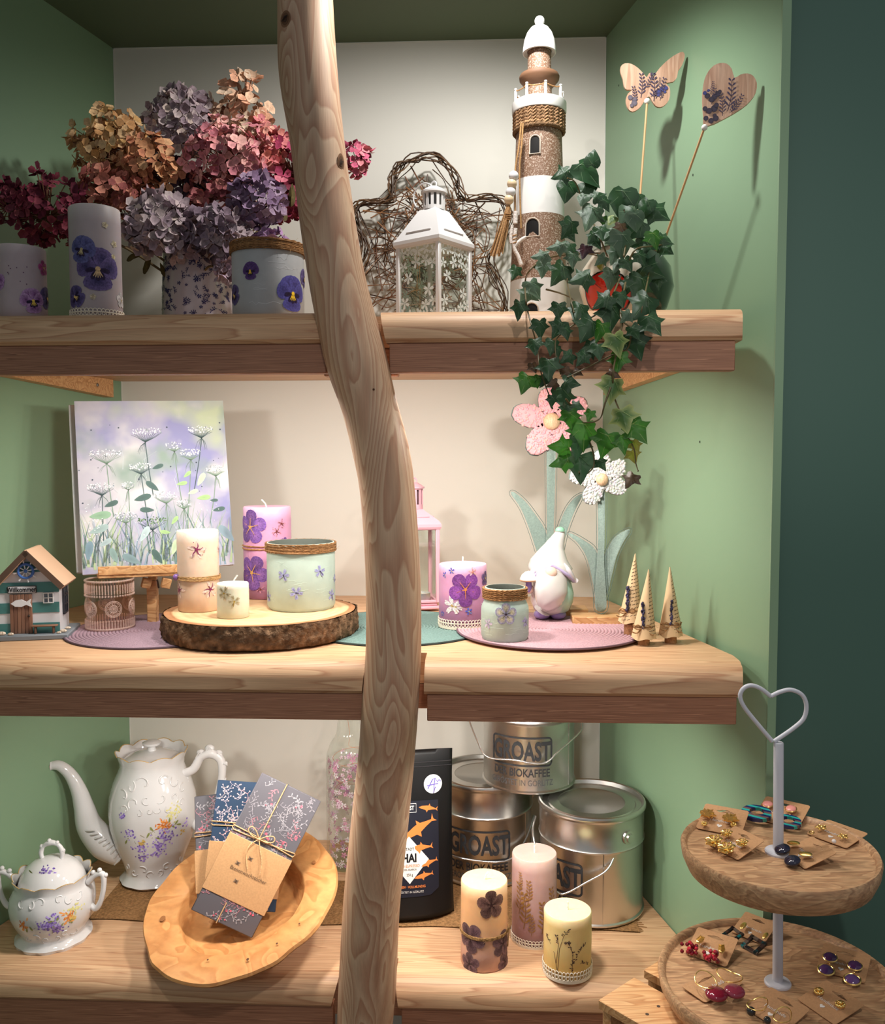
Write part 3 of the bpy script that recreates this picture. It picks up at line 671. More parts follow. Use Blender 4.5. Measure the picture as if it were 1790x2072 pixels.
# ------------------------------------------------------------------ lanterns
GL = glass('clear_pane', (251, 254, 252))
def lantern(label, loc, rz, s, hb, hr, hc, col, blossoms, slots=12, holes=False):
    t = thing('metal_lantern', label, 'lantern', loc, rz); mt = whitemetal if blossoms else P('pink_lacquer', None, .35)
    b = M(); b.add(box(2*s+.008, 2*s+.008, .006, .002), col, loc=(0, 0, .003)); b.add(box(2*s, 2*s, .006, .002), col, loc=(0, 0, .009)); obj('base', b, satin, t)
    for i in range(4):
        a = i*pi/2+pi/4; m = M(); m.add(box(.007, .007, hb-.012, .001), col, loc=(s*1.414*cos(a), s*1.414*sin(a), (hb+.012)/2)); obj('corner_post', m, satin, t)
        T = Rz(i*pi/2)@Tr(0, -s, 0); z0, z1 = .014, hb-.001
        m = M(); m.add(box(2*s-.006, .0014, z1-z0), loc=(0, 0, (z0+z1)/2), T=None) if False else m.add(box(2*s-.006, .0014, z1-z0), T=T@Tr(0, 0, (z0+z1)/2))
        pane = obj('glass_pane', m, GL, t)
        for zz in (z0, z1-.002): obj('pane_rail', M().add(box(2*s-.004, .005, .005, .001), col, T=T@Tr(0, 0, zz)), satin, t)
        if blossoms:
            R = random.Random(40+i); m = M(); mp = flatmap(T, .0011); w = s*.78; c = ((214, 220, 214), (226, 232, 226), (196, 204, 196))
            spots = [(-w, z1-.012), (-w*.5, z1-.010), (0, z1-.012), (w*.5, z1-.010), (w, z1-.014), (w*.92, z1-.032), (w*.5, z1-.027), (-w*.95, z1-.032), (-w*.6, z1-.05), (-w*.1, z1-.028), (w*.7, z0+.044), (w, z0+.027), (w*.5, z0+.022), (-w, z0+.010), (-w*.5, z0+.009), (0, z0+.010), (w*.5, z0+.008), (w, z0+.010), (-w*.85, z0+.028)]
            for x, z in spots: flower(m, mp, 'phlox', .0098*R.uniform(.85, 1.1), R.uniform(0, 6), x, z, c, R)
            m.add(strip([(-w, z1-.014), (0, z1-.013), (w*.8, z1-.03)], .0009, mp, c[0])); m.add(strip([(-w, z0+.012), (0, z0+.012), (w*.8, z0+.03)], .0009, mp, c[0]))
            o = obj('frosted_blossoms', m, print_, pane, fix=False)
        elif i == 3:
            m = M()
            for q in range(9): m.add(ball(.0035, 8, 5), (255, 255, 255), T=T@Tr(-s*.7, .004, .03+q*.012))
    e = s+.006; k = s*.45; vs = []
    L = [(e-.002, hb-.004), (e, hb), (e, hb+.005), (e-.004, hb+.011), (k, hr-.002), (k-.002, hr)]
    for q, z in L: vs += [(-q, -q, z), (q, -q, z), (q, q, z), (-q, q, z)]
    fs = [(i*4+j, i*4+(j+1) % 4, i*4+4+(j+1) % 4, i*4+4+j) for i in range(len(L)-1) for j in range(4)]+[(0, 3, 2, 1), (20, 21, 22, 23)]
    rf = obj('roof', M().add((vs, fs), col), satin, t, ang=20)
    for i in range(4):
        sl = (k-(e-.004))/(hr-hb-.013); zz = hb+.017; q = e-.004+sl*(.006)
        T = Rz(i*pi/2)@Tr(0, -q-.0006, zz)@Rx(-atan2(-sl, 1)); m = M(); m.add(box(s*1.25, .003, .0022, .001), tuple(x*.96 for x in col), T=T); obj('vent_slot', m, satin, rf)
    q = k*.98; z0, z1 = hr, hc
    m = M(); m.add(lathe([(q, z0), (q, z0+(z1-z0)*.22), (q-.0015, z0+(z1-z0)*.22), (q-.0015, z0)], 32), col); m.add(lathe([(q, z1-.003), (q, z1), (q-.0015, z1), (q-.0015, z1-.003)], 32), col)
    for i in range(slots): a = 2*pi*i/slots; m.add(box(q*2*pi/slots*.5, .0016, z1-z0-.002), col, T=Rz(a)@Tr(0, -q+.0008, (z0+z1)/2))
    m.add(lathe([(q*.62, z0), (q*.62, z1)], 20), tuple(x*.55 for x in col))  # core in a darkened coat colour, painting the shade behind the slots
    obj('chimney', m, satin, t)
    m = M(); m.add(lathe([(0, z1-.001), (q+.003, z1-.001), (q+.003, z1+.0015), (q*.8, z1+.006), (q*.4, z1+.0095), (0, z1+.0105)], 32), col); m.add(tube([(.005*cos(a), 0, z1+.0125+.005*sin(a)) for a in [2*pi*i/14 for i in range(14)]], .0013, 6, True), col)
    cp = obj('cap', m, satin, t)
    rr = q*1.25; m = M(); m.add(tube([(-rr*.72+rr*cos(a)*.95, -.006-.012*sin(a/2)*0, z1+.010-rr*.62+rr*sin(a)*.9) for a in [2*pi*i/28 for i in range(28)]], .0012, 6, True), col); obj('ring_handle', m, satin, t)
    return t
def lanY(px, Y): return W(px, 632, Y=Y).x
Yl = 1.38; zz = lambda py, Y: W(870, py, Y=Y).z-ZT
lantern('white metal lantern with frosted blossom panes standing before the twig star', (lanY(878, Yl), Yl, ZT), radians(-35), .0385, zz(494, Yl-.02), zz(427, Yl), zz(391, Yl), (222, 220, 218), True)
# ------------------------------------------------------------------ lighthouse
Yh = 1.40; cx = 1089; A = V((W(cx, 500, Y=Yh).x, Yh, ZT)); k1 = S(1, A)
t = thing('model_lighthouse', 'tall brown and white wooden lighthouse with rope collar and white dome', 'lighthouse', A)
def lz(py): return W(cx, py, Y=Yh).z-ZT
def m_glit():
    m, tt, b = nt('brown_glitter'); b.inputs['Roughness'].default_value = .6
    tc = N(tt, 'ShaderNodeTexCoord'); n = N(tt, 'ShaderNodeTexNoise'); n.inputs['Scale'].default_value = 520; n.inputs['Detail'].default_value = 2
    tt.links.new(tc.outputs['Object'], n.inputs['Vector']); r = N(tt, 'ShaderNodeValToRGB'); e = r.color_ramp.elements
    e[0].position = .50; e[0].color = lin((126, 94, 72)); e[1].position = .68; e[1].color = lin((196, 176, 158)); tt.links.new(n.outputs[0], r.inputs[0]); tt.links.new(r.outputs[0], b.inputs['Base Color'])
    bumped(tt, b, 500, .4, .001); return m
GLIT = m_glit()
def hw(py): return k1*(58-(628-py)*(58-45)/(628-265))
zb = [0, lz(572), lz(443), lz(370), lz(232)]; pyb = [628, 572, 443, 370, 232]
for i in range(4):
    w = i % 2 == 0; g = lathe([(hw(pyb[i])*.2 if i == 0 else hw(pyb[i])*.9, zb[i]), (hw(pyb[i]), zb[i]), (hw(pyb[i+1]), zb[i+1]), (hw(pyb[i+1])*.9, zb[i+1])], 48, cap=(i == 0))
    obj('white_band' if w else 'tower_section', M().add(g, (228, 226, 222)), matte if w else GLIT, t)
m = M(); m.add(lathe([(hw(232)*.8, lz(234)), (53*k1, lz(232)), (54*k1, lz(230)), (54*k1, lz(212)), (52*k1, lz(210)), (0, lz(210))], 48), (230, 228, 224)); bal = obj('balcony', m, satin, t)
m = M(); m.add(lathe([(0, lz(233)), (46*k1, lz(233.2)), (52*k1, lz(231.8))], 48), (118, 88, 66)); obj('balcony_underside', m, matte, t)
m = M(); m.add(lathe([(25*k1, lz(212)), (25*k1, lz(160))], 32), (150, 112, 86)); obj('upper_drum', m, GLIT, t)
m = M(); m.add(lathe([(25*k1, lz(178)), (30*k1, lz(174)), (39*k1, lz(163)), (40*k1, lz(157)), (38*k1, lz(153)), (24*k1, lz(152))], 40), (118, 84, 60)); obj('turned_ring', m, matte, t)
m = M(); m.add(lathe([(23.5*k1, lz(154)), (23*k1, lz(104))], 32)); obj('lamp_room', m, GLIT, t)
m = M(); m.add(lathe([(24*k1, lz(106)), (31*k1, lz(109)), (33*k1, lz(108)), (32.5*k1, lz(98)), (30*k1, lz(82)), (25*k1, lz(68)), (18*k1, lz(58)), (9*k1, lz(52)), (0, lz(50))], 40), (232, 230, 226)); obj('dome', m, satin, t)
m = M(); m.add(ball(10*k1, 18, 12), (232, 230, 226), loc=(0, 0, lz(43))); obj('finial', m, satin, t)
tops = []
for i in range(8):
    a = 2*pi*i/8+.2; p = V((48*k1*cos(a), 48*k1*sin(a), lz(211))); H = 27*k1; m = M(); m.add(lathe([(0, 0), (2.9*k1, 0), (2.9*k1, H*.82), (2*k1, H*.85), (3.4*k1, H*.92), (2.4*k1, H), (0, H*1.02)], 12), (232, 230, 226), loc=p); obj('railing_post', m, satin, bal); tops.append(p+V((0, 0, H*.84)))
rp = []
for i in range(8):
    a, b = tops[i], tops[(i+1) % 8]
    rp += [a, (a*.7+b*.3)*1.0-V((0, 0, .002)), (a*.3+b*.7)-V((0, 0, .002))]
obj('railing_rope', M().add(tube(rp, .0009, 5, True), (168, 126, 84)), fibre, bal, ang=80)
m = M(); twine(m, hw(250)+.003, [lz(236+i*6.5) for i in range(6)], (138, 108, 80), .0032, fuzz=40); obj('rope_collar', m, fibre, t, ang=80)
def arch(w, h, n=8): return [(-w, 0), (w, 0)]+[(w*cos(pi*i/n), h-w+w*sin(pi*i/n)) for i in range(n+1)]
for px, py, w, hh in ((1080, 311, 9, 34), (1076, 478, 12.5, 34), (1075, 634, 12.5, 20)):
    r = hw(py-hh/2); a, z = onc(px, py, A, r); m = M(); mp = revmap([(hw(628)+.0004, 0), (hw(232)+.0004, lz(232))], a, max(z, .001), .0008)
    m.add(mapped(arch(w*k1, hh*k1), mp, (14, 11, 10), (14, 11, 10), 3)); wo = obj('window_dark_patch', m, print_, t, fix=False)  # dark arch painted on the tower in place of a shaded recess
    f = arch((w+1)*k1, (hh+1)*k1); m = M(); m.add(tube([mp(u, v, .0004) for u, v in f], .0012, 6, True), (200, 186, 170)); obj('window_frame', m, matte, wo)
def up_(px, py, Y): return W(px, py, Y=Y)-A
yb = Yh-.047
for dx in (0, 4): obj('hanging_rope', M().add(tube(smooth([up_(1054+dx, 250, yb+.004), up_(1049+dx*1.4, 300, yb), up_(1042+dx*2.2, 348, yb), up_(1042+dx*3, 430+dx*8, yb)], 6), .0014, 6), (176, 136, 92)), fibre, t, ang=80)
for i, (px, py) in enumerate(((1039, 356), (1035.5, 372), (1033, 388.5), (1029.5, 404))): obj('bead', M().add(ball(S(9.6, A), 18, 12), (226, 224, 224) if i % 2 == 0 else (222, 196, 160), loc=up_(px, py, yb-.006)), satin, t)
m = M(); R = random.Random(5)
for i in range(46):
    u = R.uniform(-1, 1); e = R.uniform(-1, 1)
    m.add(tube(smooth([up_(1027.5+u*3, 416, yb-.006+e*.002), up_(1026+u*6, 432, yb-.006+e*.004), up_(1004+u*13, 514+R.uniform(-5, 5), yb-.004+e*.009)], 3), .0009, 4), R.choice([(184, 144, 100), (160, 120, 80), (200, 162, 118)]))
m.add(tube([up_(1027+6.2*cos(a)*1, 430+a*.6, yb-.006+S(6, A)*sin(a)) for a in [i*.5 for i in range(50)]], .001, 5), (150, 112, 72)); obj('tassel', m, fibre, t, ang=80)
for pts, r in ((((1043, 428), (1042, 452)), 5), (((1036, 456), (1033, 480), (1034, 492)), 3.5), (((1043, 462), (1040, 500), (1048, 518), (1054, 536)), 4), (((1040, 500), (1052, 487), (1064, 480)), 3.6)):
    obj('driftwood_stick', M().add(tube(smooth([up_(x, y, yb-.004) for x, y in pts], 4), r*k1, 7), (226, 216, 208)), P('chalky_wood', None, .85, bump=(300, .6, .002)), t, ang=60)
m = M(); m.add(tube(smooth([up_(1041+4*cos(a), 474+a*1.2, yb-.004-.003*sin(a)) for a in [i*.6 for i in range(26)]], 2), .0009, 5), (168, 126, 84)); obj('stick_binding', m, fibre, t, ang=80)
# ------------------------------------------------------------------ wooden picks
VEN = wood('veneer', (206, 168, 142), (180, 138, 112), (6, 6, .8), 8, 5, .6, .15, .2, .1, .5, (500, 500, 40))
def pxo(pts, c, Y): k = S(1, W(c[0], c[1], Y=Y)); return [((x-c[0])*k, (c[1]-y)*k) for x, y in pts]
def c6(L): return [(1220+x/5.265, 90+y/5.265) for x, y in L]
BUT = c6([(470, 562), (440, 600), (400, 660), (340, 705), (290, 700), (255, 650), (245, 580), (265, 520), (310, 482), (250, 480), (222, 440), (210, 370), (185, 300), (185, 240), (230, 207), (300, 215), (370, 260), (430, 320), (460, 355), (480, 320), (505, 312), (525, 330), (530, 350), (590, 270), (660, 200), (740, 140), (820, 102), (850, 115), (856, 160), (830, 240), (790, 300), (780, 360), (740, 408), (665, 420), (700, 460), (710, 520), (700, 590), (660, 645), (610, 668), (560, 655), (520, 600), (495, 560)])
HEA = c6([(1100, 855), (1078, 740), (1065, 600), (1066, 480), (1082, 370), (1120, 285), (1175, 228), (1240, 206), (1310, 220), (1362, 280), (1390, 372), (1450, 345), (1520, 340), (1580, 372), (1618, 450), (1608, 545), (1555, 625), (1470, 695), (1300, 785)])
INK = ((58, 48, 70), (84, 74, 96), (70, 60, 90))
def pick(label, O, c, Y, bead, foot, sprigs, spots, yaw):
    P0 = W(c[0], c[1], Y=Y); t = thing('garden_pick', label, 'pick', P0, 0, 'wooden picks in the ivy pot'); T = Rz(yaw)
    o = pxo(O, c, Y); m = M(); m.T = T; m.add(prism([V((x, 0, z)).xz[:] for x, z in smooth_out(o)], .004)); pl = obj('plaque', m, VEN, t, ang=30)
    m = M(); m.T = T; mp = flatmap(None, .0025); k = S(1, P0)
    for x, y, s, rot in sprigs:
        u, v = (x-c[0])*k, (c[1]-y)*k; flower(m, lambda a, b, off, u=u, v=v, rot=rot: mp(u+a*cos(rot)-b*sin(rot), v+a*sin(rot)+b*cos(rot), off), 'sprig', s*k/2, 0, c=INK)
    for x, y, s, cl in spots: m.add(mapped(disc(s*k, (x-c[0])*k, (c[1]-y)*k, 10), mp, cl, tuple(q*.8 for q in cl), 1, rnd.uniform(.0001, .0005)))
    obj('printed_meadow', m, print_, pl, fix=False)
    b = W(bead[0], bead[1], Y=Y-.004)-P0; obj('bead', M().add(ball(S(6.3, P0), 16, 12), (226, 222, 216), loc=b), satin, t)
    f = V(foot)-P0; m = M(); m.add(tube([b+(f-b).normalized()*.001, b*.6+f*.4, f], .0016, 7), (206, 160, 112)); obj('stick', m, matte, t)
def smooth_out(o): return [(p.x, p.y) for p in smooth([V((x, z, 0)) for x, z in o], 2, True)]
YPT = 1.325; PC = V((W(1266, 600, Y=YPT).x, YPT, ZT))
DK = (70, 62, 78); BL = (72, 76, 138); GY = (112, 104, 116)
pick('butterfly shaped wooden pick with meadow print standing in the ivy pot', BUT, (1316, 170), 1.40, (1309, 205), (PC.x+.012, PC.y+.01, ZT+.05),
     [(1296, 198, 44, .0), (1302, 182, 34, -.5), (1322, 205, 50, .05), (1326, 200, 40, -.4), (1334, 204, 26, -.2), (1330, 176, 16, -.2), (1284, 212, 34, .1), (1316, 196, 30, -.9)],
     [(1275, 197, 5, GY), (1283, 208, 6, GY), (1278, 213, 4, GY), (1332, 187, 4, BL), (1338, 182, 4, BL), (1346, 180, 4, BL), (1331, 193, 3, BL), (1284, 200, 4, GY), (1344, 187, 3, BL)], 0)
pick('heart shaped wooden pick with berry print leaning right out of the ivy pot', HEA, (1470, 190), 1.205, (1425, 258), (PC.x+.03, PC.y+.005, ZT+.05),
     [(1472, 225, 58, -.1), (1478, 228, 36, -.6), (1462, 234, 40, .1), (1476, 230, 26, -.45), (1440, 210, 30, -.2), (1438, 188, 22, -.2)],
     [(1432, 192, 5.5, DK), (1440, 200, 5.5, DK), (1446, 195, 6, DK), (1452, 190, 6, DK), (1428, 217, 5, DK), (1436, 222, 6, DK), (1446, 218, 7, DK), (1450, 212, 5, DK), (1430, 236, 5, DK), (1440, 242, 5.5, DK), (1449, 238, 6, DK), (1447, 232, 4, DK), (1456, 186, 4, DK), (1427, 186, 4, BL), (1434, 182, 3, BL)], -.18)
# ------------------------------------------------------------------ ivy
t = thing('potted_ivy', 'trailing green ivy in a cream and dark green pot with painted red apple', 'plant', PC)
rp = S(94, PC); hp = W(1266, 508, Y=YPT).z-ZT
pr = [(0, 0), (rp*.55, 0), (rp*.6, .004), (rp*.86, hp*.22), (rp, hp*.5), (rp*.93, hp*.76), (rp*.72, hp*.95), (rp*.72, hp), (rp*.66, hp), (rp*.66, hp*.9), (0, hp*.88)]
g = lathe(pr, 56); ac = atan2(-PC.x, PC.y)-pi/2; cl = []
for v in g[0]:
    a = (atan2(v[1], v[0])-ac+pi) % (2*pi)-pi; cl.append(lin((232, 222, 202) if a < .35 and v[2] < hp*.99 else (22, 48, 34)))
pot = obj('pot', M().add((g[0], g[1], cl)), gloss, t)
m = M(); a, z = onc(1222, 590, PC, rp); mp = revmap(pr[1:8], a, z, .0008); q = S(1, PC)
m.add(mapped(disc(52*q, 0, 0, 22, .8), mp, (226, 48, 30), (206, 34, 22), 5)); m.add(strip([(52*q*cos(b), 41*q*sin(b)) for b in [2*pi*i/24 for i in range(25)]], 3*q, mp, (30, 16, 14), .0003))
for b in (.3, 1.2, 2.2, -.6): m.add(strip([(10*q*cos(b), 10*q*sin(b)), (24*q*cos(b+.2), 26*q*sin(b+.2)), (38*q*cos(b), 32*q*sin(b))], 2*q, mp, (150, 20, 14), .0003))
m.add(mapped(petal(40*q, 26*q, 1.9, -4*q, 40*q, 12), mp, (186, 176, 84), (140, 140, 60), 3, .0002)); m.add(strip([(-4*q, 40*q), (-16*q, 76*q)], 2*q, mp, (40, 34, 20), .0004))
obj('painted_apple', m, gloss, pot, fix=False)
obj('soil', M().add(lathe([(rp*.66, hp*.9), (rp*.3, hp*.95), (0, hp*.96)], 24), (62, 44, 32)), P('soil', None, .95, bump=(200, 1, .004)), t)
LEAFM = paper('ivy_leaf', .26, .22, (160, .25, .0012))
LO = [(0, .06), (.16, -.05), (.31, -.09), (.41, .02), (.37, .17), (.47, .27), (.62, .36), (.44, .42), (.30, .49), (.21, .63), (.11, .82), (0, 1.0)]
LO = LO+[(-x, y) for x, y in LO[-2:0:-1]]
LO2 = [(0, .06), (.2, -.06), (.38, .0), (.48, .16), (.50, .32), (.42, .50), (.27, .70), (.12, .88), (0, 1.0)]; LO2 = LO2+[(-x, y) for x, y in LO2[-2:0:-1]]
def leafmesh(o, c, e, vein, fold, curl):
    m = M(); mp = lambda u, v, off: (u, v, -abs(u)*fold-curl*(v-.3)**2+.05*sin(v*7+u*9)+off)
    m.add(mapped(o, mp, c, tuple(a*.6+b*.4 for a, b in zip(c, e)), 2)); 
    k = len(m.v); n = len(o)                              # coloured margin ring
    for i in range(n): m.c[k-n+i] = lin(e)
    for b, L in ((pi/2, .9), (pi/2-.75, .55), (pi/2+.75, .55), (pi/2-1.7, .3), (pi/2+1.7, .3)):
        pts = [(0, .12), (L*.5*cos(b), .12+L*.5*sin(b)), (L*cos(b), .12+L*sin(b))]; m.add(strip([(x, min(y, .97)) for x, y in pts], (.024, .008), mp, vein, .014))
    return mesh('leaf', m, LEAFM, 180, fix=False)
def var(c, e, v): return [leafmesh(LO, c, e, v, .25, .25), leafmesh(LO2, c, e, v, .2, .4), leafmesh(LO, c, e, v, .45, .1)]
LV = {'d': var((50, 84, 52), (42, 74, 46), (104, 132, 96)), 'g': var((70, 96, 74), (84, 108, 84), (126, 146, 118)), 'b': var((62, 122, 36), (52, 104, 32), (140, 170, 92)), 'v': var((66, 104, 52), (156, 168, 104), (150, 170, 110)), 'n': var((92, 70, 46), (70, 52, 36), (110, 88, 60)), 'k': var((70, 40, 48), (46, 34, 40), (90, 70, 70)), 'y': var((150, 160, 60), (130, 120, 60), (180, 180, 90))}  # the bright green set carries the light on the lower leaves in its colour
IVY = """405 155 112 200d|435 245 125 262d|590 62 100 80d|560 140 180 315d|555 250 115 25d|530 300 75 250g|625 285 85 20d|665 335 85 300d|765 315 165 262d|862 305 95 260d|905 355 115 250d|985 385 135 325d|575 405 165 250g|650 430 62 270b|705 425 65 230v|810 400 155 232g|845 430 110 280g|440 480 120 240d|455 515 90 300d|375 585 105 190g|450 605 100 260d|580 535 72 240d|635 500 92 280d|770 575 165 275g|850 480 135 220d|890 590 150 255d|960 545 110 285b|1025 548 95 335d|1030 605 90 318d|538 615 85 255k|470 665 95 270g|720 635 112 250g|640 670 82 220g|280 640 105 190g|290 720 100 262g|122 742 88 250d|385 750 138 235d|520 775 140 200d|700 785 128 262g|800 695 95 300d|735 700 92 240g|940 735 155 338d|985 800 82 268d|800 825 115 240d|870 835 155 255d|240 840 125 300g|190 880 122 238g|650 915 122 215d|145 965 112 262d|385 972 100 268d|500 975 125 250d|885 945 172 235d|700 1005 165 268d|790 1010 82 225g|950 1050 150 300d|560 1085 152 240d|630 1095 118 252b|275 1080 112 275d|380 1080 112 240d|430 1105 82 285d|240 1182 100 272d|345 1187 100 260d|380 1218 62 280d|435 1255 92 215d|525 1260 92 232d|570 1200 122 200d|625 1212 102 272d|735 1172 145 285v|850 1182 155 290d|740 1275 122 262b|325 1315 132 268d|235 1312 70 290n|440 1350 80 300n|500 1342 62 330n|715 1352 82 330n|185 1405 122 250b|265 1397 72 260b|300 1392 82 235d|350 1412 70 200n|460 1405 102 350d|710 1445 160 258v|415 1490 155 278d|345 1515 70 265d|500 1545 80 340d|430 1572 92 250d|455 1622 110 280b|570 1600 72 250b|540 1712 175 268b|775 1622 152 282v|860 1692 152 305b|665 1770 150 255b|770 1765 125 280b|845 1782 90 290y|400 1790 135 175b|500 1785 132 262d|830 1845 82 290y|400 1880 122 195b|515 1905 175 268d|640 1892 82 300d|815 1985 102 235n|610 560 90 300d|690 520 90 220d|760 480 80 270n|880 660 90 300d|760 900 100 280d|840 1100 90 300d"""
def ivp(cx, cy, R):
    px, py = 1000+cx/2.961, 300+cy/2.961
    if py > 640: return W(px, py, Y=1.115+R.uniform(-.012, .014))
    if py > 600: return W(px, py, Y=1.13+R.uniform(-.01, .012))
    d = sqrt(((px-1262)/110)**2+((py-560)/120)**2)
    return W(px, py, Y=1.21+R.uniform(-.03, .035) if d < 1 else 1.25+R.uniform(-.03, .03))
R = random.Random(11)
for row in IVY.split('|'):
    a, b, s, d = row.split(); k = d[-1]; an = radians(float(d[:-1])); P0 = ivp(float(a), float(b), R); s = S(float(s)/2.961, P0)*1.13
    ydir = V((cos(an), R.uniform(-.45, .1), sin(an))).normalized(); nrm = V((R.uniform(-.35, .35), -1, R.uniform(.0, .6)))
    z = (nrm-ydir*nrm.dot(ydir)).normalized(); x = ydir.cross(z)
    o = P0-PC-ydir*s*.42
    mw = Matrix(((x.x, ydir.x, z.x, o.x), (x.y, ydir.y, z.y, o.y), (x.z, ydir.z, z.z, o.z), (0, 0, 0, 1)))
    sx = s*R.uniform(.85, 1.05); sh = 1 if float(b) < 500 and R.random() < .5 else R.choice((0, 0, 0, 2))
    link('leaf', LV[k][sh], t, mw=mw@Sc(sx, s, s))
VIN = [[(640, 620), (440, 630), (300, 660), (210, 730), (185, 800), (190, 900), (200, 970), (235, 1100), (260, 1200), (270, 1300), (300, 1400), (330, 1480), (350, 1560)], [(680, 640), (640, 540), (600, 450), (540, 330), (490, 200), (440, 170)], [(650, 640), (480, 620), (440, 700), (440, 800), (460, 900), (480, 980)], [(760, 760), (700, 900), (600, 1000), (500, 1040), (430, 1090), (370, 1150), (375, 1280), (400, 1350)], [(790, 800), (760, 1000), (820, 1080), (800, 1200), (700, 1240), (560, 1310), (440, 1370)], [(780, 1000), (730, 1250), (715, 1350), (720, 1480), (760, 1590), (790, 1700), (840, 1800), (850, 1880), (865, 1935)], [(700, 1430), (665, 1530), (640, 1610), (590, 1640), (500, 1640)], [(430, 1500), (500, 1600), (570, 1750), (600, 1850), (590, 1920), (530, 1965), (510, 1940)], [(310, 840), (450, 885), (560, 990)], [(800, 700), (850, 600), (960, 580), (1020, 570)], [(780, 640), (800, 480), (780, 360)], [(860, 760), (930, 720), (900, 900), (880, 1000)]]
for v in VIN:
    o = obj('vine', M().add(tube(smooth([ivp(x, y, R)-PC+V((0, .006, 0)) for x, y in v], 5), [.0014, .0008], 5), (96, 84, 52)), satin, t, ang=80)
# ------------------------------------------------------------------ middle shelf
zm = ZM
def blk(m, sx, sy, sz, loc, col=(255, 255, 255), bev=.0008, T=None): m.add(box(sx, sy, sz, bev), col, T=(T or Matrix.Identity(4))@Tr(loc))
# beach hut
P0 = W(50, 1292, z=zm); hk = S(1, P0)
t = thing('beach_hut', 'small teal and white striped wooden beach hut with a sloping roof at the left end', 'house', P0+V((0, .033, 0)), radians(14))
w, d = 57*hk, .032; he, ha = 108*hk, 168*hk; TEA = (72, 124, 122); WHT = (214, 214, 218)
m = M(); m.add(prism([(-w, .008), (w, .008), (w, he), (0, ha), (-w, he)], 2*d), WHT); obj('hut_body', m, satin, t, ang=20)
m = M(); blk(m, 2*w+.03, 2*d+.03, .008, (0, -.004, .004), (120, 126, 132), .0015); obj('base_plate', m, matte, t)
ys = [.008+(ha-.008)*i/7.6 for i in range(9)]
def gw(z): return w if z < he else w*(ha-z)/(ha-he)
for i in range(0, 8, 2):
    z0, z1 = ys[i], min(ys[i+1], ha-.002); pts = [(-gw(z0), z0), (gw(z0), z0)]+([(w, he)] if z0 < he < z1 else [])+[(gw(z1), z1), (-gw(z1), z1)]+([(-w, he)] if z0 < he < z1 else [])
    obj('painted_stripe', M().add(prism(pts, .0012), TEA, loc=(0, -d-.0004, 0)), satin, t, ang=20)
for s in (-1, 1):
    L = sqrt(w*w+(ha-he)**2)+.014; an = atan2(ha-he, w); m = M(); m.add(box(L, 2*d+.022, .009, .0008), (206, 170, 140), T=Tr(s*(w*.5+.003), -.003, (he+ha)/2+.002)@Ry(s*an)); rf = obj('roof_panel', m, matte, t)
    m = M(); m.add(box(L*.995, .0012, .0085), (92, 70, 56), T=Tr(s*(w*.5+.003), -d-.0146, (he+ha)/2+.002)@Ry(s*an)); obj('gable_edge', m, matte, rf)
m = M(); R = random.Random(2); dw = 42*hk; dx = -15*hk
for i in range(6): blk(m, dw/6-.0004, .003, 80*hk, (dx-dw/2+dw/6*(i+.5), -d-.0018, .008+40*hk), [(128, 92, 74), (116, 82, 66), (138, 100, 80)][i % 3], .0004)
dr_ = obj('door', m, matte, t); m = M(); m.add(ball(2.4*hk, 10, 6), (40, 30, 26), loc=(dx+15*hk, -d-.0045, .008+36*hk)); obj('door_knob', m, satin, dr_)
fish = [(-20, 0), (-12, 6), (0, 8), (9, 3), (18, 9), (16, 0), (19, -8), (9, -3), (0, -7), (-12, -6)]
m = M(); m.add(prism([(dx+(x+2)*hk, .008+62*hk+y*hk) for x, y in fish], .0022), (222, 222, 224), loc=(0, -d-.0046, 0)); obj('fish_cutout', m, satin, t, ang=20)
m = M(); blk(m, 54*hk, .003, 15*hk, (-12*hk, -d-.002, 100*hk), (92, 88, 84), .0005); blk(m, 51*hk, .003, 12.5*hk, (-12*hk, -d-.0026, 100*hk), (206, 206, 210), .0005); sg = obj('name_sign', m, satin, t)
m = M(); lettering(m, 'Willkommen', 14.5*hk, flatmap(Tr(0, -d-.0042, 0)), -12*hk, 100*hk, (14, 12, 14), .74, .02, off=.0002); obj('sign_lettering', m, print_, sg, fix=False)
def hut_window(T, ww, hh, nx, ny, fc):
    m = M(); m.add(prism([(-ww, -hh), (ww, -hh), (ww, hh), (-ww, hh)], .0016), (96, 104, 112), T=T); f = obj('window', m, gloss, t)
    m = M()
    for i in range(nx+1): m.add(box(ww*.2, .003, hh*2+ww*.2, .0004), fc, T=T@Tr(-ww+2*ww*i/nx, -.001, 0))
    for j in range(ny+1): m.add(box(2*ww+ww*.2, .003, ww*.2, .0004), fc, T=T@Tr(0, -.0012, -hh+2*hh*j/ny))
    obj('window_bars', m, satin, f)
hut_window(Tr(37*hk, -d-.001, 82*hk), 9*hk, 10*hk, 2, 2, (228, 228, 228))
hut_window(Tr(w+.001, .0, 72*hk)@Rz(pi/2), .012, 28*hk, 2, 3, (40, 40, 46))
wc = V((-3*hk, -d-.006, 138*hk)); m = M()
m.add(tube([(14*hk*cos(a), 0, 14*hk*sin(a)) for a in [2*pi*i/28 for i in range(28)]], 2.8*hk, 8, True), (66, 106, 176), loc=wc); wh = obj('ship_wheel_rim', m, satin, t)
for i in range(8):
    a = i*pi/4+.2; e = V((cos(a), 0, sin(a))); m = M(); m.add(tube([e*2*hk, e*10*hk, e*18*hk, e*23*hk], [1.1*hk, 1.3*hk, 1.5*hk, 2*hk], 8), (216, 216, 220), loc=wc); obj('spoke', m, satin, wh)
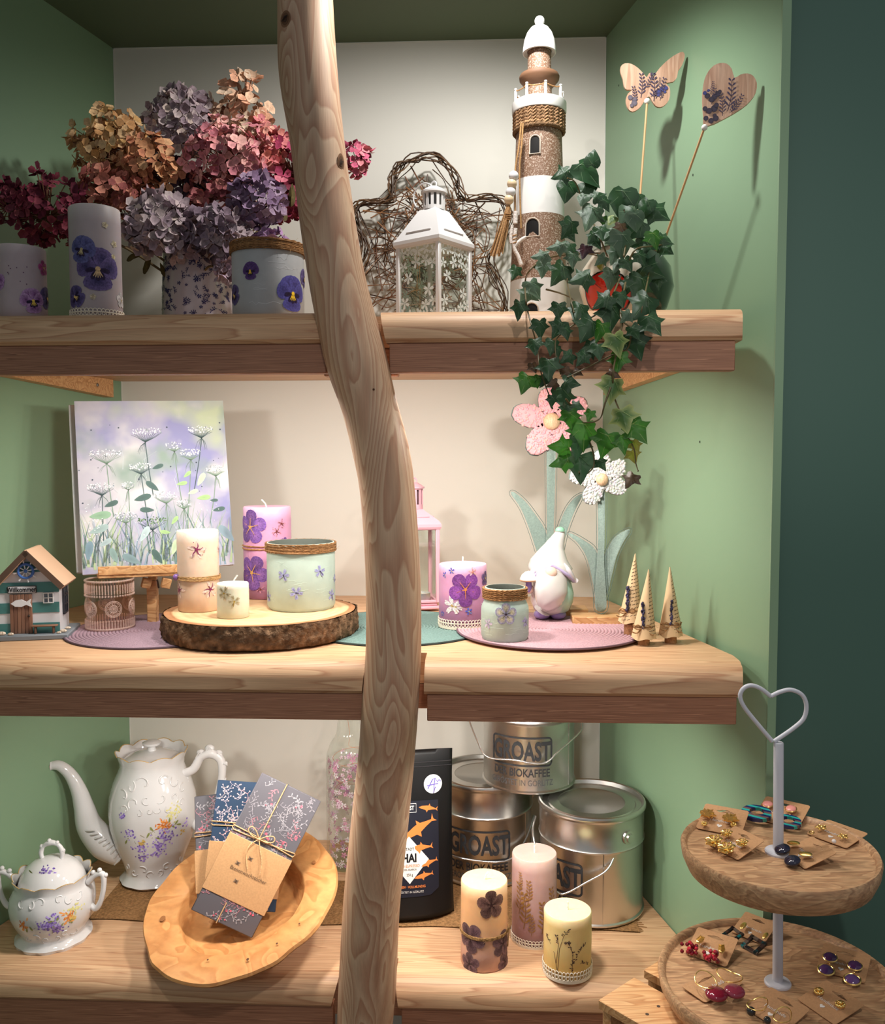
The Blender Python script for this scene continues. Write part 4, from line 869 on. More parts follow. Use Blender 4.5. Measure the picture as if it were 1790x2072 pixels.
m = M(); m.add(ball(4*hk, 12, 8, 1, .7, 1), (70, 112, 180), loc=wc); obj('hub', m, satin, wh)
bn = M(); blk(bn, 50*hk, 12*hk, 3*hk, (30*hk, -d-.008, .008+16*hk), (132, 94, 72))
bnch = obj('bench_seat', bn, matte, t)
for x in (13, 47): m = M(); blk(m, 4*hk, 9*hk, 15*hk, (x*hk, -d-.008, .008+7.5*hk), (104, 74, 58)); obj('bench_leg', m, matte, bnch)
for x, y, q in ((-50, -.042, 7), (-32, -.045, 5), (64, -.036, 6), (66, -.01, 5), (58, -.044, 4)):
    m = M(); m.add(ball(q*hk, 12, 8, 1.2, .8, .6), (214, 198, 178), loc=(x*hk, y, .008+q*hk*.5)); 
    for i in range(3): m.add(tube([(x*hk+(i-1)*q*hk*.6, y-q*hk*.75, .008+q*hk*.3), (x*hk+(i-1)*q*hk*.4, y-q*hk*.5, .008+q*hk*1.0)], q*hk*.13, 4), (176, 150, 128))
    obj('seashell', m, satin, t)
# painting on its easel
BLp, BRp, TLp = W(167, 1163, Y=1.375), W(474, 1142, Y=1.47), W(161, 812, Y=1.43)
ex = BRp-BLp; cw, ch = ex.length, (TLp-BLp).length; FR = frame(BLp, ex, TLp-BLp)
def wc_mat():
    m, tt, b = nt('watercolour_wash'); b.inputs['Roughness'].default_value = .7; tc = N(tt, 'ShaderNodeTexCoord'); src = None
    base = N(tt, 'ShaderNodeRGB'); base.outputs[0].default_value = lin((178, 174, 184)); src = base.outputs[0]
    for i, (c, sc, lo, hi) in enumerate((((136, 136, 176), 11, .40, .58), ((176, 186, 156), 9, .54, .68), ((200, 198, 196), 14, .52, .7), ((132, 150, 140), 13, .52, .68))):
        n = N(tt, 'ShaderNodeTexNoise', noise_dimensions='4D'); n.inputs['W'].default_value = i*3.7; n.inputs['Scale'].default_value = sc; n.inputs['Detail'].default_value = 3; tt.links.new(tc.outputs['Object'], n.inputs['Vector'])
        r = N(tt, 'ShaderNodeMapRange'); r.inputs[1].default_value = lo; r.inputs[2].default_value = hi; tt.links.new(n.outputs[0], r.inputs[0])
        x = N(tt, 'ShaderNodeMix', data_type='RGBA'); x.inputs[7].default_value = lin(c); tt.links.new(r.outputs[0], x.inputs[0]); tt.links.new(src, x.inputs[6]); src = x.outputs[2]
    tt.links.new(src, b.inputs['Base Color']); return m
t = thing('canvas_painting', 'watercolour canvas of white umbel flowers standing on a small easel', 'painting', BLp); T0 = Matrix.Translation(-BLp)@FR
cv = M(); cv.add(box(cw, .016, ch, .001), (238, 236, 236), T=T0@Tr(cw/2, .0085, ch/2)); obj('canvas_block', cv, matte, t)
cv = M(); cv.T = T0; cv.add(prism([(0, 0), (cw, 0), (cw, ch), (0, ch)], .0006)); paint = obj('painted_face', cv, wc_mat(), t)
Q = [(603, 1360), (1695, 1300), (578, 112), (1595, 140)]
def uv(x, y):
    u = v = .5
    for _ in range(12):
        L = (Q[0][0]+(Q[2][0]-Q[0][0])*v, 0); Rr = Q[1][0]+(Q[3][0]-Q[1][0])*v; u = (x-L[0])/(Rr-L[0])
        b = Q[0][1]+(Q[1][1]-Q[0][1])*u; tp = Q[2][1]+(Q[3][1]-Q[2][1])*u; v = (b-y)/(b-tp)
    return max(.004, min(.996, u))*cw, max(.004, min(.996, v))*ch
R = random.Random(17); mpc = flatmap(T0, .0006); ps = cw/1050; m = M()
def st(pts, w, c, off=0.0): m.add(strip([uv(*p) for p in pts], w if not isinstance(w, tuple) else w, mpc, c, off))
GRS = [(122, 146, 138), (150, 168, 150), (104, 128, 126), (168, 178, 190), (132, 152, 168), (170, 190, 150)]
for i in range(150):
    x = R.uniform(610, 1690); y = R.uniform(1210, 1330); hgt = R.uniform(120, 420); b = R.uniform(-150, 150)
    st([(x, y), (x+b*.2, y-hgt*.45), (x+b, y-hgt)], (R.uniform(8, 24)*ps, 1*ps), R.choice(GRS))
for i in range(22):
    x = R.uniform(620, 1650); y = R.uniform(560, 1250); st([(x, y), (x+R.uniform(-40, 40), y-90), (x+R.uniform(-90, 90), y-R.uniform(120, 220))], (3*ps, 1*ps), R.choice([(176, 190, 178), (186, 196, 200)]))
DG, LG = (70, 92, 88), (142, 172, 118)
for x, y, s, a, c in ((1130, 605, 42, 20, DG), (1100, 745, 55, 140, DG), (1020, 825, 62, 15, DG), (805, 865, 50, 20, DG), (1062, 910, 50, 175, DG), (725, 945, 75, 5, (126, 156, 130)), (1458, 830, 50, 5, LG), (1340, 665, 36, 40, LG), (1300, 728, 40, 10, LG), (1570, 915, 46, 10, DG), (1440, 705, 55, 60, (176, 200, 158)), (1535, 850, 30, 0, DG), (1130, 1245, 62, 120, DG), (715, 1045, 70, 20, (140, 160, 158)), (825, 1235, 60, 110, (120, 144, 140)), (1035, 1085, 62, 60, (160, 178, 180)), (1250, 990, 38, 50, LG), (760, 1140, 50, 30, (150, 168, 170)), (1190, 1070, 36, 170, LG), (1380, 790, 40, 20, (178, 206, 160)), (950, 1260, 70, 150, (112, 134, 138)), (1640, 1090, 80, 130, (120, 140, 150)), (1250, 1180, 60, 70, (164, 182, 150)), (650, 1200, 70, 80, (110, 134, 146))):
    u, v = uv(x, y); m.add(mapped(petal(2*s*ps, s*ps*.95, radians(a), u-s*ps*cos(radians(a)), v-s*ps*sin(radians(a)), 14), mpc, c, tuple(min(255, q*1.12) for q in c), 2, .0001))
for x, y, rx, dk in ((1055, 350, 105, 1), (775, 500, 105, 0), (1435, 345, 85, 1), (1245, 460, 55, 0), (1365, 510, 75, 0), (1010, 600, 78, 1), (1545, 630, 72, 0), (740, 740, 88, 1), (1185, 810, 82, 0), (1320, 870, 55, 0), (905, 950, 75, 0), (1090, 985, 98, 2), (925, 735, 42, 0)):
    bx, by = x+R.uniform(-8, 12), y+rx*.72; c = (70, 88, 90) if dk else (118, 140, 122); kx = bx+R.uniform(-60, 80)
    if dk != 2: st([(bx, by), (bx+(kx-bx)*.3, by+150), (kx, min(by+R.uniform(330, 520), 1330))], (5*ps, 7*ps), c)
    for i in range(13): f = -1+2*i/12; st([(bx, by), (x+f*rx*.6, y+rx*.38), (x+f*rx, y+R.uniform(-5, 14)+abs(f)*12)], (3.5*ps, 2*ps), c, .00005)
    for i in range(6): f = R.uniform(-1, 1); st([(bx, by), (bx+f*rx*.35, by+25), (bx+f*rx*.6, by+R.uniform(50, 90))], (3.5*ps, 1*ps), c, .00005)
    for i in range(70 if rx > 60 else 40):
        f = R.uniform(-1, 1); u, v = uv(x+f*rx*1.02, y+R.uniform(-32, 24)*(1-abs(f)*.5)-abs(f)*2); cc = R.choice([(240, 240, 240), (236, 236, 238), (214, 216, 220), (140, 150, 156)]) if dk != 2 else R.choice([(86, 118, 82), (120, 150, 104), (60, 88, 70)])
        m.add(mapped(disc(R.uniform(3, 5.5)*ps, u, v, 6), mpc, cc, cc, 1, .0002))
for i in range(26): u, v = uv(R.choice([R.gauss(780, 70), R.gauss(1500, 90), R.uniform(620, 1600)]), R.choice([R.gauss(300, 40), R.gauss(540, 60), R.gauss(730, 90)])); m.add(mapped(disc(R.uniform(2.5, 7)*ps, u, v, 7), mpc, (70, 78, 92), (70, 78, 92), 1, .0002))
for i in range(60): u, v = uv(R.choice([R.gauss(680, 40), R.gauss(980, 50), R.gauss(1500, 90)]), R.choice([R.gauss(1090, 30), R.gauss(900, 30), R.gauss(1000, 20)])); m.add(mapped(disc(R.uniform(2, 5)*ps, u, v, 6), mpc, (250, 250, 252), (250, 250, 252), 1, .0002))
obj('painted_flowers', m, print_, paint, fix=False)['kind'] = 'stuff'
t = thing('blank_canvas', 'second canvas hidden behind the painting, only its white left edge showing', 'canvas', BLp+FR.to_3x3()@V((-.010, .036, .006))); T1 = FR.copy(); T1.translation = (0, 0, 0)
m = M(); m.add(box(cw*.93, .016, ch*.985, .001), (226, 226, 228), T=T1@Tr(cw*.93/2, 0, ch*.985/2)); obj('canvas_face', m, matte, t)
m = M()
for u in (0, cw*.93): m.add(box(.018, .014, ch*.97), (206, 170, 130), T=T1@Tr(.012+(cw*.93-.024)*(u > 0), .012, ch*.49))
obj('stretcher_bar', m, PINE, t)['kind'] = 'stuff'
ep = W(285, 1200, Y=1.40); ep.z = zm; t = thing('table_easel', 'small pine easel carrying the watercolour canvas', 'easel', ep)
l0, l1 = W(197, 1158, Y=1.368)-ep, W(372, 1152, Y=1.43)-ep; lx = (l1-l0); T2 = frame(l0, lx, V((0, 0, 1)))
m = M(); m.add(box(lx.length, .004, .014, .001), T=T2@Tr(lx.length/2, -.011, .003)); m.add(box(lx.length, .026, .006, .001), T=T2@Tr(lx.length/2, .002, -.006)); obj('ledge', m, PINE, t)
m = M(); m.add(box(.014, .009, .2, .001), T=Tr(*(W(308, 1185, Y=1.462)-ep))@Rx(-.24)@Tr(0, 0, .09)); mast = obj('mast', m, PINE, t)
c = W(308, 1175, Y=1.425)-ep; m = M(); m.add(box(.016, .012, c.z, .001), T=Tr(c.x, c.y, c.z/2)); obj('leg', m, PINE, t)
for px in (296, 336): c = W(px, 1180, Y=1.41)-ep; m = M(); m.add(box(.014, .014, .016, .001), T=Tr(c)@Rz(.5)@Ry(.25)); obj('foot_peg', m, PINE, t)
c = W(318, 1173, Y=1.40)-ep; m = M(); m.add(tube([c, c+V((0, .006, -.014))], .0016, 6), (60, 50, 44)); obj('screw', m, satin, t)
# placemats
def mat_m(name, c): return P(name, c, .75, bump=(420, .8, .0015), var=.14, vs=420)
rm = S(186, W(1112, 1280, z=zm))
def placemat(label, px, pyf, z, mt, rim):
    Pm = W(px, pyf, z=z); t = thing('round_placemat', label, 'placemat', (Pm.x+rm*V((Pm.x, Pm.y, 0)).normalized().x, Pm.y+rm*V((Pm.x, Pm.y, 0)).normalized().y, z), 0, 'round woven placemats'); m = M(); n = 27; pr = [(0, 0), (rm, 0)]; r = rm; st_ = rm/n
    for i in range(n):
        for k in range(4): a = pi*k/4; pr.append((rm-st_*i-st_/2+st_/2*cos(a), .0008+.0022*sin(a)))
    pr.append((0, .001)); m.add(lathe(pr, 96)); o = obj('woven_coil', m, mt, t, ang=80)
    obj('rim_coil', M().add(tube([(rm*cos(a), rm*sin(a), .0015) for a in [2*pi*i/96 for i in range(96)]], .0017, 6, True), rim), matte, t); return t
placemat('mauve woven placemat at the left under the amber glass and log slice', 328, 1313, zm, mat_m('mauve_weave', (156, 130, 142)), (84, 66, 76))
placemat('teal grey woven placemat in the middle behind the trunk', 802, 1309, zm+.0001, mat_m('teal_weave', (112, 140, 134)), (44, 58, 56))
placemat('pink woven placemat at the right under the gnome', 1111, 1316, zm+.0036, mat_m('pink_weave', (190, 152, 160)), (112, 84, 94))
# amber glass
zz0 = zm+.0034
A, r, h = stand(177, 270, 1277, 1172, zz0)
t = thing('tealight_glass', 'amber pink ribbed glass tealight holder with rosette medallions', 'candle holder', A)
AMB = glass('amber_glass', (253, 244, 239), .05, bump=(140, .35, .002), refl=.06)
AMB2 = P('amber_relief', (252, 226, 212), .14, spec=.8, alpha=.26)
obj('glass_wall', M().add(lathe([(0, 0), (r*.97, 0), (r, .003), (r, h), (r-.003, h), (r-.003, .006), (0, .005)], 64)), AMB, t)
for nm, zq in (('rim', h), ('foot_ring', .002)): obj(nm, M().add(tube([(r*cos(a), r*sin(a), zq) for a in [2*pi*i/64 for i in range(64)]], .0016, 8, True)), AMB2, t, ang=80)
m = M(); n = 52
for i in range(n):
    a = 2*pi*i/n; m.add(ball(.0017, 8, 5), T=Rz(a)@Tr(r, 0, h*.70)); m.add(tube([V((r*cos(a), r*sin(a), h*.74)), V((r*cos(a), r*sin(a), h*.93))], .0012, 5)); m.add(tube([V((r*cos(a), r*sin(a), h*.03)), V((r*cos(a), r*sin(a), h*.17))], .0012, 5)); m.add(ball(.0013, 6, 4), T=Rz(a)@Tr(r, 0, h*.19))
obj('beaded_ribs', m, AMB2, t, ang=80)['kind'] = 'stuff'
ac = atan2(-A.x, A.y)
for k in range(6):
    mp = cylmap(r, ac+.15+k*pi/3, h*.44, .0003); m = M()
    for q in (.0125, .0105, .006): m.add(tube([mp(q*cos(a), q*sin(a), 0) for a in [2*pi*i/28 for i in range(28)]], .0007, 5, True))
    for i in range(14): b = 2*pi*i/14; m.add(tube([mp(.0022*cos(b), .0022*sin(b), 0), mp(.0056*cos(b), .0056*sin(b), .0004)], .0006, 4)); m.add(ball(.0009, 6, 4), loc=mp(.0083*cos(b), .0083*sin(b), 0))
    m.add(ball(.0018, 8, 5), loc=mp(0, 0, 0)); obj('rosette', m, AMB2, t, ang=80)
# log slice
LZ = zm+.0034; LT = LZ+.034
fr_, bk_ = W(518, 1270, z=LT), W(518, 1204, z=LT); lf_, rg_ = W(319, 1240, z=LT), W(717, 1240, z=LT)
Lc = V(((lf_.x+rg_.x)/2, (fr_.y+bk_.y)/2, LZ)); RX = (rg_.x-lf_.x)/2; RY = (bk_.y-fr_.y)/2
t = thing('log_slice', 'round log slice with rough bark edge carrying candles and mint jar', 'wood slice', Lc)
BARK = P('bark', None, .95, spec=.1, bump=(120, 1, .006), var=.35, vs=110)
def lo(a, k=1.0): q = 1+.03*noise.noise(V((cos(a)*1.3, sin(a)*1.3, 2)))+.012*noise.noise(V((cos(a)*4, sin(a)*4, 5))); return RX*q*k*cos(a), RY*q*k*sin(a)
n = 160; vs, fs, cs = [], [], []
for j in range(9):
    z = .034*j/8
    for i in range(n):
        a = 2*pi*i/n; x, y = lo(a, .985+.015*sin(pi*j/8)); b = .0042*noise.noise(V((cos(a)*22, sin(a)*22, j*.35)))+.003*noise.noise(V((cos(a)*60, sin(a)*60, j*.8)))
        q = sqrt(x*x+y*y); vs.append((x*(1+b/q), y*(1+b/q), z)); f = .5+.5*noise.noise(V((cos(a)*30, sin(a)*30, j*.5+9))); cs.append(lin(tuple(56+f*104 if k == 0 else 42+f*84 if k == 1 else 32+f*64 for k in range(3))))
for j in range(8):
    for i in range(n): fs.append((j*n+i, j*n+(i+1) % n, (j+1)*n+(i+1) % n, (j+1)*n+i))
fs.append(tuple(range(n))); obj('bark_rim', M().add((vs, fs, cs)), BARK, t, ang=80)
vs, fs, cs = [(RX*.12, 0, .0342)], [], [lin((206, 160, 112))]; rings = 46
for k in range(1, rings+1):
    f = k/rings
    for i in range(n):
        a = 2*pi*i/n; x, y = lo(a, f*.97); w_ = (1-f)*.12*RX; vs.append((x+w_, y, .0342)); e = .5+.5*sin(f*70+2.2*noise.noise(V((cos(a)*1.5, sin(a)*1.5, f*3)))); g_ = noise.noise(V((x*60, y*60, 0)))*10; base = (222, 184, 140) if f < .93 else (168, 118, 78); cs.append(lin(tuple(max(0, c-e*16+g_) for c in base)))
for i in range(n): fs.append((0, 1+i, 1+(i+1) % n))
for k in range(rings-1):
    for i in range(n): fs.append((1+k*n+i, 1+k*n+n+i, 1+k*n+n+(i+1) % n, 1+k*n+(i+1) % n))
obj('cut_face', M().add((vs, fs, cs)), matte, t, ang=80)
zl = LT+.0005
A, r, h = stand(362, 444, 1240, 1072, zl)
t = candle('cream candle tied with twine and a purple bead on the log slice', A, r, h, (226, 200, 178), (238, 222, 208), (.006, 0), low=(214, 184, 158)); MG = ((128, 44, 84), (222, 196, 182), (150, 70, 90))
blooms(t, A, r, [('star', 400, 1112, 19, 10, MG), ('star', 366, 1192, 17, 80, MG), ('star', 425, 1194, 17, 40, MG), ('star', 443, 1112, 10, 0, MG)])
m = M(); twine(m, r+.0012, [h*.405, h*.42, h*.435, h*.395], (176, 140, 96), .0009, fuzz=22); obj('twine', m, fibre, t, ang=80)
a, z = onc(362, 1155, A, r); obj('bead', M().add(ball(.0052, 14, 10), (128, 92, 158), loc=(r*1.08*cos(a-pi/2), r*1.08*sin(a-pi/2), h*.425)), gloss, t)
A, r, h = stand(440, 504, 1253, 1179, zl)
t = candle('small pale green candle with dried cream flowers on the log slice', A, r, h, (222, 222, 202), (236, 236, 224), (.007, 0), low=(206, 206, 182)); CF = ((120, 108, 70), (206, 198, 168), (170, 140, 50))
blooms(t, A, r, [('phlox', 455, 1200, 15, 60, CF), ('phlox', 474, 1217, 13, -30, CF)])
A, r, h = stand(495, 590, 1214, 1024, zl)
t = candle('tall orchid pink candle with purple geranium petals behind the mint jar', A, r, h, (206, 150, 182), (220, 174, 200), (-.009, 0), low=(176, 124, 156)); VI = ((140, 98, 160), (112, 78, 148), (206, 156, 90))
blooms(t, A, r, [('round', 510, 1066, 33, 15, VI), ('round', 512, 1158, 34, -10, VI), ('round', 575, 1098, 10, 0, VI), ('star', 570, 1060, 10, 0, ((110, 50, 40), (200, 140, 160), (120, 60, 50))), ('star', 560, 1076, 11, 50, ((110, 50, 40), (200, 140, 160), (120, 60, 50))), ('star', 528, 1192, 9, 50, ((110, 50, 40), (190, 130, 150), (120, 60, 50)))])
for q_ in (.545, .575): m = M(); twine(m, r+.001, [h*q_], (170, 126, 80), .0009, fuzz=7); obj('twine', m, fibre, t, ang=80)
A, r, h = stand(542, 678, 1240, 1096, zl)
t = jar('large mint frosted jar with twine rim and small blue phlox on the log slice', A, r, h, (214, 234, 222), (h-.013, h-.001, 7)); PH = ((120, 122, 172), (168, 170, 206), (66, 62, 92))
blooms(t, A, r, [('phlox', 576, 1163, 13, 0, PH), ('phlox', 646, 1157, 13, 20, PH), ('phlox', 600, 1200, 14, 60, PH), ('phlox', 669, 1206, 13, 0, PH), ('phlox', 546, 1205, 12, 30, PH), ('phlox', 678, 1172, 10, 30, PH)])
# pink lantern
Ap = W(853, 1236, z=zz0); sl = .036
lantern('pink metal lantern standing behind the trunk', (W(838, 1200, Y=Ap.y+.045).x, Ap.y+.045, zz0), radians(14), sl, W(850, 1066, Y=Ap.y+.02).z-zz0, W(850, 1030, Y=Ap.y+.04).z-zz0, W(850, 987, Y=Ap.y+.045).z-zz0, (232, 176, 190), False, 10)
A2 = V((W(838, 1200, Y=Ap.y+.045).x, Ap.y+.045, zz0+.0125))
t = thing('tealight_candle', 'white tealight inside the pink lantern', 'candle', A2+V((.012, .0, 0)))
obj('tin_cup', M().add(lathe([(0, 0), (.016, 0), (.017, .001), (.017, .013), (.0162, .013), (.0162, .01)], 32), (214, 214, 216)), P('tin', None, .3, .8), t); m = M(); m.add(lathe([(.0162, .010), (.008, .0105), (0, .0105)], 24), (236, 232, 224)); m.add(tube([(0, 0, .01), (.001, 0, .0155)], .0009, 5), (226, 222, 214)); obj('wax', m, wax, t)
# right hand candles and jar
zr = zm+.0064
A, r, h = stand(888, 984, 1275, 1140, zz0)
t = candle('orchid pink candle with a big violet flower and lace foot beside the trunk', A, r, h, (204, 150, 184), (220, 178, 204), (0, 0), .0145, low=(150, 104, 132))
blooms(t, A, r, [('round', 941, 1193, 33, 55, ((150, 84, 160), (120, 64, 140), (196, 120, 70))), ('phlox', 915, 1225, 20, 20, WHF), ('phlox', 922, 1228, 15, 60, ((150, 140, 160), (206, 196, 190), (170, 150, 90))), ('phlox', 901, 1163, 7, 0, ((70, 80, 160), (90, 100, 180), (200, 190, 90))), ('phlox', 914, 1155, 7, 30, ((70, 80, 160), (90, 100, 180), (200, 190, 90))), ('phlox', 948, 1237, 8, 30, ((70, 80, 160), (90, 100, 180), (200, 190, 90))), ('phlox', 896, 1241, 6, 30, ((70, 80, 160), (90, 100, 180), (200, 190, 90))), ('star', 955, 1157, 9, 30, ((200, 130, 110), (220, 180, 180), (200, 130, 110))), ('round', 980, 1170, 14, 10, ((90, 70, 110), (120, 96, 140), (200, 180, 120)))])
A, r, h = stand(973, 1069, 1301, 1187, zr)
nk = [(r, h*.52), (r*.99, h*.62), (r*.9, h*.72), (r*.87, h*.76), (r*.87, h-.003)]
t = jar('small mint frosted jar with twine neck and a pale viola on the pink placemat', A, r, h, (212, 232, 222), (h*.80, h-.002, 6), neck=nk)
blooms(t, A, r, [('round', 1023, 1243, 21, 18, ((226, 222, 176), (150, 152, 196), (60, 50, 60))), ('phlox', 988, 1262, 11, 0, ((190, 180, 206), (200, 192, 214), (160, 140, 180))), ('phlox', 1061, 1258, 11, 20, ((150, 146, 190), (176, 172, 210), (100, 90, 130)))])
# gnome
A = W(1112, 1256, z=zr); A.y += .026; gk = S(1, A)
t = thing('ceramic_gnome', 'glazed white ceramic gnome with pointed hat, lilac shoes and a toadstool', 'figurine', A)
def gb(name, col, dx, up_px, r, sx=1, sy=1, sz=1, y=0, n=24): return obj(name, M().add(ball(r*gk, n, 16, sx, sy, sz), col, loc=(dx*gk, y*gk, up_px*gk)), porcelain, t, ang=80)
for s, dx in ((-1, -14), (1, 18)): gb('shoe', (150, 130, 190), dx, 9, 17, 1.0, 1.35, .62, -8)
m = M(); pr = [(0, 8), (24, 9), (36, 18), (43, 34), (44, 52), (39, 72), (32, 90), (26, 100), (0, 104)]
g = lathe([(q*gk, z*gk) for q, z in pr], 36); cl = [lin((176, 212, 196) if (v[0] > 14*gk or v[1] > 8*gk) else (216, 211, 209)) for v in g[0]]
obj('body', M().add((g[0], g[1], cl), loc=(6*gk, 0, 0)), porcelain, t, ang=80)
pts = [(3, -16, 100), (3, -32, 84), (1, -42, 62), (-3, -40, 42), (-8, -34, 30), (-15, -30, 20)]
g = tube(smooth([V(p)*gk for p in pts], 5), [q*gk for q in (22, 34, 36, 30, 20, 4)], 28, flat=.75)
vs = []
for v in g[0]: v = V(v); v.x += 1.2*gk*sin(v.x/gk*.9+v.z/gk*.05)*.4; v.y += 1.0*gk*sin(v.x/gk*.8); vs.append(v)
obj('beard', M().add((vs, g[1]), (220, 215, 212)), porcelain, t, ang=80)
HP = [(2, -2, 96), (2, -4, 104), (3, -4, 114), (6, -3, 128), (11, 0, 144), (17, 2, 158), (21, 3, 168), (22, 3, 176)]
obj('hat', M().add(tube(smooth([V(p)*gk for p in HP], 5), [q*gk for q in (40, 45, 41, 31, 21, 15, 12, 9)], 30), (220, 215, 212)), porcelain, t, ang=80)
gb('hat_tip', (150, 206, 176), 22, 178, 8.5, 1.1, 1, .8, 3)
for s in (-1, 1):
    pts = [V((2+s*18, -22, 112)), V((2+s*30, -26, 100)), V((2+s*40, -20, 86)), V((2+s*48, -12, 78))]
    obj('hat_flap', M().add(tube(smooth([p*gk for p in pts], 4), [12*gk, 13*gk, 10*gk, 5*gk], 14, flat=.6), (230, 224, 230)), porcelain, t, ang=80)
    obj('hat_trim', M().add(tube(smooth([V((2, -46, 112))*gk, V((2+s*16, -43, 104))*gk, V((2+s*32, -38, 92))*gk, V((2+s*46, -20, 78))*gk], 4), 3.2*gk, 8), (196, 182, 222)), porcelain, t, ang=80)
gb('nose', (240, 206, 186), 0, 98, 13, 1, .9, .95, -50)
gb('hand', (240, 206, 186), -40, 62, 9, 1, 1, 1, -26)
gb('toadstool_stem', (150, 128, 190), -42, 70, 8, .8, .8, 1.7, -32)
m = M(); m.add(lathe([(0, 0), (17*gk, -2*gk), (18*gk, 2*gk), (14*gk, 10*gk), (7*gk, 16*gk), (0, 18*gk)], 24), (232, 228, 228), loc=(-42*gk, -32*gk, 82*gk)); cap = obj('toadstool_cap', m, porcelain, t, ang=80)
obj('toadstool_gills', M().add(tube([(17.5*gk*cos(a), 17.5*gk*sin(a), 0) for a in [2*pi*i/24 for i in range(24)]], 1.6*gk, 6, True), (176, 132, 100), loc=(-42*gk, -32*gk, 81*gk)), porcelain, cap, ang=80)
# felt flowers
FELT = P('grey_felt', None, 1, spec=.05, var=.14, vs=500, bump=(700, .5, .001), sheen=.3)
BOUC = P('boucle', None, 1, spec=.05, bump=(900, .4, .001), sheen=.3)
def felt_flower(label, c, Y, pet, col, rb, stem, leaves, basepx, seed):
    b = W(basepx[0], basepx[2], z=basepx[3]); A = V((W(c[0], c[1], Y=Y).x, Y, basepx[3])); t = thing('felt_flower', label, 'decoration', A, 0, 'felt flowers on wooden feet')
    C0 = W(c[0], c[1], Y=Y)-A; k = S(1, C0+A); bw = (basepx[1]-basepx[0])*k
    m = M(); m.add(box(bw, .042, .017, .001), T=Tr((W((basepx[0]+basepx[1])/2, c[1], Y=Y).x-A.x), 0, .0085)); obj('wooden_foot', m, PINE, t)
    R = random.Random(seed); bt = .0175
    for L, a, w_ in pet:
        o = petal(L*k, w_*k, radians(a), C0.x, C0.z, 22, -.12, tip=1); o = [(x+R.uniform(-.0008, .0008), z+R.uniform(-.0008, .0008)) for x, z in o]
        pm = M().add(prism(o, .008, .002), col, loc=(0, -.003, 0)); cxo = sum(q[0] for q in o)/len(o); czo = sum(q[1] for q in o)/len(o)
        for _ in range(150):
            q = R.choice(o); f = sqrt(R.random())*.98; pm.add(ball(R.uniform(.0016, .0026), 6, 4, 1, .8, 1), tuple(v*R.choice((.96, 1.0, 1.03)) for v in col), loc=(cxo+(q[0]-cxo)*f+R.uniform(-.001, .001), -.007, czo+(q[1]-czo)*f+R.uniform(-.001, .001)))
        obj('petal', pm, BOUC, t, ang=70); obj('petal_backing', M().add(prism([(C0.x+(x-C0.x)*1.03, C0.z+(z-C0.z)*1.03) for x, z in o], .003), (118, 134, 128), loc=(0, .0035, 0)), FELT, t, ang=70)
    pm = M(); pm.add(prism(disc(rb*1.75*k, C0.x, C0.z, 24), .007, .001), col, loc=(0, -.0025, 0))
    for _ in range(60): a_ = R.uniform(0, 6.28); q_ = rb*1.7*k*sqrt(R.random()); pm.add(ball(R.uniform(.0016, .0026), 6, 4), col, loc=(C0.x+q_*cos(a_), -.006, C0.z+q_*sin(a_)))
    obj('flower_middle', pm, BOUC, t, ang=70)
    obj('wooden_bead', M().add(ball(rb*k, 22, 14, 1, .7, 1), (232, 196, 160), loc=(C0.x, -.010, C0.z)), VEN2, t)
    def px2(x, y): p = W(x, y, Y=Y)-A; return p.x, max(p.z, bt)
    def felt(name, L):
        o = [px2(*p) for p in L]; o = [(p.x, p.y) for p in smooth([V((x, z, 0)) for x, z in o], 4, True)]; f = obj(name, M().add(prism(o, .006, .001), (136, 154, 146), loc=(0, .002, 0)), FELT, t, loc=(0, .0035 if name == 'felt_leaf' else 0, 0), ang=70)
        cx = sum(p[0] for p in o)/len(o); cz = sum(p[1] for p in o)/len(o); q = [(x*.0+cx+(x-cx)*.93 if name == 'felt_stem' and False else x, z) for x, z in o]
        ins = []
        for i in range(len(o)):
            a, b_ = V(o[i-1]), V(o[(i+1) % len(o)]); dd = (b_-a); nn = V((-dd.y, dd.x)).normalized() if dd.length > 1e-6 else V((0, 0)); ins.append((o[i][0]+nn.x*.0028, o[i][1]+nn.y*.0028))
        obj('stitching', M().add(tube([(x, -.0014, z) for x, z in ins], .0005, 4, True), (92, 112, 106)), FELT, f, ang=80)
    felt('felt_stem', stem)
    for l in leaves: felt('felt_leaf', l)
VEN2 = wood('bead_wood', (234, 200, 164), (212, 172, 134), (6, 6, 1), 60, 3, .5)
felt_flower('tall pink boucle felt flower on a wooden foot behind the gnome', (1115, 853), 1.50, ((92, 165, 56), (88, 237, 58), (80, 305, 56), (92, 30, 56), (78, 96, 54)), (232, 172, 176), 17,
    [(1123, 880), (1122, 1000), (1120, 1100), (1128, 1180), (1128, 1222), (1104, 1222), (1100, 1180), (1106, 1100), (1106, 1000), (1107, 880)],
    ([(1108, 1190), (1096, 1150), (1074, 1080), (1054, 1030), (1034, 1000), (1040, 996), (1062, 1014), (1085, 1044), (1104, 1076), (1115, 1130), (1116, 1200)], [(1114, 1200), (1114, 1130), (1126, 1080), (1142, 1036), (1160, 1010), (1176, 1000), (1178, 1004), (1162, 1036), (1146, 1080), (1132, 1140)]), (1086, 1190, 1226, zm), 1)
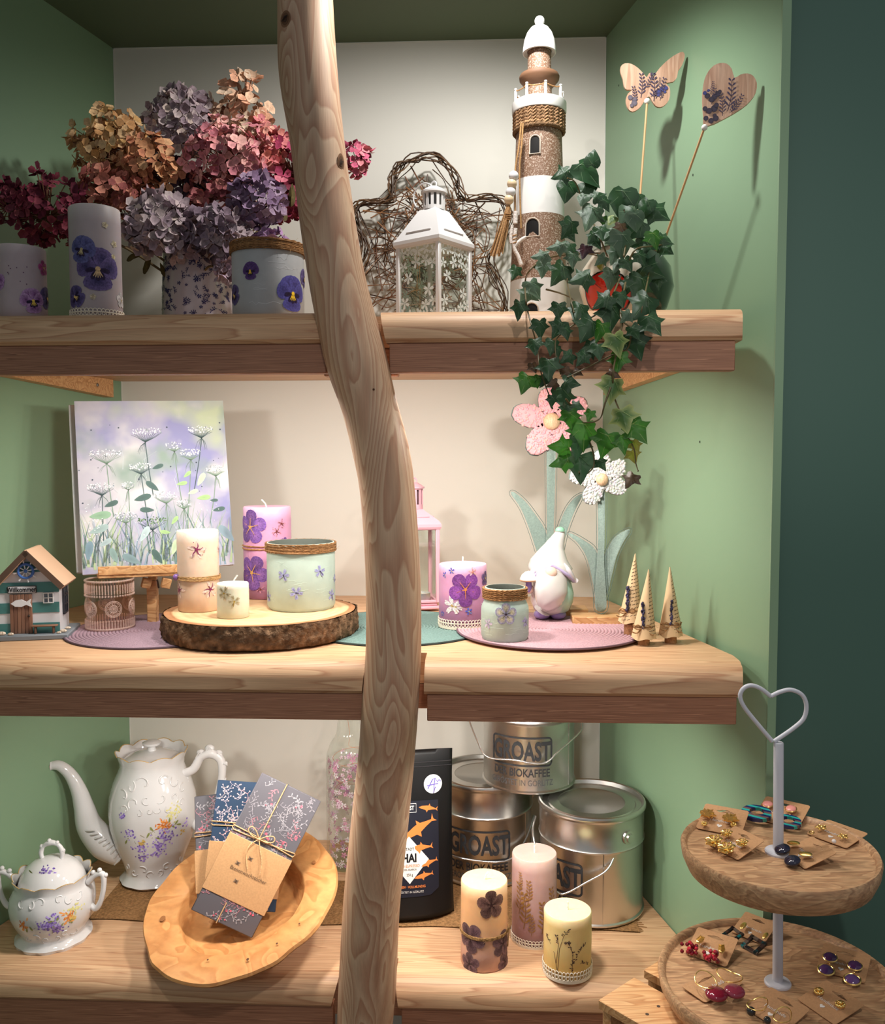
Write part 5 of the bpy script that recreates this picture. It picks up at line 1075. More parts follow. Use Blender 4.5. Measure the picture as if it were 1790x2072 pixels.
felt_flower('shorter white boucle felt flower on a wooden foot right of the gnome', (1216, 970), 1.43, ((72, 172, 44), (68, 92, 42), (66, 36, 42), (62, 336, 44), (64, 240, 44)), (206, 205, 204), 12.5,
    [(1223, 990), (1223, 1080), (1222, 1140), (1226, 1200), (1225, 1234), (1206, 1234), (1204, 1200), (1208, 1140), (1210, 1080), (1210, 990)],
    ([(1208, 1225), (1200, 1180), (1188, 1130), (1170, 1100), (1151, 1083), (1156, 1080), (1182, 1094), (1204, 1112), (1217, 1150), (1217, 1225)], [(1214, 1225), (1214, 1150), (1230, 1110), (1246, 1086), (1270, 1072), (1275, 1076), (1262, 1096), (1248, 1126), (1238, 1165), (1228, 1205)]), (1158, 1256, 1250, zm), 2)
# book page cones
PAGE = P('book_page', None, .85, spec=.1, var=.05, vs=60)
def cone_tree(label, tip, base, hw_, cork, z, seed, sx, plain):
    A = W((base[0]), cork, z=z); A.y += 12*S(1, A); k = S(1, A); t = thing('paper_cone_tree', label, 'decoration', A, 0, 'paper cone trees on cork feet'); R = random.Random(seed)
    m = M(); m.add(lathe([(0, 0), (11.5*k, 0), (12*k, 1*k), (12*k, 24*k), (0, 24*k)], 24, fr=lambda q, zz, a: (q*(1+.04*noise.noise(V((cos(a)*3, sin(a)*3, zz*200)))), zz)), (176, 130, 90)); obj('cork_foot', m, P('cork', None, .9, var=.3, vs=300, bump=(300, .7, .002)), t)
    z0 = (cork-base[1])*k-2*k; H = W(tip[0], tip[1], Y=A.y).z-A.z; lean = (W(tip[0], tip[1], Y=A.y).x-A.x)
    def cm(a, f): r = hw_*k*(1-f)+.0006; return V((lean*f+r*cos(a-pi/2), r*sin(a-pi/2), z0+(H-z0)*f))
    vs, fs = [], []
    for j in range(9):
        for i in range(33): p = cm(2*pi*i/32+.5*(1-j/8), j/8); q = 1+.0012*i; vs.append((lean*j/8+(p.x-lean*j/8)*q, p.y*q, p.z+(.0015*sin(i*.9) if j == 0 else 0)))
    for j in range(8):
        for i in range(32): fs.append((j*33+i, j*33+i+1, j*33+33+i+1, j*33+33+i))
    co_ = obj('paper_cone', M().add((vs, fs), (216, 186, 146)), PAGE, t, ang=80); m = M()
    for j in range(17):
        f = .06+j*.052; a = R.uniform(.1, .3) if plain else R.uniform(-.9, -.5)
        while a < 1.5:
            L = R.uniform(.12, .3)*(1+f); pts = [cm(a+L*s/3, f+s*.004+a*.02)*1 for s in range(4)]
            vs2 = []
            for p in pts: e = V((p.x-lean*f, p.y, 0)).normalized()*.0006; vs2 += [p+e+V((0, 0, .0005)), p+e-V((0, 0, .0005))]
            m.add((vs2, [(0, 1, 3, 2), (2, 3, 5, 4), (4, 5, 7, 6)]), (92, 76, 62)); a += L+.09*(1+f)
    obj('printed_lines', m, print_, co_, fix=False)['kind'] = 'stuff'
    r0 = hw_*k*.78; zb = z0+(H-z0)*.17; m = M(); twine(m, r0+.0016, [zb, zb+.0016], (158, 120, 82), .0009, n=28, fuzz=4, strands=False); fx, fy = sx*r0*.6, -r0*.85-.001
    for s in (-1, 1): m.add(tube(smooth([V((fx, fy, zb)), V((fx+s*10*k, fy-3*k, zb+6*k)), V((fx+s*17*k, fy-2*k, zb+1*k)), V((fx+s*9*k, fy-4*k, zb-3*k)), V((fx, fy-1*k, zb))], 5), .0009, 5), (158, 120, 82)); m.add(tube(smooth([V((fx, fy, zb)), V((fx+s*12*k, fy-4*k, zb-10*k)), V((fx+s*22*k, fy-6*k, zb-14*k*(1 if s > 0 else .5)))], 5), .0009, 5), (158, 120, 82))
    obj('twine_bow', m, fibre, t, ang=80)
    m = M(); top = zb+(H-z0)*.36
    for i in range(54):
        f = i/54; p = V((fx*(1-f*.2)+R.uniform(-3, 3)*k*(.6+.5*sin(f*22)), fy*(1-f*.35)+R.uniform(-3, 2)*k-2*k, zb+(top-zb)*f)); m.add(ball(R.uniform(1.6, 2.6)*k, 6, 4, 1, 1, 1.25), R.choice([(52, 48, 80), (38, 35, 62), (70, 64, 100), (50, 46, 60)]), loc=p)
    m.add(tube([V((fx, fy-1*k, zb-8*k)), V((fx, fy-1*k, zb+4*k))], 1*k, 4), (96, 100, 70)); obj('lavender_sprig', m, matte, t, ang=80)
cone_tree('leftmost and tallest paper cone tree with lavender, beside the white felt flower', (1285, 1120), (1276, 1258), 23, 1288, zm+.0036, 1, -.8, False)
cone_tree('front paper cone tree with lavender at the shelf edge', (1312, 1152), (1304, 1291), 24, 1307, zm, 2, -.5, True)
cone_tree('rightmost paper cone tree with lavender nearest the green wall', (1355, 1147), (1359, 1286), 23, 1303, zm, 3, -.3, True)
# ------------------------------------------------------------------ lowest shelf
zb = ZB
# burlap runner
f0, f1, b0 = W(186, 1868, z=zb), W(1292, 1881, z=zb), W(600, 1782, z=zb); yf = (f0.y+f1.y)/2; x0, x1 = f0.x-.01, f1.x
BUR = P('burlap', None, .95, spec=.1, bump=(300, 1, .003), var=.3, vs=260)
t = thing('burlap_runner', 'narrow brown burlap runner lying across the lowest shelf', 'table runner', ((x0+x1)/2, yf, zb)); hw2 = (x1-x0)/2; dp = b0.y-yf
vs, fs = [], []; nx = 120; ny = 12
for s_ in (0, 1):
    for j in range(ny+1):
        for i in range(nx+1):
            x = -hw2+2*hw2*i/nx; y = dp*j/ny+.002*sin(i*.35); w_ = .0006*sin(i*1.9)*sin(j*2.4)+.0022+.0012*max(0, noise.noise(V((x*14, y*20, 0)))); vs.append((x, y, w_ if s_ else .0004))
q = (nx+1)*(ny+1)
for s_ in (0, 1):
    for j in range(ny):
        for i in range(nx): a = s_*q+j*(nx+1)+i; fs.append((a, a+1, a+nx+2, a+nx+1))
obj('weave', M().add((vs, fs), (150, 112, 74)), BUR, t, ang=80, fix=False); m = M(); R = random.Random(8)
for i in range(26): y = dp*i/26; m.add(tube([(hw2, y, .0015), (hw2+R.uniform(.004, .014), y+R.uniform(-.004, .004), .0012)], .0006, 4), (160, 122, 82))
obj('fringe', m, fibre, t, ang=80)['kind'] = 'stuff'
BZ = zb+.0042
# porcelain
POS = ((128, 104, 176), (150, 126, 196), (166, 146, 206), (112, 90, 160))
def bouquet(m, mp, k, R, items):
    for kind, x, y, n, sp in items:
        for i in range(n):
            u, v = (x+R.gauss(0, sp))*k, (y+R.gauss(0, sp*.85))*k
            if kind == 'lilac': c = R.choice(POS); m.add(mapped(disc(R.uniform(1.4, 2.4)*k, u, v, 6), mp, c, tuple(min(255, q*1.2) for q in c), 1, R.uniform(0, .0003)))
            elif kind == 'orange': c = R.choice([(206, 126, 60), (222, 150, 80), (190, 104, 50)]); m.add(mapped(petal(R.uniform(7, 10)*k, 3.6*k, R.uniform(0, 6.28), x*k+R.gauss(0, sp*.4)*k, y*k+R.gauss(0, sp*.4)*k, 7), mp, c, tuple(min(255, q*1.15) for q in c), 1, R.uniform(0, .0003)))
            elif kind == 'yellow': c = R.choice([(206, 196, 106), (218, 210, 136), (196, 184, 96)]); m.add(mapped(disc(R.uniform(1.3, 2.3)*k, u, v, 6), mp, c, (226, 220, 160), 1, R.uniform(0, .0003)))
            elif kind == 'gold': c = R.choice([(206, 170, 90), (220, 190, 112)]); m.add(mapped(petal(7*k, 3*k, R.uniform(0, 6.28), x*k, y*k, 7), mp, c, tuple(min(255, q*1.1) for q in c), 1, R.uniform(0, .0003)))
            elif kind == 'leaf': m.add(mapped(petal(12*k, 5*k, R.uniform(0, 6.28), u, v, 8), mp, (126, 136, 74), (156, 160, 96), 1, R.uniform(0, .0002)))
            elif kind == 'stem': a = R.uniform(0, 6.28); m.add(strip([(u, v), (u+9*k*cos(a), v+9*k*sin(a))], .7*k, mp, (140, 136, 84)))
def scroll(m, mp, x, y, s, a, flip=1):                 # raised rococo scroll
    pts = []
    for i in range(15): q = i/14; b = a+flip*q*4.2; rr = s*(1-q*.72); pts.append(mp(x+rr*cos(b)+s*.3*q, y+rr*sin(b), 0))
    m.add(tube(pts, [s*.10, s*.16, s*.08], 6), WHP)
WHP = (220, 218, 217)
def pot_body(t, pr, k, n=72, lob=10, amp=.03):
    top, foot = pr[-1][1], pr[2][1]
    def fr(q, z, a):
        w = max(0, (z-top*.93)/(top*.07)); u = max(0, 1-z/(top*.07)); s = abs(sin(lob*a/2))
        return q*(1+amp*1.6*(s-.5)*w+amp*1.3*(s-.5)*u+.006*sin(lob*a)*(1-w)), z+(w*w*s*7*k if z > top*.97 else 0)
    wall = pr+[(r-2.5*k, z) for r, z in pr[::-1] if z > top*.5]
    o = obj('body', M().add(lathe(wall, n, fr), WHP), porcelain, t, ang=60)
    r, z = pr[-1]; pts = []
    for i in range(n*2): a = 2*pi*i/(n*2); q, zz = fr(r-1*k, z, a); pts.append((q*cos(a), q*sin(a), zz+.3*k))
    obj('gilt_rim', M().add(tube(pts, .9*k, 5, True), (196, 160, 96)), gloss, t, ang=80)
A = W(312, 1797, z=BZ); A.y += .045; A.z = BZ; k = S(1, A)
cx_ = 312; A.x = W(313, 1790, Y=A.y).x; hp_ = lambda py: W(cx_, py, Y=A.y).z-A.z
t = thing('coffee_pot', 'tall white porcelain coffee pot with long curved spout and painted lilac flowers', 'coffee pot', A)
pr = [(r_, z_*.93) for r_, z_ in [(0, 3*k), (40*k, 2*k), (62*k, 0), (66*k, 5*k), (57*k, 16*k), (55*k, 26*k), (62*k, 50*k), (75*k, 85*k), (84*k, 125*k), (86*k, 155*k), (83*k, 185*k), (75*k, 215*k), (66*k, 236*k), (62*k, 250*k), (63*k, 262*k), (69*k, 274*k)]]
H = 274*.93*k; pot_body(t, pr, k)
T = A
m = M(); m.add(lathe([(62*k, H-17*k), (58*k, H-12*k), (46*k, H-4*k), (24*k, H+3*k), (9*k, H+5*k), (7*k, H+11*k), (9*k, H+15*k), (17*k, H+17*k), (18*k, H+21*k), (12*k, H+24*k), (0, H+25*k)], 48), WHP); obj('lid', m, porcelain, t, ang=60)
sp = [V((p[0], p[1], p[2]*.96)) for p in [V((-60, -14, 60)), V((-92, -22, 80)), V((-118, -28, 118)), V((-128, -30, 160)), V((-136, -33, 196)), V((-150, -37, 230)), V((-168, -42, 250)), V((-184, -46, 252))]]
g = tube(smooth([p*k for p in sp], 6), [q*k for q in (30, 31, 25, 19, 15, 12, 10, 8)], 24); obj('spout', M().add(g, WHP), porcelain, t, ang=80)
tip = sp[-1]*k; m = M(); m.add(tube([tip+V((0, 7*k*cos(a), 7*k*sin(a))) for a in [2*pi*i/20 for i in range(20)]], 1.6*k, 6, True), (196, 160, 110)); m.add(mapped(disc(6*k, 0, 0, 14), lambda u, v, o: tuple(tip+V((-.0004, u, v))), (96, 78, 66), (96, 78, 66), 1)); obj('spout_mouth', m, gloss, t, ang=80)
m = M()
for i in range(9): c = (sp[0]*(1-i/9)+sp[2]*(i/9))*k; m.add(tube([c+V((-6, -24, -18+i*3))*k, c+V((6, -30, -6+i*2))*k, c+V((16, -26, 8))*k], [1.5*k, 2.6*k, 1.2*k], 6), WHP)
obj('spout_fluting', m, porcelain, t, ang=80)['kind'] = 'stuff'
hp2 = [V((p[0], 0, p[2]*.94)) for p in [V((62, 0, 226)), V((84, 0, 236)), V((100, 0, 262)), V((122, 0, 270)), V((140, 0, 256)), V((142, 0, 226)), V((136, 0, 196)), V((128, 0, 160)), V((112, 0, 128)), V((82, 0, 112))]]
obj('handle', M().add(tube(smooth([p*k for p in hp2], 6), [q*k for q in (11, 10, 9, 11, 10, 9, 8, 9, 10, 12)], 14, flat=.8), WHP), porcelain, t, ang=80)
m = M()
for p, s in ((V((100, 0, 256)), 9), (V((118, 0, 265)), 10), (V((136, 0, 256)), 8), (V((148, 0, 235)), 6), (V((66, 0, 202)), 9), (V((146, 0, 203)), 5)): m.add(ball(s*k, 10, 7, 1, .7, .8), WHP, loc=p*k); m.add(tube([(p+V((-s, -4, -s)))*k, (p+V((0, -8, s*.4)))*k, (p+V((s, -4, -s*.4)))*k], 1.6*k, 6), WHP)
obj('handle_leaves', m, porcelain, t, ang=80)
R = random.Random(31); ac = atan2(-A.x, A.y); m = M(); mp = revmap(pr[2:], ac, 0, .0003)
for s in (-1, 1):
    for x, y, q, a in ((18, 232, 13, .5), (44, 226, 12, 2.2), (14, 202, 10, 4), (38, 196, 12, 5.4), (60, 208, 11, 1), (8, 180, 8, 3), (56, 182, 9, .2), (28, 176, 8, 2), (22, 44, 9, 1), (42, 36, 10, 3.5), (8, 34, 9, 5), (60, 46, 8, 2)): scroll(m, mp, s*x*k, y*.93*k, q*k, a if s > 0 else pi-a, s)
obj('relief_scrolls', m, porcelain, t, ang=80)['kind'] = 'stuff'
m = M(); bouquet(m, mp, k, R, [('stem', 0, 120, 12, 16), ('lilac', 22, 112, 60, 9), ('lilac', 10, 92, 46, 8), ('lilac', 4, 76, 16, 5), ('lilac', -26, 94, 30, 7), ('lilac', -48, 122, 26, 7), ('lilac', -22, 72, 20, 6), ('gold', -22, 106, 16, 4), ('lilac', -60, 156, 14, 5), ('orange', 20, 136, 34, 16), ('yellow', 38, 156, 46, 9), ('leaf', 38, 134, 4, 6), ('leaf', -6, 116, 3, 8), ('gold', 58, 110, 14, 4), ('lilac', 66, 126, 10, 5), ('leaf', -50, 110, 2, 4)])
obj('painted_flowers', m, print_, t, fix=False)['kind'] = 'stuff'
# sugar bowl
A = W(110, 1930, z=zb); A.y += .05; A.x = W(110, 1910, Y=A.y).x; A.z = zb; k = S(1, A)
t = thing('sugar_bowl', 'round white porcelain sugar bowl with lid, two handles and painted lilac flowers', 'sugar bowl', A)
pr = [(r_, z_*.92) for r_, z_ in [(0, 4*k), (50*k, 3*k), (70*k, 0), (73*k, 7*k), (62*k, 18*k), (62*k, 24*k), (72*k, 42*k), (80*k, 64*k), (82*k, 84*k), (79*k, 104*k), (72*k, 118*k), (69*k, 126*k), (74*k, 138*k)]]
pot_body(t, pr, k, 72, 12, .045); H = 138*.92*k
m = M(); m.add(lathe([(64*k, H-10*k), (58*k, H+6*k), (48*k, H+21*k), (34*k, H+31*k), (16*k, H+37*k), (0, H+38*k)], 48), WHP); ld = obj('lid', m, porcelain, t, ang=60)
rg = [V((-19, 0, 40)), V((-22, 0, 52)), V((-18, 0, 64)), V((-8, 0, 72)), V((4, 0, 74)), V((16, 0, 68)), V((22, 0, 56)), V((21, 0, 42))]
m = M(); m.add(tube(smooth([V((0, 0, H-7*k))+p*k for p in rg], 5), [4*k, 5*k, 4*k, 6*k, 4*k, 5*k, 4*k], 12), WHP)
for p in (V((-20, 0, 66)), V((-4, 0, 78)), V((12, 0, 74)), V((24, 0, 58))): m.add(ball(4.5*k, 8, 6), WHP, loc=V((0, 0, H-7*k))+p*k)
obj('lid_ring', m, porcelain, ld, ang=80); mpl = lambda u, v, o=0: tuple(V((u, -sqrt(max(1e-8, (50*k)**2-u*u))*.86-.001-o, H+22*k+v)))
m = M(); R = random.Random(5); bouquet(m, mpl, k, R, [('lilac', 8, 6, 26, 6), ('lilac', 18, 2, 12, 5), ('leaf', -12, 2, 2, 4)]); obj('painted_flowers', m, print_, ld, fix=False)['kind'] = 'stuff'
for s in (-1, 1):
    hs = [V((s*76, 0, 68)), V((s*90, -4, 62)), V((s*102, -6, 82)), V((s*108, -6, 112)), V((s*106, -6, 134)), V((s*90, -4, 130)), V((s*72, 0, 112))]
    m = M(); m.add(tube(smooth([p*k for p in hs], 5), [q*k for q in (6, 6, 5, 5, 6, 5, 7)], 12), WHP)
    for p in (V((s*100, -6, 142)), V((s*112, -6, 132)), V((s*86, -4, 136))): m.add(ball(5*k, 8, 6), WHP, loc=p*k)
    obj('handle', m, porcelain, t, ang=80)
ac = atan2(-A.x, A.y)-.1; mp = revmap(pr[2:], ac, 0, .0003); m = M(); R = random.Random(9)
for s in (-1, 1):
    for x, y, q, a in ((16, 106, 9, .5), (36, 102, 9, 2.2), (58, 104, 9, 4), (26, 34, 9, 1), (46, 30, 9, 3.4), (10, 28, 8, 5)): scroll(m, mp, s*x*k, y*k, q*k, a if s > 0 else pi-a, s)
obj('relief_scrolls', m, porcelain, t, ang=80)['kind'] = 'stuff'
m = M(); bouquet(m, mp, k, R, [('stem', 10, 64, 10, 14), ('lilac', 0, 62, 50, 9), ('lilac', 14, 52, 34, 8), ('lilac', -12, 66, 18, 6), ('lilac', 8, 74, 18, 7), ('orange', 34, 72, 30, 14), ('yellow', 48, 82, 40, 8), ('leaf', 34, 58, 4, 5), ('gold', 44, 66, 14, 4), ('orange', -52, 66, 16, 9), ('leaf', -40, 64, 2, 4), ('leaf', 14, 72, 2, 4)])
obj('painted_flowers', m, print_, t, fix=False)['kind'] = 'stuff'
# wooden bowl
Yb = 1.325; Rc = W(487, 1818, Y=Yb); t = thing('wooden_bowl', 'shallow olive wood bowl with a broad uneven rim, tipped forward', 'bowl', (Rc.x, Yb-.01, zb)); ro = S(197, Rc)
TB = Matrix.Translation(Rc-V(t.location))@Rz(.1)@Rx(.33)@Ry(-.16)
pr = [(0, -.058), (.045, -.058), (.075, -.050), (.105, -.028), (ro*.97, -.008), (ro, -.001), (ro*.985, .003), (ro*.86, .001), (ro*.66, -.002), (ro*.64, -.006), (ro*.62, -.022), (ro*.54, -.036), (ro*.25, -.044), (0, -.045)]
def frb(q, z, a): e = 1+.05*noise.noise(V((cos(a)*1.2+3, sin(a)*1.2, 1)))+.02*noise.noise(V((cos(a)*4, sin(a)*4, 5))); return q*(e if q > ro*.5 else 1), z+.003*noise.noise(V((cos(a)*3, sin(a)*3, q*20)))
m = M(); m.T = TB; m.add(lathe(pr, 96, frb)); obj('bowl_shell', m, OLIVE, t, ang=50)
mb = flatmap(TB@Rx(pi/2)@Tr(0, 0, 0)); R = random.Random(4)
for u, v, q, c in ((-.118, -.02, .0045, (150, 98, 58)), (.112, .05, .003, (150, 98, 58)), (-.05, .098, .002, (130, 84, 50)), (.03, -.12, .002, (90, 56, 36)), (.07, -.1, .0016, (90, 56, 36)), (-.03, -.11, .0014, (90, 56, 36)), (.1, -.07, .0014, (90, 56, 36))):
    m = M(); m.add(([tuple(TB@V((u+x, v+y, .0034))) for x, y in disc(q, 0, 0, 12, 1.2)], [tuple(range(12))]), c); obj('knot', m, print_, t, fix=False)
# wraps in the bowl
def quadpack(label, C, Yt, Yb, th, col, sleeve, R, motif, hang):
    P4 = [W(C[0][0], C[0][1], Y=Yt[0]), W(C[1][0], C[1][1], Y=Yt[1]), W(C[2][0], C[2][1], Y=Yb)]
    o = P4[2]; ez = P4[0]-o; ex = P4[1]-P4[0]; w, h = ex.length, ez.length; FRm = frame(o, ex, ez); t = thing('wax_wrap_pack', label, 'gift pack', o, 0, 'folded wax wrap packs in the bowl'); T = Matrix.Translation(-o)@FRm
    for i in range(3):
        m = M(); m.add(box(w*(1-.012*i), th/3*.92, h*(1-.01*i), .0012), tuple(x*(1-.06*i) for x in col), T=T@Tr(w/2, th/6+i*th/3, h/2)); ly = obj('folded_sheet', m, matte, t)
        if i == 0: first = ly
    mp = flatmap(T, .0004); m = M(); k = h/230
    for i in range(int(80*w/.1)):
        x, y = R.uniform(.006, w-.006), R.uniform(.006, h-.006); motif(m, mp, R, min(max(x, .008), w-.008), min(max(y, .008), h-.008), w, h)
    obj('sprig_print', m, print_, first, fix=False)['kind'] = 'stuff'
    if sleeve:
        y0, y1 = sleeve; m = M(); m.add(box(w+.003, th+.002, (y1-y0)*h, .0006), (196, 152, 108), T=T@Tr(w/2, th/2, (y0+y1)/2*h)); sl = obj('kraft_sleeve', m, kraft, t)
    return t, T, w, h, th
def clampm(mp, w, h): return lambda u, v, o=0: mp(min(max(u, .001), w-.001), min(max(v, .001), h-.001), o)
def m_grey(m, mp, R, x, y, w, h):
    mp = clampm(mp, w, h); q = R.random(); c = R.choice([(176, 170, 174), (160, 154, 160), (190, 132, 142), (168, 164, 170)]); a = R.uniform(0, 6.28); L = R.uniform(.007, .013)
    if q < .3: 
        for _ in range(2): m.add(mapped(disc(R.uniform(.0012, .0022), x+R.uniform(-.006, .006), y+R.uniform(-.006, .006), 8), mp, (222, 110, 128), (206, 92, 112), 1))
    pts = [(x+L*s*cos(a+s*.5), y+L*s*sin(a+s*.5)) for s in (-1, -.4, .2, 1)]; m.add(strip(pts, .0007, mp, c))
    for i, p in enumerate(pts):
        for e in (-1, 1):
            if q < .6: m.add(mapped(petal(.0056, .0022, a+e*.9, p[0], p[1], 6), mp, c, tuple(v*.9 for v in c), 1))
            else: m.add(strip([p, (p[0]+.005*cos(a+e*.7), p[1]+.005*sin(a+e*.7))], .0005, mp, c)); m.add(mapped(disc(.0008, p[0]+.005*cos(a+e*.7), p[1]+.005*sin(a+e*.7), 5), mp, c, c, 1))
def m_blue(m, mp, R, x, y, w, h):
    mp = clampm(mp, w, h); c = R.choice([(196, 182, 184), (180, 172, 184), (204, 164, 170)]); a = R.uniform(.9, 2.2); L = .012; pts = [(x+L*s*cos(a+s*.6), y+L*s*sin(a+s*.6)) for s in (-1, -.4, .2, 1)]; m.add(strip(pts, .0007, mp, c))
    for p in pts:
        for e in (-1, 1): q = (p[0]+.005*cos(a+e*1.0), p[1]+.005*sin(a+e*1.0)); m.add(strip([p, q], .0005, mp, c)); m.add(mapped(disc(.0011, q[0], q[1], 6), mp, (226, 190, 192), (226, 200, 200), 1))
GYC, BLC = (92, 89, 95), (40, 62, 88); R = random.Random(12)
ta, Ta, wa, ha_, tha = quadpack('grey floral wax wrap pack at the left back of the bowl', ((401, 1611), (520, 1596), (398, 1822)), (1.395, 1.40), 1.335, .008, GYC, (.06, .47), R, m_grey, 0)
tb_, Tb, wb, hb_, thb = quadpack('blue floral wax wrap pack in the middle of the bowl', ((471, 1582), (615, 1592), (408, 1838)), (1.37, 1.385), 1.315, .008, BLC, (.10, .52), R, m_blue, 0)
tc, Tc, wc_, hc_, thc = quadpack('grey floral wax wrap pack in front, with wide kraft card sleeve and twine bow', ((574, 1590), (693, 1648), (386, 1841)), (1.34, 1.35), 1.285, .009, GYC, (.16, .56), R, m_grey, 0)
def cord(t, T, w, h, th, v, u, bow):
    m = M(); c = (206, 166, 122); mt = fibre
    for s in (-1, 1): obj('twine', M().add(tube([tuple(T@V(p)) for p in ((-.002, th*.5, v*h+s*.002), (.001, -.0016, v*h+s*.003), (w*.5, -.0022, v*h+s*.0016), (w-.001, -.0016, v*h-s*.003), (w+.002, th*.5, v*h))], .0009, 6), c), mt, t, ang=80)
    for a, b in ((1.004, .58), (.14, -.004)): obj('twine', M().add(tube([tuple(T@V(p)) for p in ((u*w, -.0015, a*h), (u*w, -.002, b*h))], .0009, 6), c), mt, t, ang=80)
    if bow:
        m = M(); k = .011
        for s in (-1, 1): m.add(tube(smooth([V(T@V((u*w+x*k*s, -.003-z*k, v*h+y*k))) for x, y, z in ((0, 0, 0), (.9, .9, .3), (1.7, 1.2, .3), (2.0, .6, .2), (1.2, .1, .2), (0, 0, .05))], 5), .0009, 6), c); m.add(tube(smooth([V(T@V((u*w+x*k*s, -.003-z*k, v*h+y*k))) for x, y, z in ((0, 0, 0), (.8, -1.2, .2), (1.2+s*.6, -2.6, .1), (1.0+s*1.4, -4.2, .1))], 5), .0009, 6), c)
        m.add(ball(.0022, 10, 7), c, loc=T@V((u*w, -.003, v*h))); obj('bow', m, mt, t, ang=80)
cord(ta, Ta, wa, ha_, tha, .62, .9, False); cord(tb_, Tb, wb, hb_, thb, .66, .62, False); cord(tc, Tc, wc_, hc_, thc, .60, .42, True)
m = M(); mp = flatmap(Tc, .0018); lettering(m, 'Bienenwachstücher', .0082, mp, wc_*.52, hc_*.36, (96, 76, 60), .95, 0)
for x, y in ((.30, .40), (.44, .46), (.40, .29)):
    for a in (.6, 2.4, 3.6, 5.6): m.add(mapped(petal(.0042, .0024, a, wc_*x, hc_*y, 7), mp, (112, 92, 76), (140, 118, 98), 1))
    m.add(mapped(disc(.0014, wc_*x, hc_*y, 7, 1.5), mp, (84, 66, 54), (84, 66, 54), 1, .0002))
obj('sleeve_print', m, print_, [o for o in tc.children if o.name.startswith('kraft')][0], fix=False)
# bottle
A, r, h = stand(662, 754, 1768, 1520, zb); k = S(1, A)
t = thing('glass_bottle', 'clear glass bottle filled with pink blossom lights behind the trunk', 'bottle', A)
BG = glass('bottle_glass', (252, 254, 252)); Z = lambda py: W(708, py, Y=A.y).z-zb
pr = [(0, .004), (r*.8, 0), (r*.97, .004), (r, .012), (r, Z(1545)), (r*.96, Z(1522)), (r*.82, Z(1503)), (r*.62, Z(1490)), (24*k, Z(1476)), (21*k, Z(1450)), (19*k, Z(1380)), (20*k, Z(1376)), (20*k, Z(1366))]
obj('bottle_glass', M().add(lathe(pr, 56)), BG, t, ang=60); R = random.Random(6)
m = M(); m.add(lathe([(r*.985, .003), (r*.95, .010), (r*.7, .013), (0, .012)], 48)); obj('thick_base', m, glass('green_base', (226, 240, 230)), t)
m = M()
for i in range(330):
    a = R.uniform(0, 6.28); z = R.uniform(.012, Z(1560)) if R.random() < .85 else R.uniform(Z(1560), Z(1530)); mp = cylmap(r*R.uniform(.86, .955), a, z, 0); c = R.choice([(236, 206, 222), (226, 160, 190), (240, 228, 234), (206, 150, 190), (232, 224, 226)]); flower(m, mp, 'phlox', R.uniform(.004, .0065), R.uniform(0, 6), c=(c, c, (190, 90, 130)), R=R)
    if i % 4 == 0: m.add(mapped(petal(.006, .002, R.uniform(0, 6), 0, 0, 6), mp, R.choice([(110, 150, 140), (70, 150, 160), (130, 110, 90)]), (120, 150, 140), 1))
obj('blossom_filling', m, print_, t, fix=False)['kind'] = 'stuff'
pts = [V((2*k*sin(i*1.1), 2*k*cos(i), Z(1380)-(Z(1380)-Z(1510))*i/8)) for i in range(9)]+[V((r*.7*cos(i*.8), r*.7*sin(i*.8), Z(1515)-(Z(1515)-Z(1600))*i/20)) for i in range(21)]
obj('fairy_light_wire', M().add(tube(smooth(pts, 4), .0005, 4), (206, 150, 120)), matte, t, ang=80)
# coffee bag
BL = W(752, 1872, z=zb); BR = W(922, 1858, z=zb); BL.z = BR.z = zb; ex = BR-BL; w = ex.length; h = S(342, (BL+BR)/2)
t = thing('coffee_bag', 'black stand-up coffee bag with orange sharks and a white round sticker', 'coffee bag', BL); T = Matrix.Translation(-BL)@frame(BL, ex, V((0, .06, 1)))
def bagy(u, v):                                        # front surface bulge, v 0..1 up
    s = max(0, 1-abs(2*u/w-1)**2.5); th = .030*(1-v)**.75*(.35+.65*s)+.002; return -th*.9*(v > 0)-.0*s
vs, fs = [], []; nu, nv = 24, 36; FRONT = 0
for sgn in (1, -1):
    for j in range(nv+1):
        for i in range(nu+1):
            u, v = w*i/nu, j/nv; e = max(0, 1-abs(2*u/w-1)**3); wr = .0012*noise.noise(V((u*40, v*9, sgn*4)))*(1-abs(2*v-1))
            y = bagy(u, v); pin = .006*(4*v*(1-v))*(2*u/w-1); vs.append(T@V((u-pin*.4, .018+(y+wr if sgn > 0 else -y-wr)*(e**.3 if 0 < i < nu else .12), v*h+(.004*(1-e) if j == 0 else 0))))
q = (nu+1)*(nv+1)
for s_ in (0, 1):
    for j in range(nv):
        for i in range(nu): a = s_*q+j*(nu+1)+i; fs.append((a, a+1, a+nu+2, a+nu+1))
for i in range(nu): fs.append((i, i+1, q+i+1, q+i)); b_ = nv*(nu+1); fs.append((b_+i, b_+i+1, q+b_+i+1, q+b_+i))
for j in range(nv):
    for i in (0, nu): a = j*(nu+1)+i; fs.append((a, a+nu+1, q+a+nu+1, q+a))
BAGM = P('black_foil', None, .42, spec=.35); obj('pouch', M().add((vs, fs), (15, 15, 16)), BAGM, t, ang=80)
def bm(u, v, off=0): y = .018+bagy(u, max(.001, v/h))*max(0, 1-abs(2*u/w-1)**3)**.3; return tuple(T@V((u, y-.0016-off, v)))
def bp(px, py): return (px-752)/(924-752)*w, (1868-py)/342*h
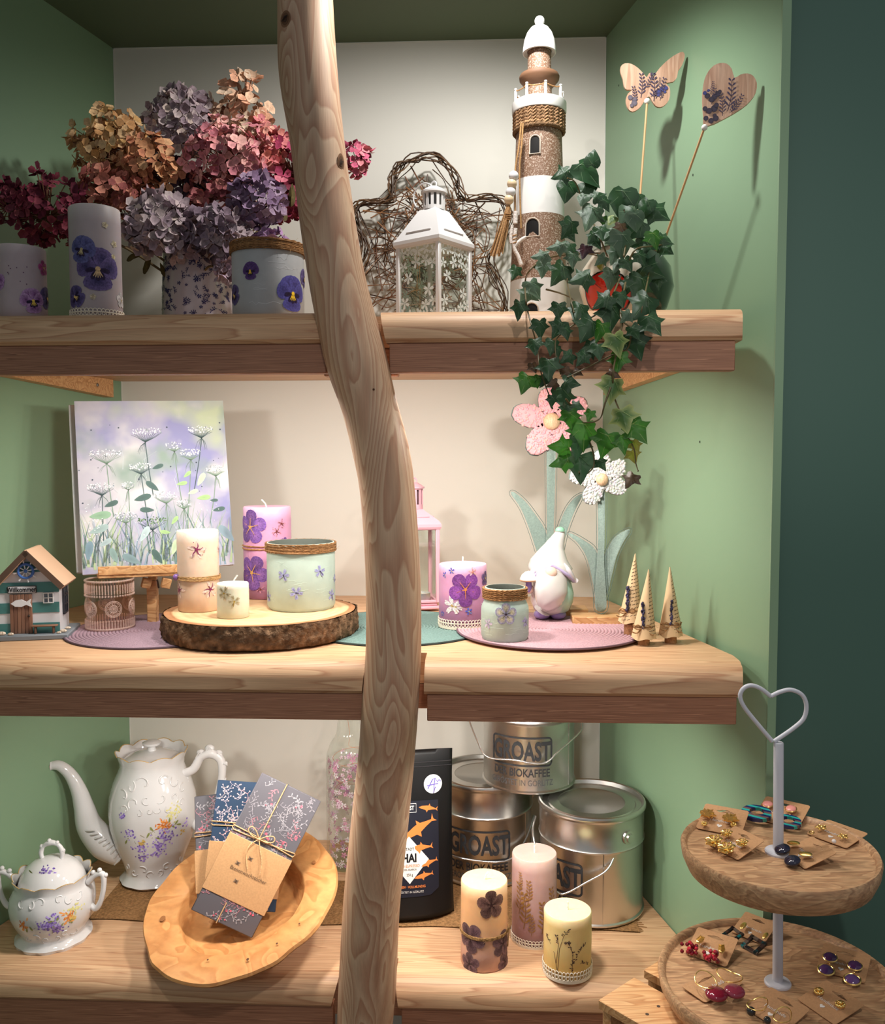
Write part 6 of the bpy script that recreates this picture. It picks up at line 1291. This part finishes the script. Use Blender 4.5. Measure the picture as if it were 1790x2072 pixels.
for v in (.905, .93): m = M(); m.add(tube([bm(w*.02+w*.96*i/20, v*h, 0) for i in range(21)], .0008, 6), (40, 39, 42)); obj('zip_ridge', m, BAGM, t, ang=80)
m = M(); kx = w/172; ORG = (216, 126, 62)
def poly(L, c, off=.0003): q = [bp(*p) for p in L]; m.add(mapped(q, bm, c, c, 3, off))
m.add(mapped([bp(*p) for p in ((752+18, 1625), (800, 1625), (850, 1625), (891, 1626), (891, 1690), (890, 1750), (889, 1800), (872, 1812), (850, 1813), (810, 1814), (768, 1814), (768, 1750), (768, 1690))], bm, (27, 29, 42), (24, 26, 38), 5)); pn = obj('printed_panel', m, print_, t, fix=False)
SH = [(-1, 0), (-.7, .16), (-.2, .24), (.0, .25), (.08, .46), (.2, .22), (.55, .1), (.8, .02), (1.0, .26), (.92, -.02), (1.02, -.22), (.78, -.08), (.4, -.12), (.0, -.2), (-.1, -.44), (-.25, -.2), (-.7, -.12)]
def shark(px, py, s, rot, fl=1):
    for tri in (SH[:5]+SH[5:8]+SH[11:14]+SH[15:], [SH[3], SH[4], SH[5]], [SH[7], SH[8], SH[9], SH[10], SH[11]], [SH[13], SH[14], SH[15]]):
        poly([(px+s*(x*fl*cos(rot)+y*sin(rot)), py-s*(y*cos(rot)-x*fl*sin(rot))) for x, y in tri], ORG)
for a in ((870, 1641, 20, .15, 1), (850, 1680, 38, -.55, 1), (852, 1718, 26, -.1, 1), (868, 1749, 20, -.3, 1), (858, 1773, 20, -.2, 1), (795, 1690, 30, -.4, 1), (792, 1760, 22, .2, -1)):
    m = M(); shark(*a); obj('shark_print', m, print_, pn, fix=False)
m = M(); poly([(829, 1694), (869, 1741), (829, 1787), (789, 1741)], (226, 222, 216), .0007)
def bt(s, px, py, size, c, sx=.8, b=.0): u, v = bp(px, py); lettering(m, s, size*kx, bm, u, v, c, sx, b, off=.0011)
bt('STADT', 829, 1719, 8, (30, 30, 34), .8, .01); bt('HAI', 829, 1737, 23, (22, 22, 26), .8, .04); bt('BIO-ESPRESSO', 829, 1752, 8.5, (206, 120, 70), .78); bt('100% ARABICA', 829, 1759, 5.4, (40, 40, 44)); bt('250 g', 829, 1769, 7.5, (30, 30, 34))
obj('diamond_label', m, print_, pn, fix=False)
m = M(); bt('INTENSIV · VOLLMUNDIG', 829, 1793, 7, ORG, .8, .01); bt('GERÖSTET IN GÖRLITZ', 829, 1803, 5.6, (206, 204, 200), .95)
x0_, y0_ = bp(804, 1647); x1_, y1_ = bp(845, 1630); rect = [(x0_, y0_), (x1_, y0_), (x1_, y1_), (x0_, y1_), (x0_, y0_)]
m.add(strip(rect, .0009, bm, (226, 224, 220), .0008)); bt('GROAST', 824.5, 1638.5, 11.5, (226, 224, 220), .72, .03); obj('bag_lettering', m, print_, pn, fix=False)['kind'] = 'stuff'
m = M(); u, v = bp(881, 1594); m.add(mapped(disc(19*kx, u, v, 28), bm, (232, 231, 236), (232, 231, 236), 3)); so = obj('round_sticker', m, print_, t, fix=False); m = M()
for L in (((870, 1603), (880, 1585), (886, 1582), (883, 1596), (882, 1612), (886, 1600)), ((868, 1597), (880, 1595), (892, 1594)), ((889, 1586), (890, 1591), (894, 1586), (897, 1590))): m.add(strip([bp(*p) for p in L], 0.0017, bm, (104, 92, 172), .0009))
obj('sticker_scribble', m, print_, so, fix=False)
# tin buckets
TIN = P('tinplate', (206, 204, 200), .30, 1, bump=(6, .05, .002), aniso=.4)
def bucket(label, A, r, h, ta, bail, lug0, top=True):
    t = thing('tin_bucket', label, 'bucket', A, 0, 'stacked tin buckets'); ac = atan2(-A[0], A[1]); k = r/109
    pr = [(0, .002), (r*.94, .002), (r*.95, 0), (r*.985, .0015), (r*.985, .004), (r*.955, .006), (r*.955, h*.66), (r*.965, h*.672), (r*.985, h*.685), (r*.965, h*.70), (r*.97, h*.94), (r*.985, h*.955), (r, h*.965), (r, h*.985), (r*.99, h)]
    obj('drum', M().add(lathe(pr, 72)), TIN, t, ang=40)
    obj('lid', M().add(lathe([(r*.99, h), (r*.965, h+.0012), (r*.94, h), (r*.92, h*.965), (r*.82, h*.962), (r*.8, h*.972), (r*.62, h*.974), (r*.60, h*.966), (0, h*.966)], 72)), TIN, t, ang=40)
    for s in (0, 1):
        a = ac+lug0+s*pi; c = V((r*.965*cos(a-pi/2), r*.965*sin(a-pi/2), h*.80)); n = V((cos(a-pi/2), sin(a-pi/2), 0))
        m = M(); m.add(lathe([(14*k, 0), (13*k, 4*k), (9*k, 5*k), (8*k, 9*k), (0, 10*k)], 20), T=Matrix.Translation(c)@n.to_track_quat('Z', 'Y').to_matrix().to_4x4()); lg = obj('handle_lug', m, TIN, t)
    m = M(); a = ac+lug0-.5; m.add(box(.0016, .001, h*.9), T=Rz(a)@Tr(0, -r*.958, h*.47)); obj('seam', m, TIN, t)
    obj('bail_wire', M().add(tube(smooth([p-V(A) for p in bail], 5), .0016, 8), (226, 226, 226)), P('bail_steel', None, .22, .9), t, ang=80)
    if ta is None: return t
    m = M(); mp = cylmap(r*.956, ac+ta, h*.415, .0004); INKC = (52, 52, 54); w2, h2 = 70*k, 31*k
    o = [(x, y) for x, y in smooth_rect(w2, h2, 8*k)]; m.add(strip(o+[o[0]], 4*k, mp, INKC)); lettering(m, 'GROAST', 58*k, mp, 0, -1*k, INKC, .60, .03, off=.0001)
    lettering(m, 'DER BIOKAFFEE', 25*k, mp, 0, -48*k, INKC, .76, .02); lettering(m, 'GERÖSTET IN GÖRLITZ', 19*k, mp, 0, -70*k, (84, 84, 86), .74, .002); obj('printed_lettering', m, print_, t, fix=False); return t
def smooth_rect(w, h, r, n=5):
    out = []
    for cx, cy, a0 in ((w-r, h-r, 0), (-w+r, h-r, pi/2), (-w+r, -h+r, pi), (w-r, -h+r, 1.5*pi)):
        for i in range(n+1): a = a0+pi/2*i/n; out.append((cx+r*cos(a), cy+r*sin(a)))
    res = []
    for p, q in zip(out, out[1:]+out[:1]):
        d = sqrt((p[0]-q[0])**2+(p[1]-q[1])**2); s = max(1, int(d/.006))
        for i in range(s): res.append((p[0]+(q[0]-p[0])*i/s, p[1]+(q[1]-p[1])*i/s))
    return res
A3, r3, h3 = stand(1087, 1301, 1880, 1614, BZ)
yq = A3.y-r3
bucket('front right tin bucket on the shelf, handle ear and seam facing the right wall', A3, r3, h3, radians(-48), [W(1083, 1652, Y=A3.y-.02), W(1078, 1690, Y=yq+.02), W(1100, 1770, Y=yq-.006), W(1128, 1806, Y=yq-.012), W(1148, 1806, Y=yq-.012), W(1185, 1786, Y=yq-.006), W(1226, 1762, Y=yq), W(1244, 1730, Y=yq+.012), W(1262, 1688, Y=yq+.03)], radians(42))
A1, r1, _ = stand(882, 1078, 1800, 1563, BZ); h1 = h3; yq = A1.y-r1
bucket('left tin bucket on the shelf, half hidden behind the black coffee bag', A1, r1, h1, radians(-8), [W(884, 1640, Y=A1.y), W(888, 1700, Y=yq+.05), W(920, 1733, Y=yq-.004), W(1020, 1743, Y=yq-.006), W(1060, 1705, Y=yq+.03), W(1080, 1650, Y=A1.y-.01)], radians(88))
A2_, r2, _ = stand(974, 1164, 1610, 1440, BZ+h3+.0014); yq = A2_.y-r2
bucket('topmost tin bucket resting on the lids of the two others', A2_, r2, h3*.98, radians(-10), [W(947, 1430, Y=A2_.y), W(946, 1448, Y=A2_.y-.03), W(964, 1496, Y=yq+.02), W(985, 1531, Y=yq-.005), W(1040, 1538, Y=yq-.008), W(1099, 1545, Y=yq-.006), W(1130, 1520, Y=yq+.006), W(1170, 1484, Y=yq+.045), W(1176, 1470, Y=A2_.y-.02), W(1174, 1430, Y=A2_.y)], radians(88))
# three candles in front
HB = ((92, 62, 58), (124, 90, 80), (60, 36, 36))
A, r, h = stand(932, 1026, 1970, 1778, zb)
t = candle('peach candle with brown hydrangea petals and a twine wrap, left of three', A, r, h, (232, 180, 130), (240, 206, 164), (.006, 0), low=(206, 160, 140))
blooms(t, A, r, [('round', 993, 1831, 28, 20, HB), ('round', 952, 1898, 30, 60, ((92, 66, 74), (124, 94, 96), (60, 40, 44))), ('round', 950, 1950, 22, 20, ((92, 66, 74), (124, 94, 96), (60, 40, 44))), ('round', 1016, 1908, 26, 10, ((92, 66, 74), (124, 94, 96), (60, 40, 44))), ('round', 1020, 1945, 20, 50, ((92, 66, 74), (124, 94, 96), (60, 40, 44)))])
m = M(); twine(m, r+.0012, [h*.40, h*.408, h*.416, h*.424], (150, 116, 76), .0009, fuzz=12); obj('twine', m, fibre, t, ang=80); m = M(); m.add(tube(smooth([V((r*.9, -r*.5, h*.42)), V((r*1.05, -r*.45, h*.48)), V((r*1.02, -r*.5, h*.36)), V((r*1.0, -r*.52, h*.26))], 5), .001, 5), (150, 116, 76)); obj('twine_end', m, fibre, t, ang=80)
A, r, h = stand(1035, 1125, 1922, 1724, zb)
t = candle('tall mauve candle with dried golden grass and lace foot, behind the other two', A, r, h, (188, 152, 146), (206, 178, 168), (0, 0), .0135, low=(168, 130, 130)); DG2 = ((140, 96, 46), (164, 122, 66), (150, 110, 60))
blooms(t, A, r, [('sprig', 1060, 1880, 34, 0, DG2), ('sprig', 1050, 1850, 30, 10, DG2), ('sprig', 1068, 1830, 22, -10, DG2), ('sprig', 1095, 1890, 30, 10, DG2), ('sprig', 1052, 1800, 16, 0, DG2), ('sprig', 1112, 1860, 30, -6, DG2), ('sprig', 1074, 1895, 20, 10, DG2)])
A, r, h = stand(1099, 1195, 1991, 1839, zb)
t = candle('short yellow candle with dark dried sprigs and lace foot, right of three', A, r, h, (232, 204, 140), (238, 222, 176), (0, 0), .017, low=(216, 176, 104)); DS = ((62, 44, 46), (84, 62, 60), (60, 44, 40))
for s, L in enumerate((((1128, 1970), (1122, 1930), (1112, 1905), (1105, 1890)), ((1128, 1970), (1132, 1920), (1140, 1895), (1150, 1880)), ((1126, 1950), (1130, 1910), (1124, 1892)), ((1156, 1972), (1158, 1930), (1150, 1908), (1142, 1912)), ((1157, 1950), (1172, 1922), (1182, 1908)), ((1157, 1960), (1176, 1946), (1188, 1950)))):
    m = M(); pts = [onc(x, y, A, r) for x, y in L]; a0 = pts[0][0]; q = [((a-a0)*r, z) for a, z in pts]; mp = cylmap(r, a0, 0, .0005); m.add(strip(q, (.0007, .0005), mp, DS[0]))
    for i in range(1, len(q)):
        for j in range(7): f = j/7; x = q[i-1][0]+(q[i][0]-q[i-1][0])*f; y = q[i-1][1]+(q[i][1]-q[i-1][1])*f; m.add(mapped(petal(.0042, .0018, rnd.uniform(.2, 2.9), x, y, 6), mp, DS[0], DS[1], 1, rnd.uniform(0, .0002))) if i >= len(q)-1 or s in (3, 4) else None
    obj('pressed_sprig', m, pressed, t, fix=False)
# ------------------------------------------------------------------ tiered stand with earring cards
YS = 1.02; B0 = W(1573, 1990, Y=YS); LEAN = -.018
t = thing('tiered_stand', 'two tier round mango wood stand with white pole and heart handle', 'tray stand', B0-V((0, 0, .03)))
TS = Tr(0, 0, .03)@Ry(LEAN); WP = P('white_powder_coat', (206, 206, 214), .35); zu = .158
def tray(name, r, z):
    pr = [(0, -.026), (r*.86, -.026), (r*.93, -.022), (r*.985, -.008), (r, .004), (r*.985, .0072), (r*.955, .0062), (r*.93, .0006), (r*.9, 0), (0, 0)]
    return obj(name, M().add(lathe(pr, 96), T=TS@Tr(0, 0, z)), MANGO, t, ang=50)
rl, ru = S(236, B0), S(198, W(1570, 1705, Y=YS)); tray('lower_tray', rl, 0); tray('upper_tray', ru*.965, zu)
pk = S(1, B0); zt = W(1563, 1502, Y=YS).z-B0.z
for nm, a, b in (('pole', .0, zu-.026), ('pole', zu, zt)): obj(nm, M().add(lathe([(0, a), (10.2*pk, a), (9.6*pk, b-.001), (9*pk, b), (0, b)], 28), T=TS), WP, t)
for z in (0, zu): obj('pole_flange', M().add(lathe([(26*pk, z), (26*pk, z+.002), (24*pk, z+.0034), (10*pk, z+.0042)], 36), T=TS), WP, t)
hb = W(1563, 1502, Y=YS); HP_ = [(1562, 1500), (1535, 1468), (1507, 1433), (1497, 1410), (1503, 1394), (1518, 1387), (1538, 1393), (1559, 1409)]; HP2 = [(1559, 1409), (1578, 1400), (1600, 1396), (1622, 1406), (1631, 1427), (1626, 1453), (1604, 1474), (1566, 1500)]
for L in (HP_, HP2): obj('heart_handle', M().add(tube(smooth([W(x, y, Y=YS)-V(t.location) for x, y in L], 6), 4.3*pk, 12)), WP, t, ang=80)
# cards
def card(label, TL, TR, BL, z, dz, items):
    n = (TS.to_3x3()@V((0, 0, 1)));
    def on(p, up_):
        d = W(p[0], p[1], Y=1)-CAM; o = B0+TS.to_3x3()@V((0, 0, z))+n*up_; s = (o-CAM).dot(n)/d.dot(n); return CAM+d*s
    
    c = on(BL, .0022); best_ = (9, dz)
    for i in range(40):
        q = .004+i*.0004; a, b = on(TL, q), on(TR, q); best_ = min(best_, (abs((a-c).length/(b-a).length-.92), q))
    dz = best_[1]; a, b = on(TL, dz), on(TR, dz); ex = b-a; ez = a-c; w, h = ex.length, ez.length; FRm = frame(c, ex, ez); t = thing('earring_card', label, 'earrings', c, 0, 'earring cards on the tiered stand'); T = Matrix.Translation(-c)@FRm
    o = smooth_rect(w/2, h/2, w*.06, 4); o = [(x+w/2, y+h/2) for x, y in o]
    hole = [(w/2+x*w*.20, h*.80+y) for x, y in [(cos(q), h*(.035*sin(q)+.035*abs(sin(q))*(1 if abs(cos(q)) < .45 and sin(q) > 0 else 0))) for q in [-pi/2-2*pi*i/20 for i in range(21)]]]
    k = min(range(len(o)), key=lambda i: (o[i][0]-hole[0][0])**2+(o[i][1]-h)**2 if o[i][1] > h*.9 else 9); k = min(range(len(o)), key=lambda i: (o[i][0]-w/2)**2+(o[i][1]-0)**2)
    ol = o[:k+1]+hole+o[k:]
    m = M(); vs = [(x, y_, z_) for y_ in (0, .0007) for x, z_ in ol]; L = len(ol); m.add((vs, [tuple(range(L)), tuple(range(L, 2*L))[::-1]]+[(i, L+i, L+(i+1) % L, (i+1) % L) for i in range(L)]), (190, 146, 106), T=T); cd = obj('kraft_card', m, kraft, t, ang=30)
    m = M(); mp = flatmap(T, .0004); lettering(m, 'Handmade', w*.13, mp, w*.5, h*.42, (226, 218, 210), .95); hx, hy, q = w*.48, h*.24, w*.06
    hh = [(hx+q*(16*sin(a)**3)/16, hy+q*(13*cos(a)-5*cos(2*a)-2*cos(3*a)-cos(4*a))/16) for a in [2*pi*i/20 for i in range(20)]]; m.add(mapped(hh, mp, (230, 224, 218), (230, 224, 218), 1)); obj('card_print', m, print_, cd, fix=False)
    ax = V(TR)-V(TL); ay = V(TL)-V(BL); det = ax.x*ay.y-ax.y*ay.x
    def uv_(p): d = V(p)-V(BL); u = (d.x*ay.y-d.y*ay.x)/det; v = (ax.x*d.y-ax.y*d.x)/det; return u*w, v*h
    k = w/76
    for pair in items:
        e = None
        for kind, x, y, s, c in pair:
            u, v = uv_((x, y)); m = M(); s *= k; C = V((u, -.0035-.35*s, v)); mt = gold; nm = 'stud'
            if v < 0 : C = V((u, -.004-.3*s, v))
            if kind == 'gold_star':
                for i in range(5): m.add(prism([(s*(.95 if j % 2 == 0 else .45)*cos(j*pi/5+i), s*(.95 if j % 2 == 0 else .45)*sin(j*pi/5+i)) for j in range(10)], .002), T=T@Tr(C+V((s*.7*cos(i*1.257), -.0006*i, s*.7*sin(i*1.257)))))
            elif kind == 'rosette':
                for i in range(9): m.add(ball(s*.34, 8, 6), T=T@Tr(C+V((s*.62*cos(i*.698), 0, s*.62*sin(i*.698)))))
                m.add(ball(s*.42, 8, 6), T=T@Tr(C+V((0, -s*.3, 0))))
            elif kind == 'petals':
                for i in range(7): a = i*.898; m.add(tube(smooth([V((0, 0, 0)), V((s*.7*cos(a-.35), -s*.3, s*.7*sin(a-.35))), V((s*cos(a), -s*.25, s*sin(a))), V((s*.7*cos(a+.35), -s*.3, s*.7*sin(a+.35))), V((0, 0, 0))], 4), s*.1, 5), T=T@Tr(C)); m.add(ball(s*.34, 7, 5, 1, .35, .8), T=T@Tr(C+V((s*.5*cos(a), 0, s*.5*sin(a)))))
            elif kind == 'outline': 
                m.add(tube([V((s*(.75+.28*cos(5*a))*cos(a), 0, s*(.75+.28*cos(5*a))*sin(a))) for a in [2*pi*i/50 for i in range(50)]], s*.14, 6, True), T=T@Tr(C)); m.add(tube([V((s*.25*cos(a), 0, s*.25*sin(a))) for a in [2*pi*i/12 for i in range(12)]], s*.1, 5, True), T=T@Tr(C))
            elif kind == 'leafg':
                m.add(ball(s, 14, 9, .62, .28, 1), T=T@Tr(C)@Ry(c))
                for i in range(-3, 4): m.add(tube([V((0, -s*.3, i*s*.2)), V((s*.5, -s*.2, i*s*.2+s*.2))], s*.07, 4), T=T@Tr(C)@Ry(c)); m.add(tube([V((0, -s*.3, i*s*.2)), V((-s*.5, -s*.2, i*s*.2+s*.2))], s*.07, 4), T=T@Tr(C)@Ry(c))
            elif kind == 'plate': m.add(ball(s, 16, 10, .55, .16, 1), T=T@Tr(C)@Ry(c))
            elif kind == 'drop':
                nm = 'drop'; mt = STONE; m.add(ball(s, 18, 12, .92, .4, .86), c, T=T@Tr(C))
            elif kind == 'enamel':
                mt = STONE; m.add(ball(s, 18, 10, 1, .45, 1), c, T=T@Tr(C)); r_ = M().add(tube([(s*cos(a), 0, s*sin(a)) for a in [2*pi*i/24 for i in range(24)]], s*.12, 5, True), T=T@Tr(C)); obj('setting', r_, gold, t)
            elif kind == 'gem':
                nm = 'drop'; mt = STONE; g = lathe([(0, -s*.4), (s*.5, -s*.35), (s, 0), (s*.62, s*.4), (0, s*.42)], 8); m.add(g, c, T=T@Tr(C)@Rx(pi/2)); r_ = M().add(tube([(s*1.03*cos(a), 0, s*1.03*sin(a)) for a in [2*pi*i/24 for i in range(24)]], s*.14, 5, True), T=T@Tr(C)); obj('setting', r_, gold, t)
            elif kind == 'berry':
                nm = 'drop'; mt = STONE; R = random.Random(int(x))
                for i in range(22): m.add(ball(s*.3, 6, 4), R.choice([(150, 22, 40), (190, 40, 60), (120, 14, 30)]), T=T@Tr(C+V((R.gauss(0, s*.45), R.uniform(-s*.5, s*.2), R.gauss(0, s*.45)))))
            elif kind == 'striped':
                nm = 'drop'; mt = STONE; cols = [(28, 38, 92), (48, 168, 160), (112, 84, 84), (28, 38, 92), (48, 168, 160), (112, 84, 84), (28, 38, 92), (48, 168, 160), (30, 40, 96)]; n_ = 9
                for i in range(n_):
                    z0, z1 = -1+2*i/n_, -1+2*(i+1)/n_; zz = [z0, (z0+z1)/2, z1]
                    for sd in (-1, 1):
                        ou = [(sd*sqrt(max(0, 1-q*q)), q*.8) for q in zz]; inn = [(sd*(sqrt(max(0, .24-(q-.12)**2)) if (q-.12)**2 < .24 else 0), q*.8) for q in zz][::-1]; m.add(prism([(a*s, b*s) for a, b in ou+inn], s*.26), cols[i], T=T@Tr(C))
            elif kind == 'square':
                nm = 'drop'; mt = STONE; R = random.Random(int(x))
                for i in range(4):
                    for j in range(4): m.add(box(s*.52, s*.3, s*.36), R.choice([(26, 30, 34), (24, 112, 116), (60, 44, 42), (18, 60, 66), (96, 84, 76)]), T=T@Tr(C)@Ry(c+i*pi/2)@Tr(-s*.82+j*s*.52, 0, s*.82))
            elif kind == 'hoop': nm = 'hoop'; m.add(tube([(s*.72*cos(a), -s*.25*abs(sin(a)), s*sin(a)) for a in [2*pi*i/36 for i in range(36)]], .0006, 5, True), T=T@Tr(C)@Ry(c))
            elif kind == 'bead': nm = 'bead'; mt = STONE; m.add(ball(s, 14, 9), c, T=T@Tr(C))
            elif kind == 'link': nm = 'link'; m.add(tube([(s*cos(a), 0, s*sin(a)) for a in [2*pi*i/12 for i in range(12)]], s*.25, 5, True), T=T@Tr(C))
            o = obj('earring_'+nm, m, mt, t if e is None else e, ang=60 if mt is gold else 50)
            if e is None: e = o
STONE = P('polished_resin', None, .12, coat=.4)
NVY = (34, 34, 52); BLK = (36, 38, 38)
card('card with gold star cluster earrings at the left back of the upper tray', (1418, 1624), (1506, 1640), (1407, 1675), zu, .012, ((('gold_star', 1428, 1655, 9, 0), ('rosette', 1424, 1673, 6, 0)), (('gold_star', 1473, 1664, 9, 0), ('rosette', 1480, 1674, 6, 0))))
card('card with pink studs and striped teal ring earrings behind the pole on the upper tray', (1536, 1608), (1625, 1628), (1522, 1655), zu, .014, ((('enamel', 1546, 1634, 9, (232, 150, 140)), ('link', 1546, 1643, 3, 0), ('striped', 1532, 1659, 25, 0)), (('enamel', 1592, 1643, 9, (232, 150, 140)), ('link', 1591, 1654, 3, 0), ('striped', 1594, 1673, 21, 0))))
card('card with gold flower outline studs at the right back of the upper tray', (1653, 1652), (1733, 1680), (1630, 1686), zu, .012, ((('outline', 1654, 1681, 9, 0), ('link', 1643, 1692, 4, 0)), (('outline', 1698, 1698, 8, 0), ('bead', 1688, 1709, 4, (236, 226, 220)))))
card('card with crumpled gold petal drop earrings at the front left of the upper tray', (1481, 1668), (1541, 1698), (1433, 1708), zu, .012, ((('petals', 1470, 1695, 11, 0), ('petals', 1448, 1714, 16, 0)), (('petals', 1502, 1714, 11, 0), ('petals', 1474, 1728, 16, 0))))
card('card with navy stone and hammered gold earrings at the front of the upper tray', (1628, 1684), (1677, 1718), (1580, 1722), zu, .012, ((('plate', 1603, 1713, 13, 1.0), ('link', 1595, 1720, 2.5, 0), ('drop', 1587, 1729, 17, NVY)), (('plate', 1629, 1735, 13, 1.0), ('link', 1619, 1744, 2.5, 0), ('drop', 1610, 1752, 17, NVY))))
card('card with gold leaf and red berry cluster earrings at the left of the lower tray', (1408, 1874), (1490, 1899), (1385, 1929), 0, .012, ((('leafg', 1415, 1909, 10, .3), ('berry', 1398, 1931, 13, 0)), (('leafg', 1458, 1927, 10, -.3), ('berry', 1436, 1944, 13, 0))))
card('card with black and teal square earrings at the back of the lower tray', (1506, 1843), (1571, 1868), (1478, 1885), 0, .014, ((('plate', 1504, 1880, 11, 0), ('square', 1485, 1899, 16, .3)), (('plate', 1548, 1899, 10, 0), ('square', 1527, 1919, 19, .2))))
card('card with purple gemstone drop earrings at the right of the lower tray', (1666, 1907), (1762, 1933), (1650, 1961), 0, .014, ((('enamel', 1679, 1946, 11, (74, 40, 84)), ('link', 1676, 1957, 2.5, 0), ('gem', 1671, 1971, 12, (92, 60, 116))), (('enamel', 1728, 1962, 11, (74, 40, 84)), ('link', 1724, 1974, 2.5, 0), ('gem', 1722, 1989, 12, (104, 72, 128)))))
card('card with small gold rosette studs at the front right of the lower tray', (1653, 1973), (1729, 2022), (1612, 2021), 0, .010, ((('rosette', 1649, 2010, 9, 0),), (('rosette', 1691, 2035, 9, 0),)))
card('card with dark red stones on gold hoops at the front left of the lower tray', (1390, 1991), (1467, 1953), (1426, 2029), 0, .012, ((('hoop', 1432, 2003, 19, .6), ('drop', 1446, 2026, 16, (128, 26, 50))), (('hoop', 1476, 1993, 17, -.3), ('drop', 1479, 2022, 15, (140, 52, 72)))))
card('card with black beads on gold hoops at the very front of the lower tray', (1543, 1989), (1622, 2034), (1507, 2041), 0, .012, ((('hoop', 1532, 2045, 18, .3), ('bead', 1522, 2055, 7.5, BLK)), (('hoop', 1580, 2066, 18, -.2), ('bead', 1554, 2071, 6, BLK))))
# pine crate under the stand
zc = B0.z-.0265-abs(LEAN)*rl*.9; L0, Bk = W(1210, 2023, z=zc), W(1282, 1977, z=zc); e1 = (Bk-L0); w1 = e1.length; e1.normalize(); e2 = V((e1.y, -e1.x, 0))
t = thing('pine_crate', 'light pine crate with slatted sides under the tiered stand', 'crate', (L0.x, L0.y, 0)); FX = Matrix(((e2.x, e1.x, 0, 0), (e2.y, e1.y, 0, 0), (0, 0, 1, 0), (0, 0, 0, 1)))
q = FX.inverted()@(W(1302, 1962, z=zc)-L0); LN = .34; H = zc; th = .011
for x0_, y0_, ww in ((0, 0, w1), (q.x, q.y, w1*1.1)):
    m = M(); m.add(box(LN, ww, th, .0008), T=FX@Tr(x0_+LN/2, y0_+ww/2, H-th/2)); tb2 = obj('top_board', m, PINE, t)
    for xx in (.3, .62):
        p = FX@V((x0_+.055, y0_+ww*xx, H+.0002)); m = M(); m.add(lathe([(0, 0), (.0022, 0), (.0022, -.001)], 10), (70, 52, 40), loc=p); obj('nail', m, matte, tb2)
for y0_ in (.006, q.y+.006): 
    m = M(); m.add(box(.012, w1*.9, H-th-.001, .0008), T=FX@Tr(.008+(q.x if y0_ > .01 else 0), y0_+w1*.45, (H-th)/2)); obj('end_block', m, PINE, t)
for i in range(6):
    m = M(); m.add(box(LN*.95/6-.006, q.y+w1*.9, .008, .0006), T=FX@Tr(.03+LN*.95/6*(i+.5), (q.y+w1)/2, H-th-.022)); obj('slat', m, PINE, t)
m = M(); m.add(box(LN*.9, .012, .06, .0008), T=FX@Tr(.03+LN*.45, .012, .04)); obj('side_rail', m, PINE, t)
for i in range(5):
    m = M(); m.add(box(LN*.9, .012, .06, .0008), T=FX@Tr(.03+LN*.45, .012, .13+.1*i)); obj('side_rail', m, PINE, t)
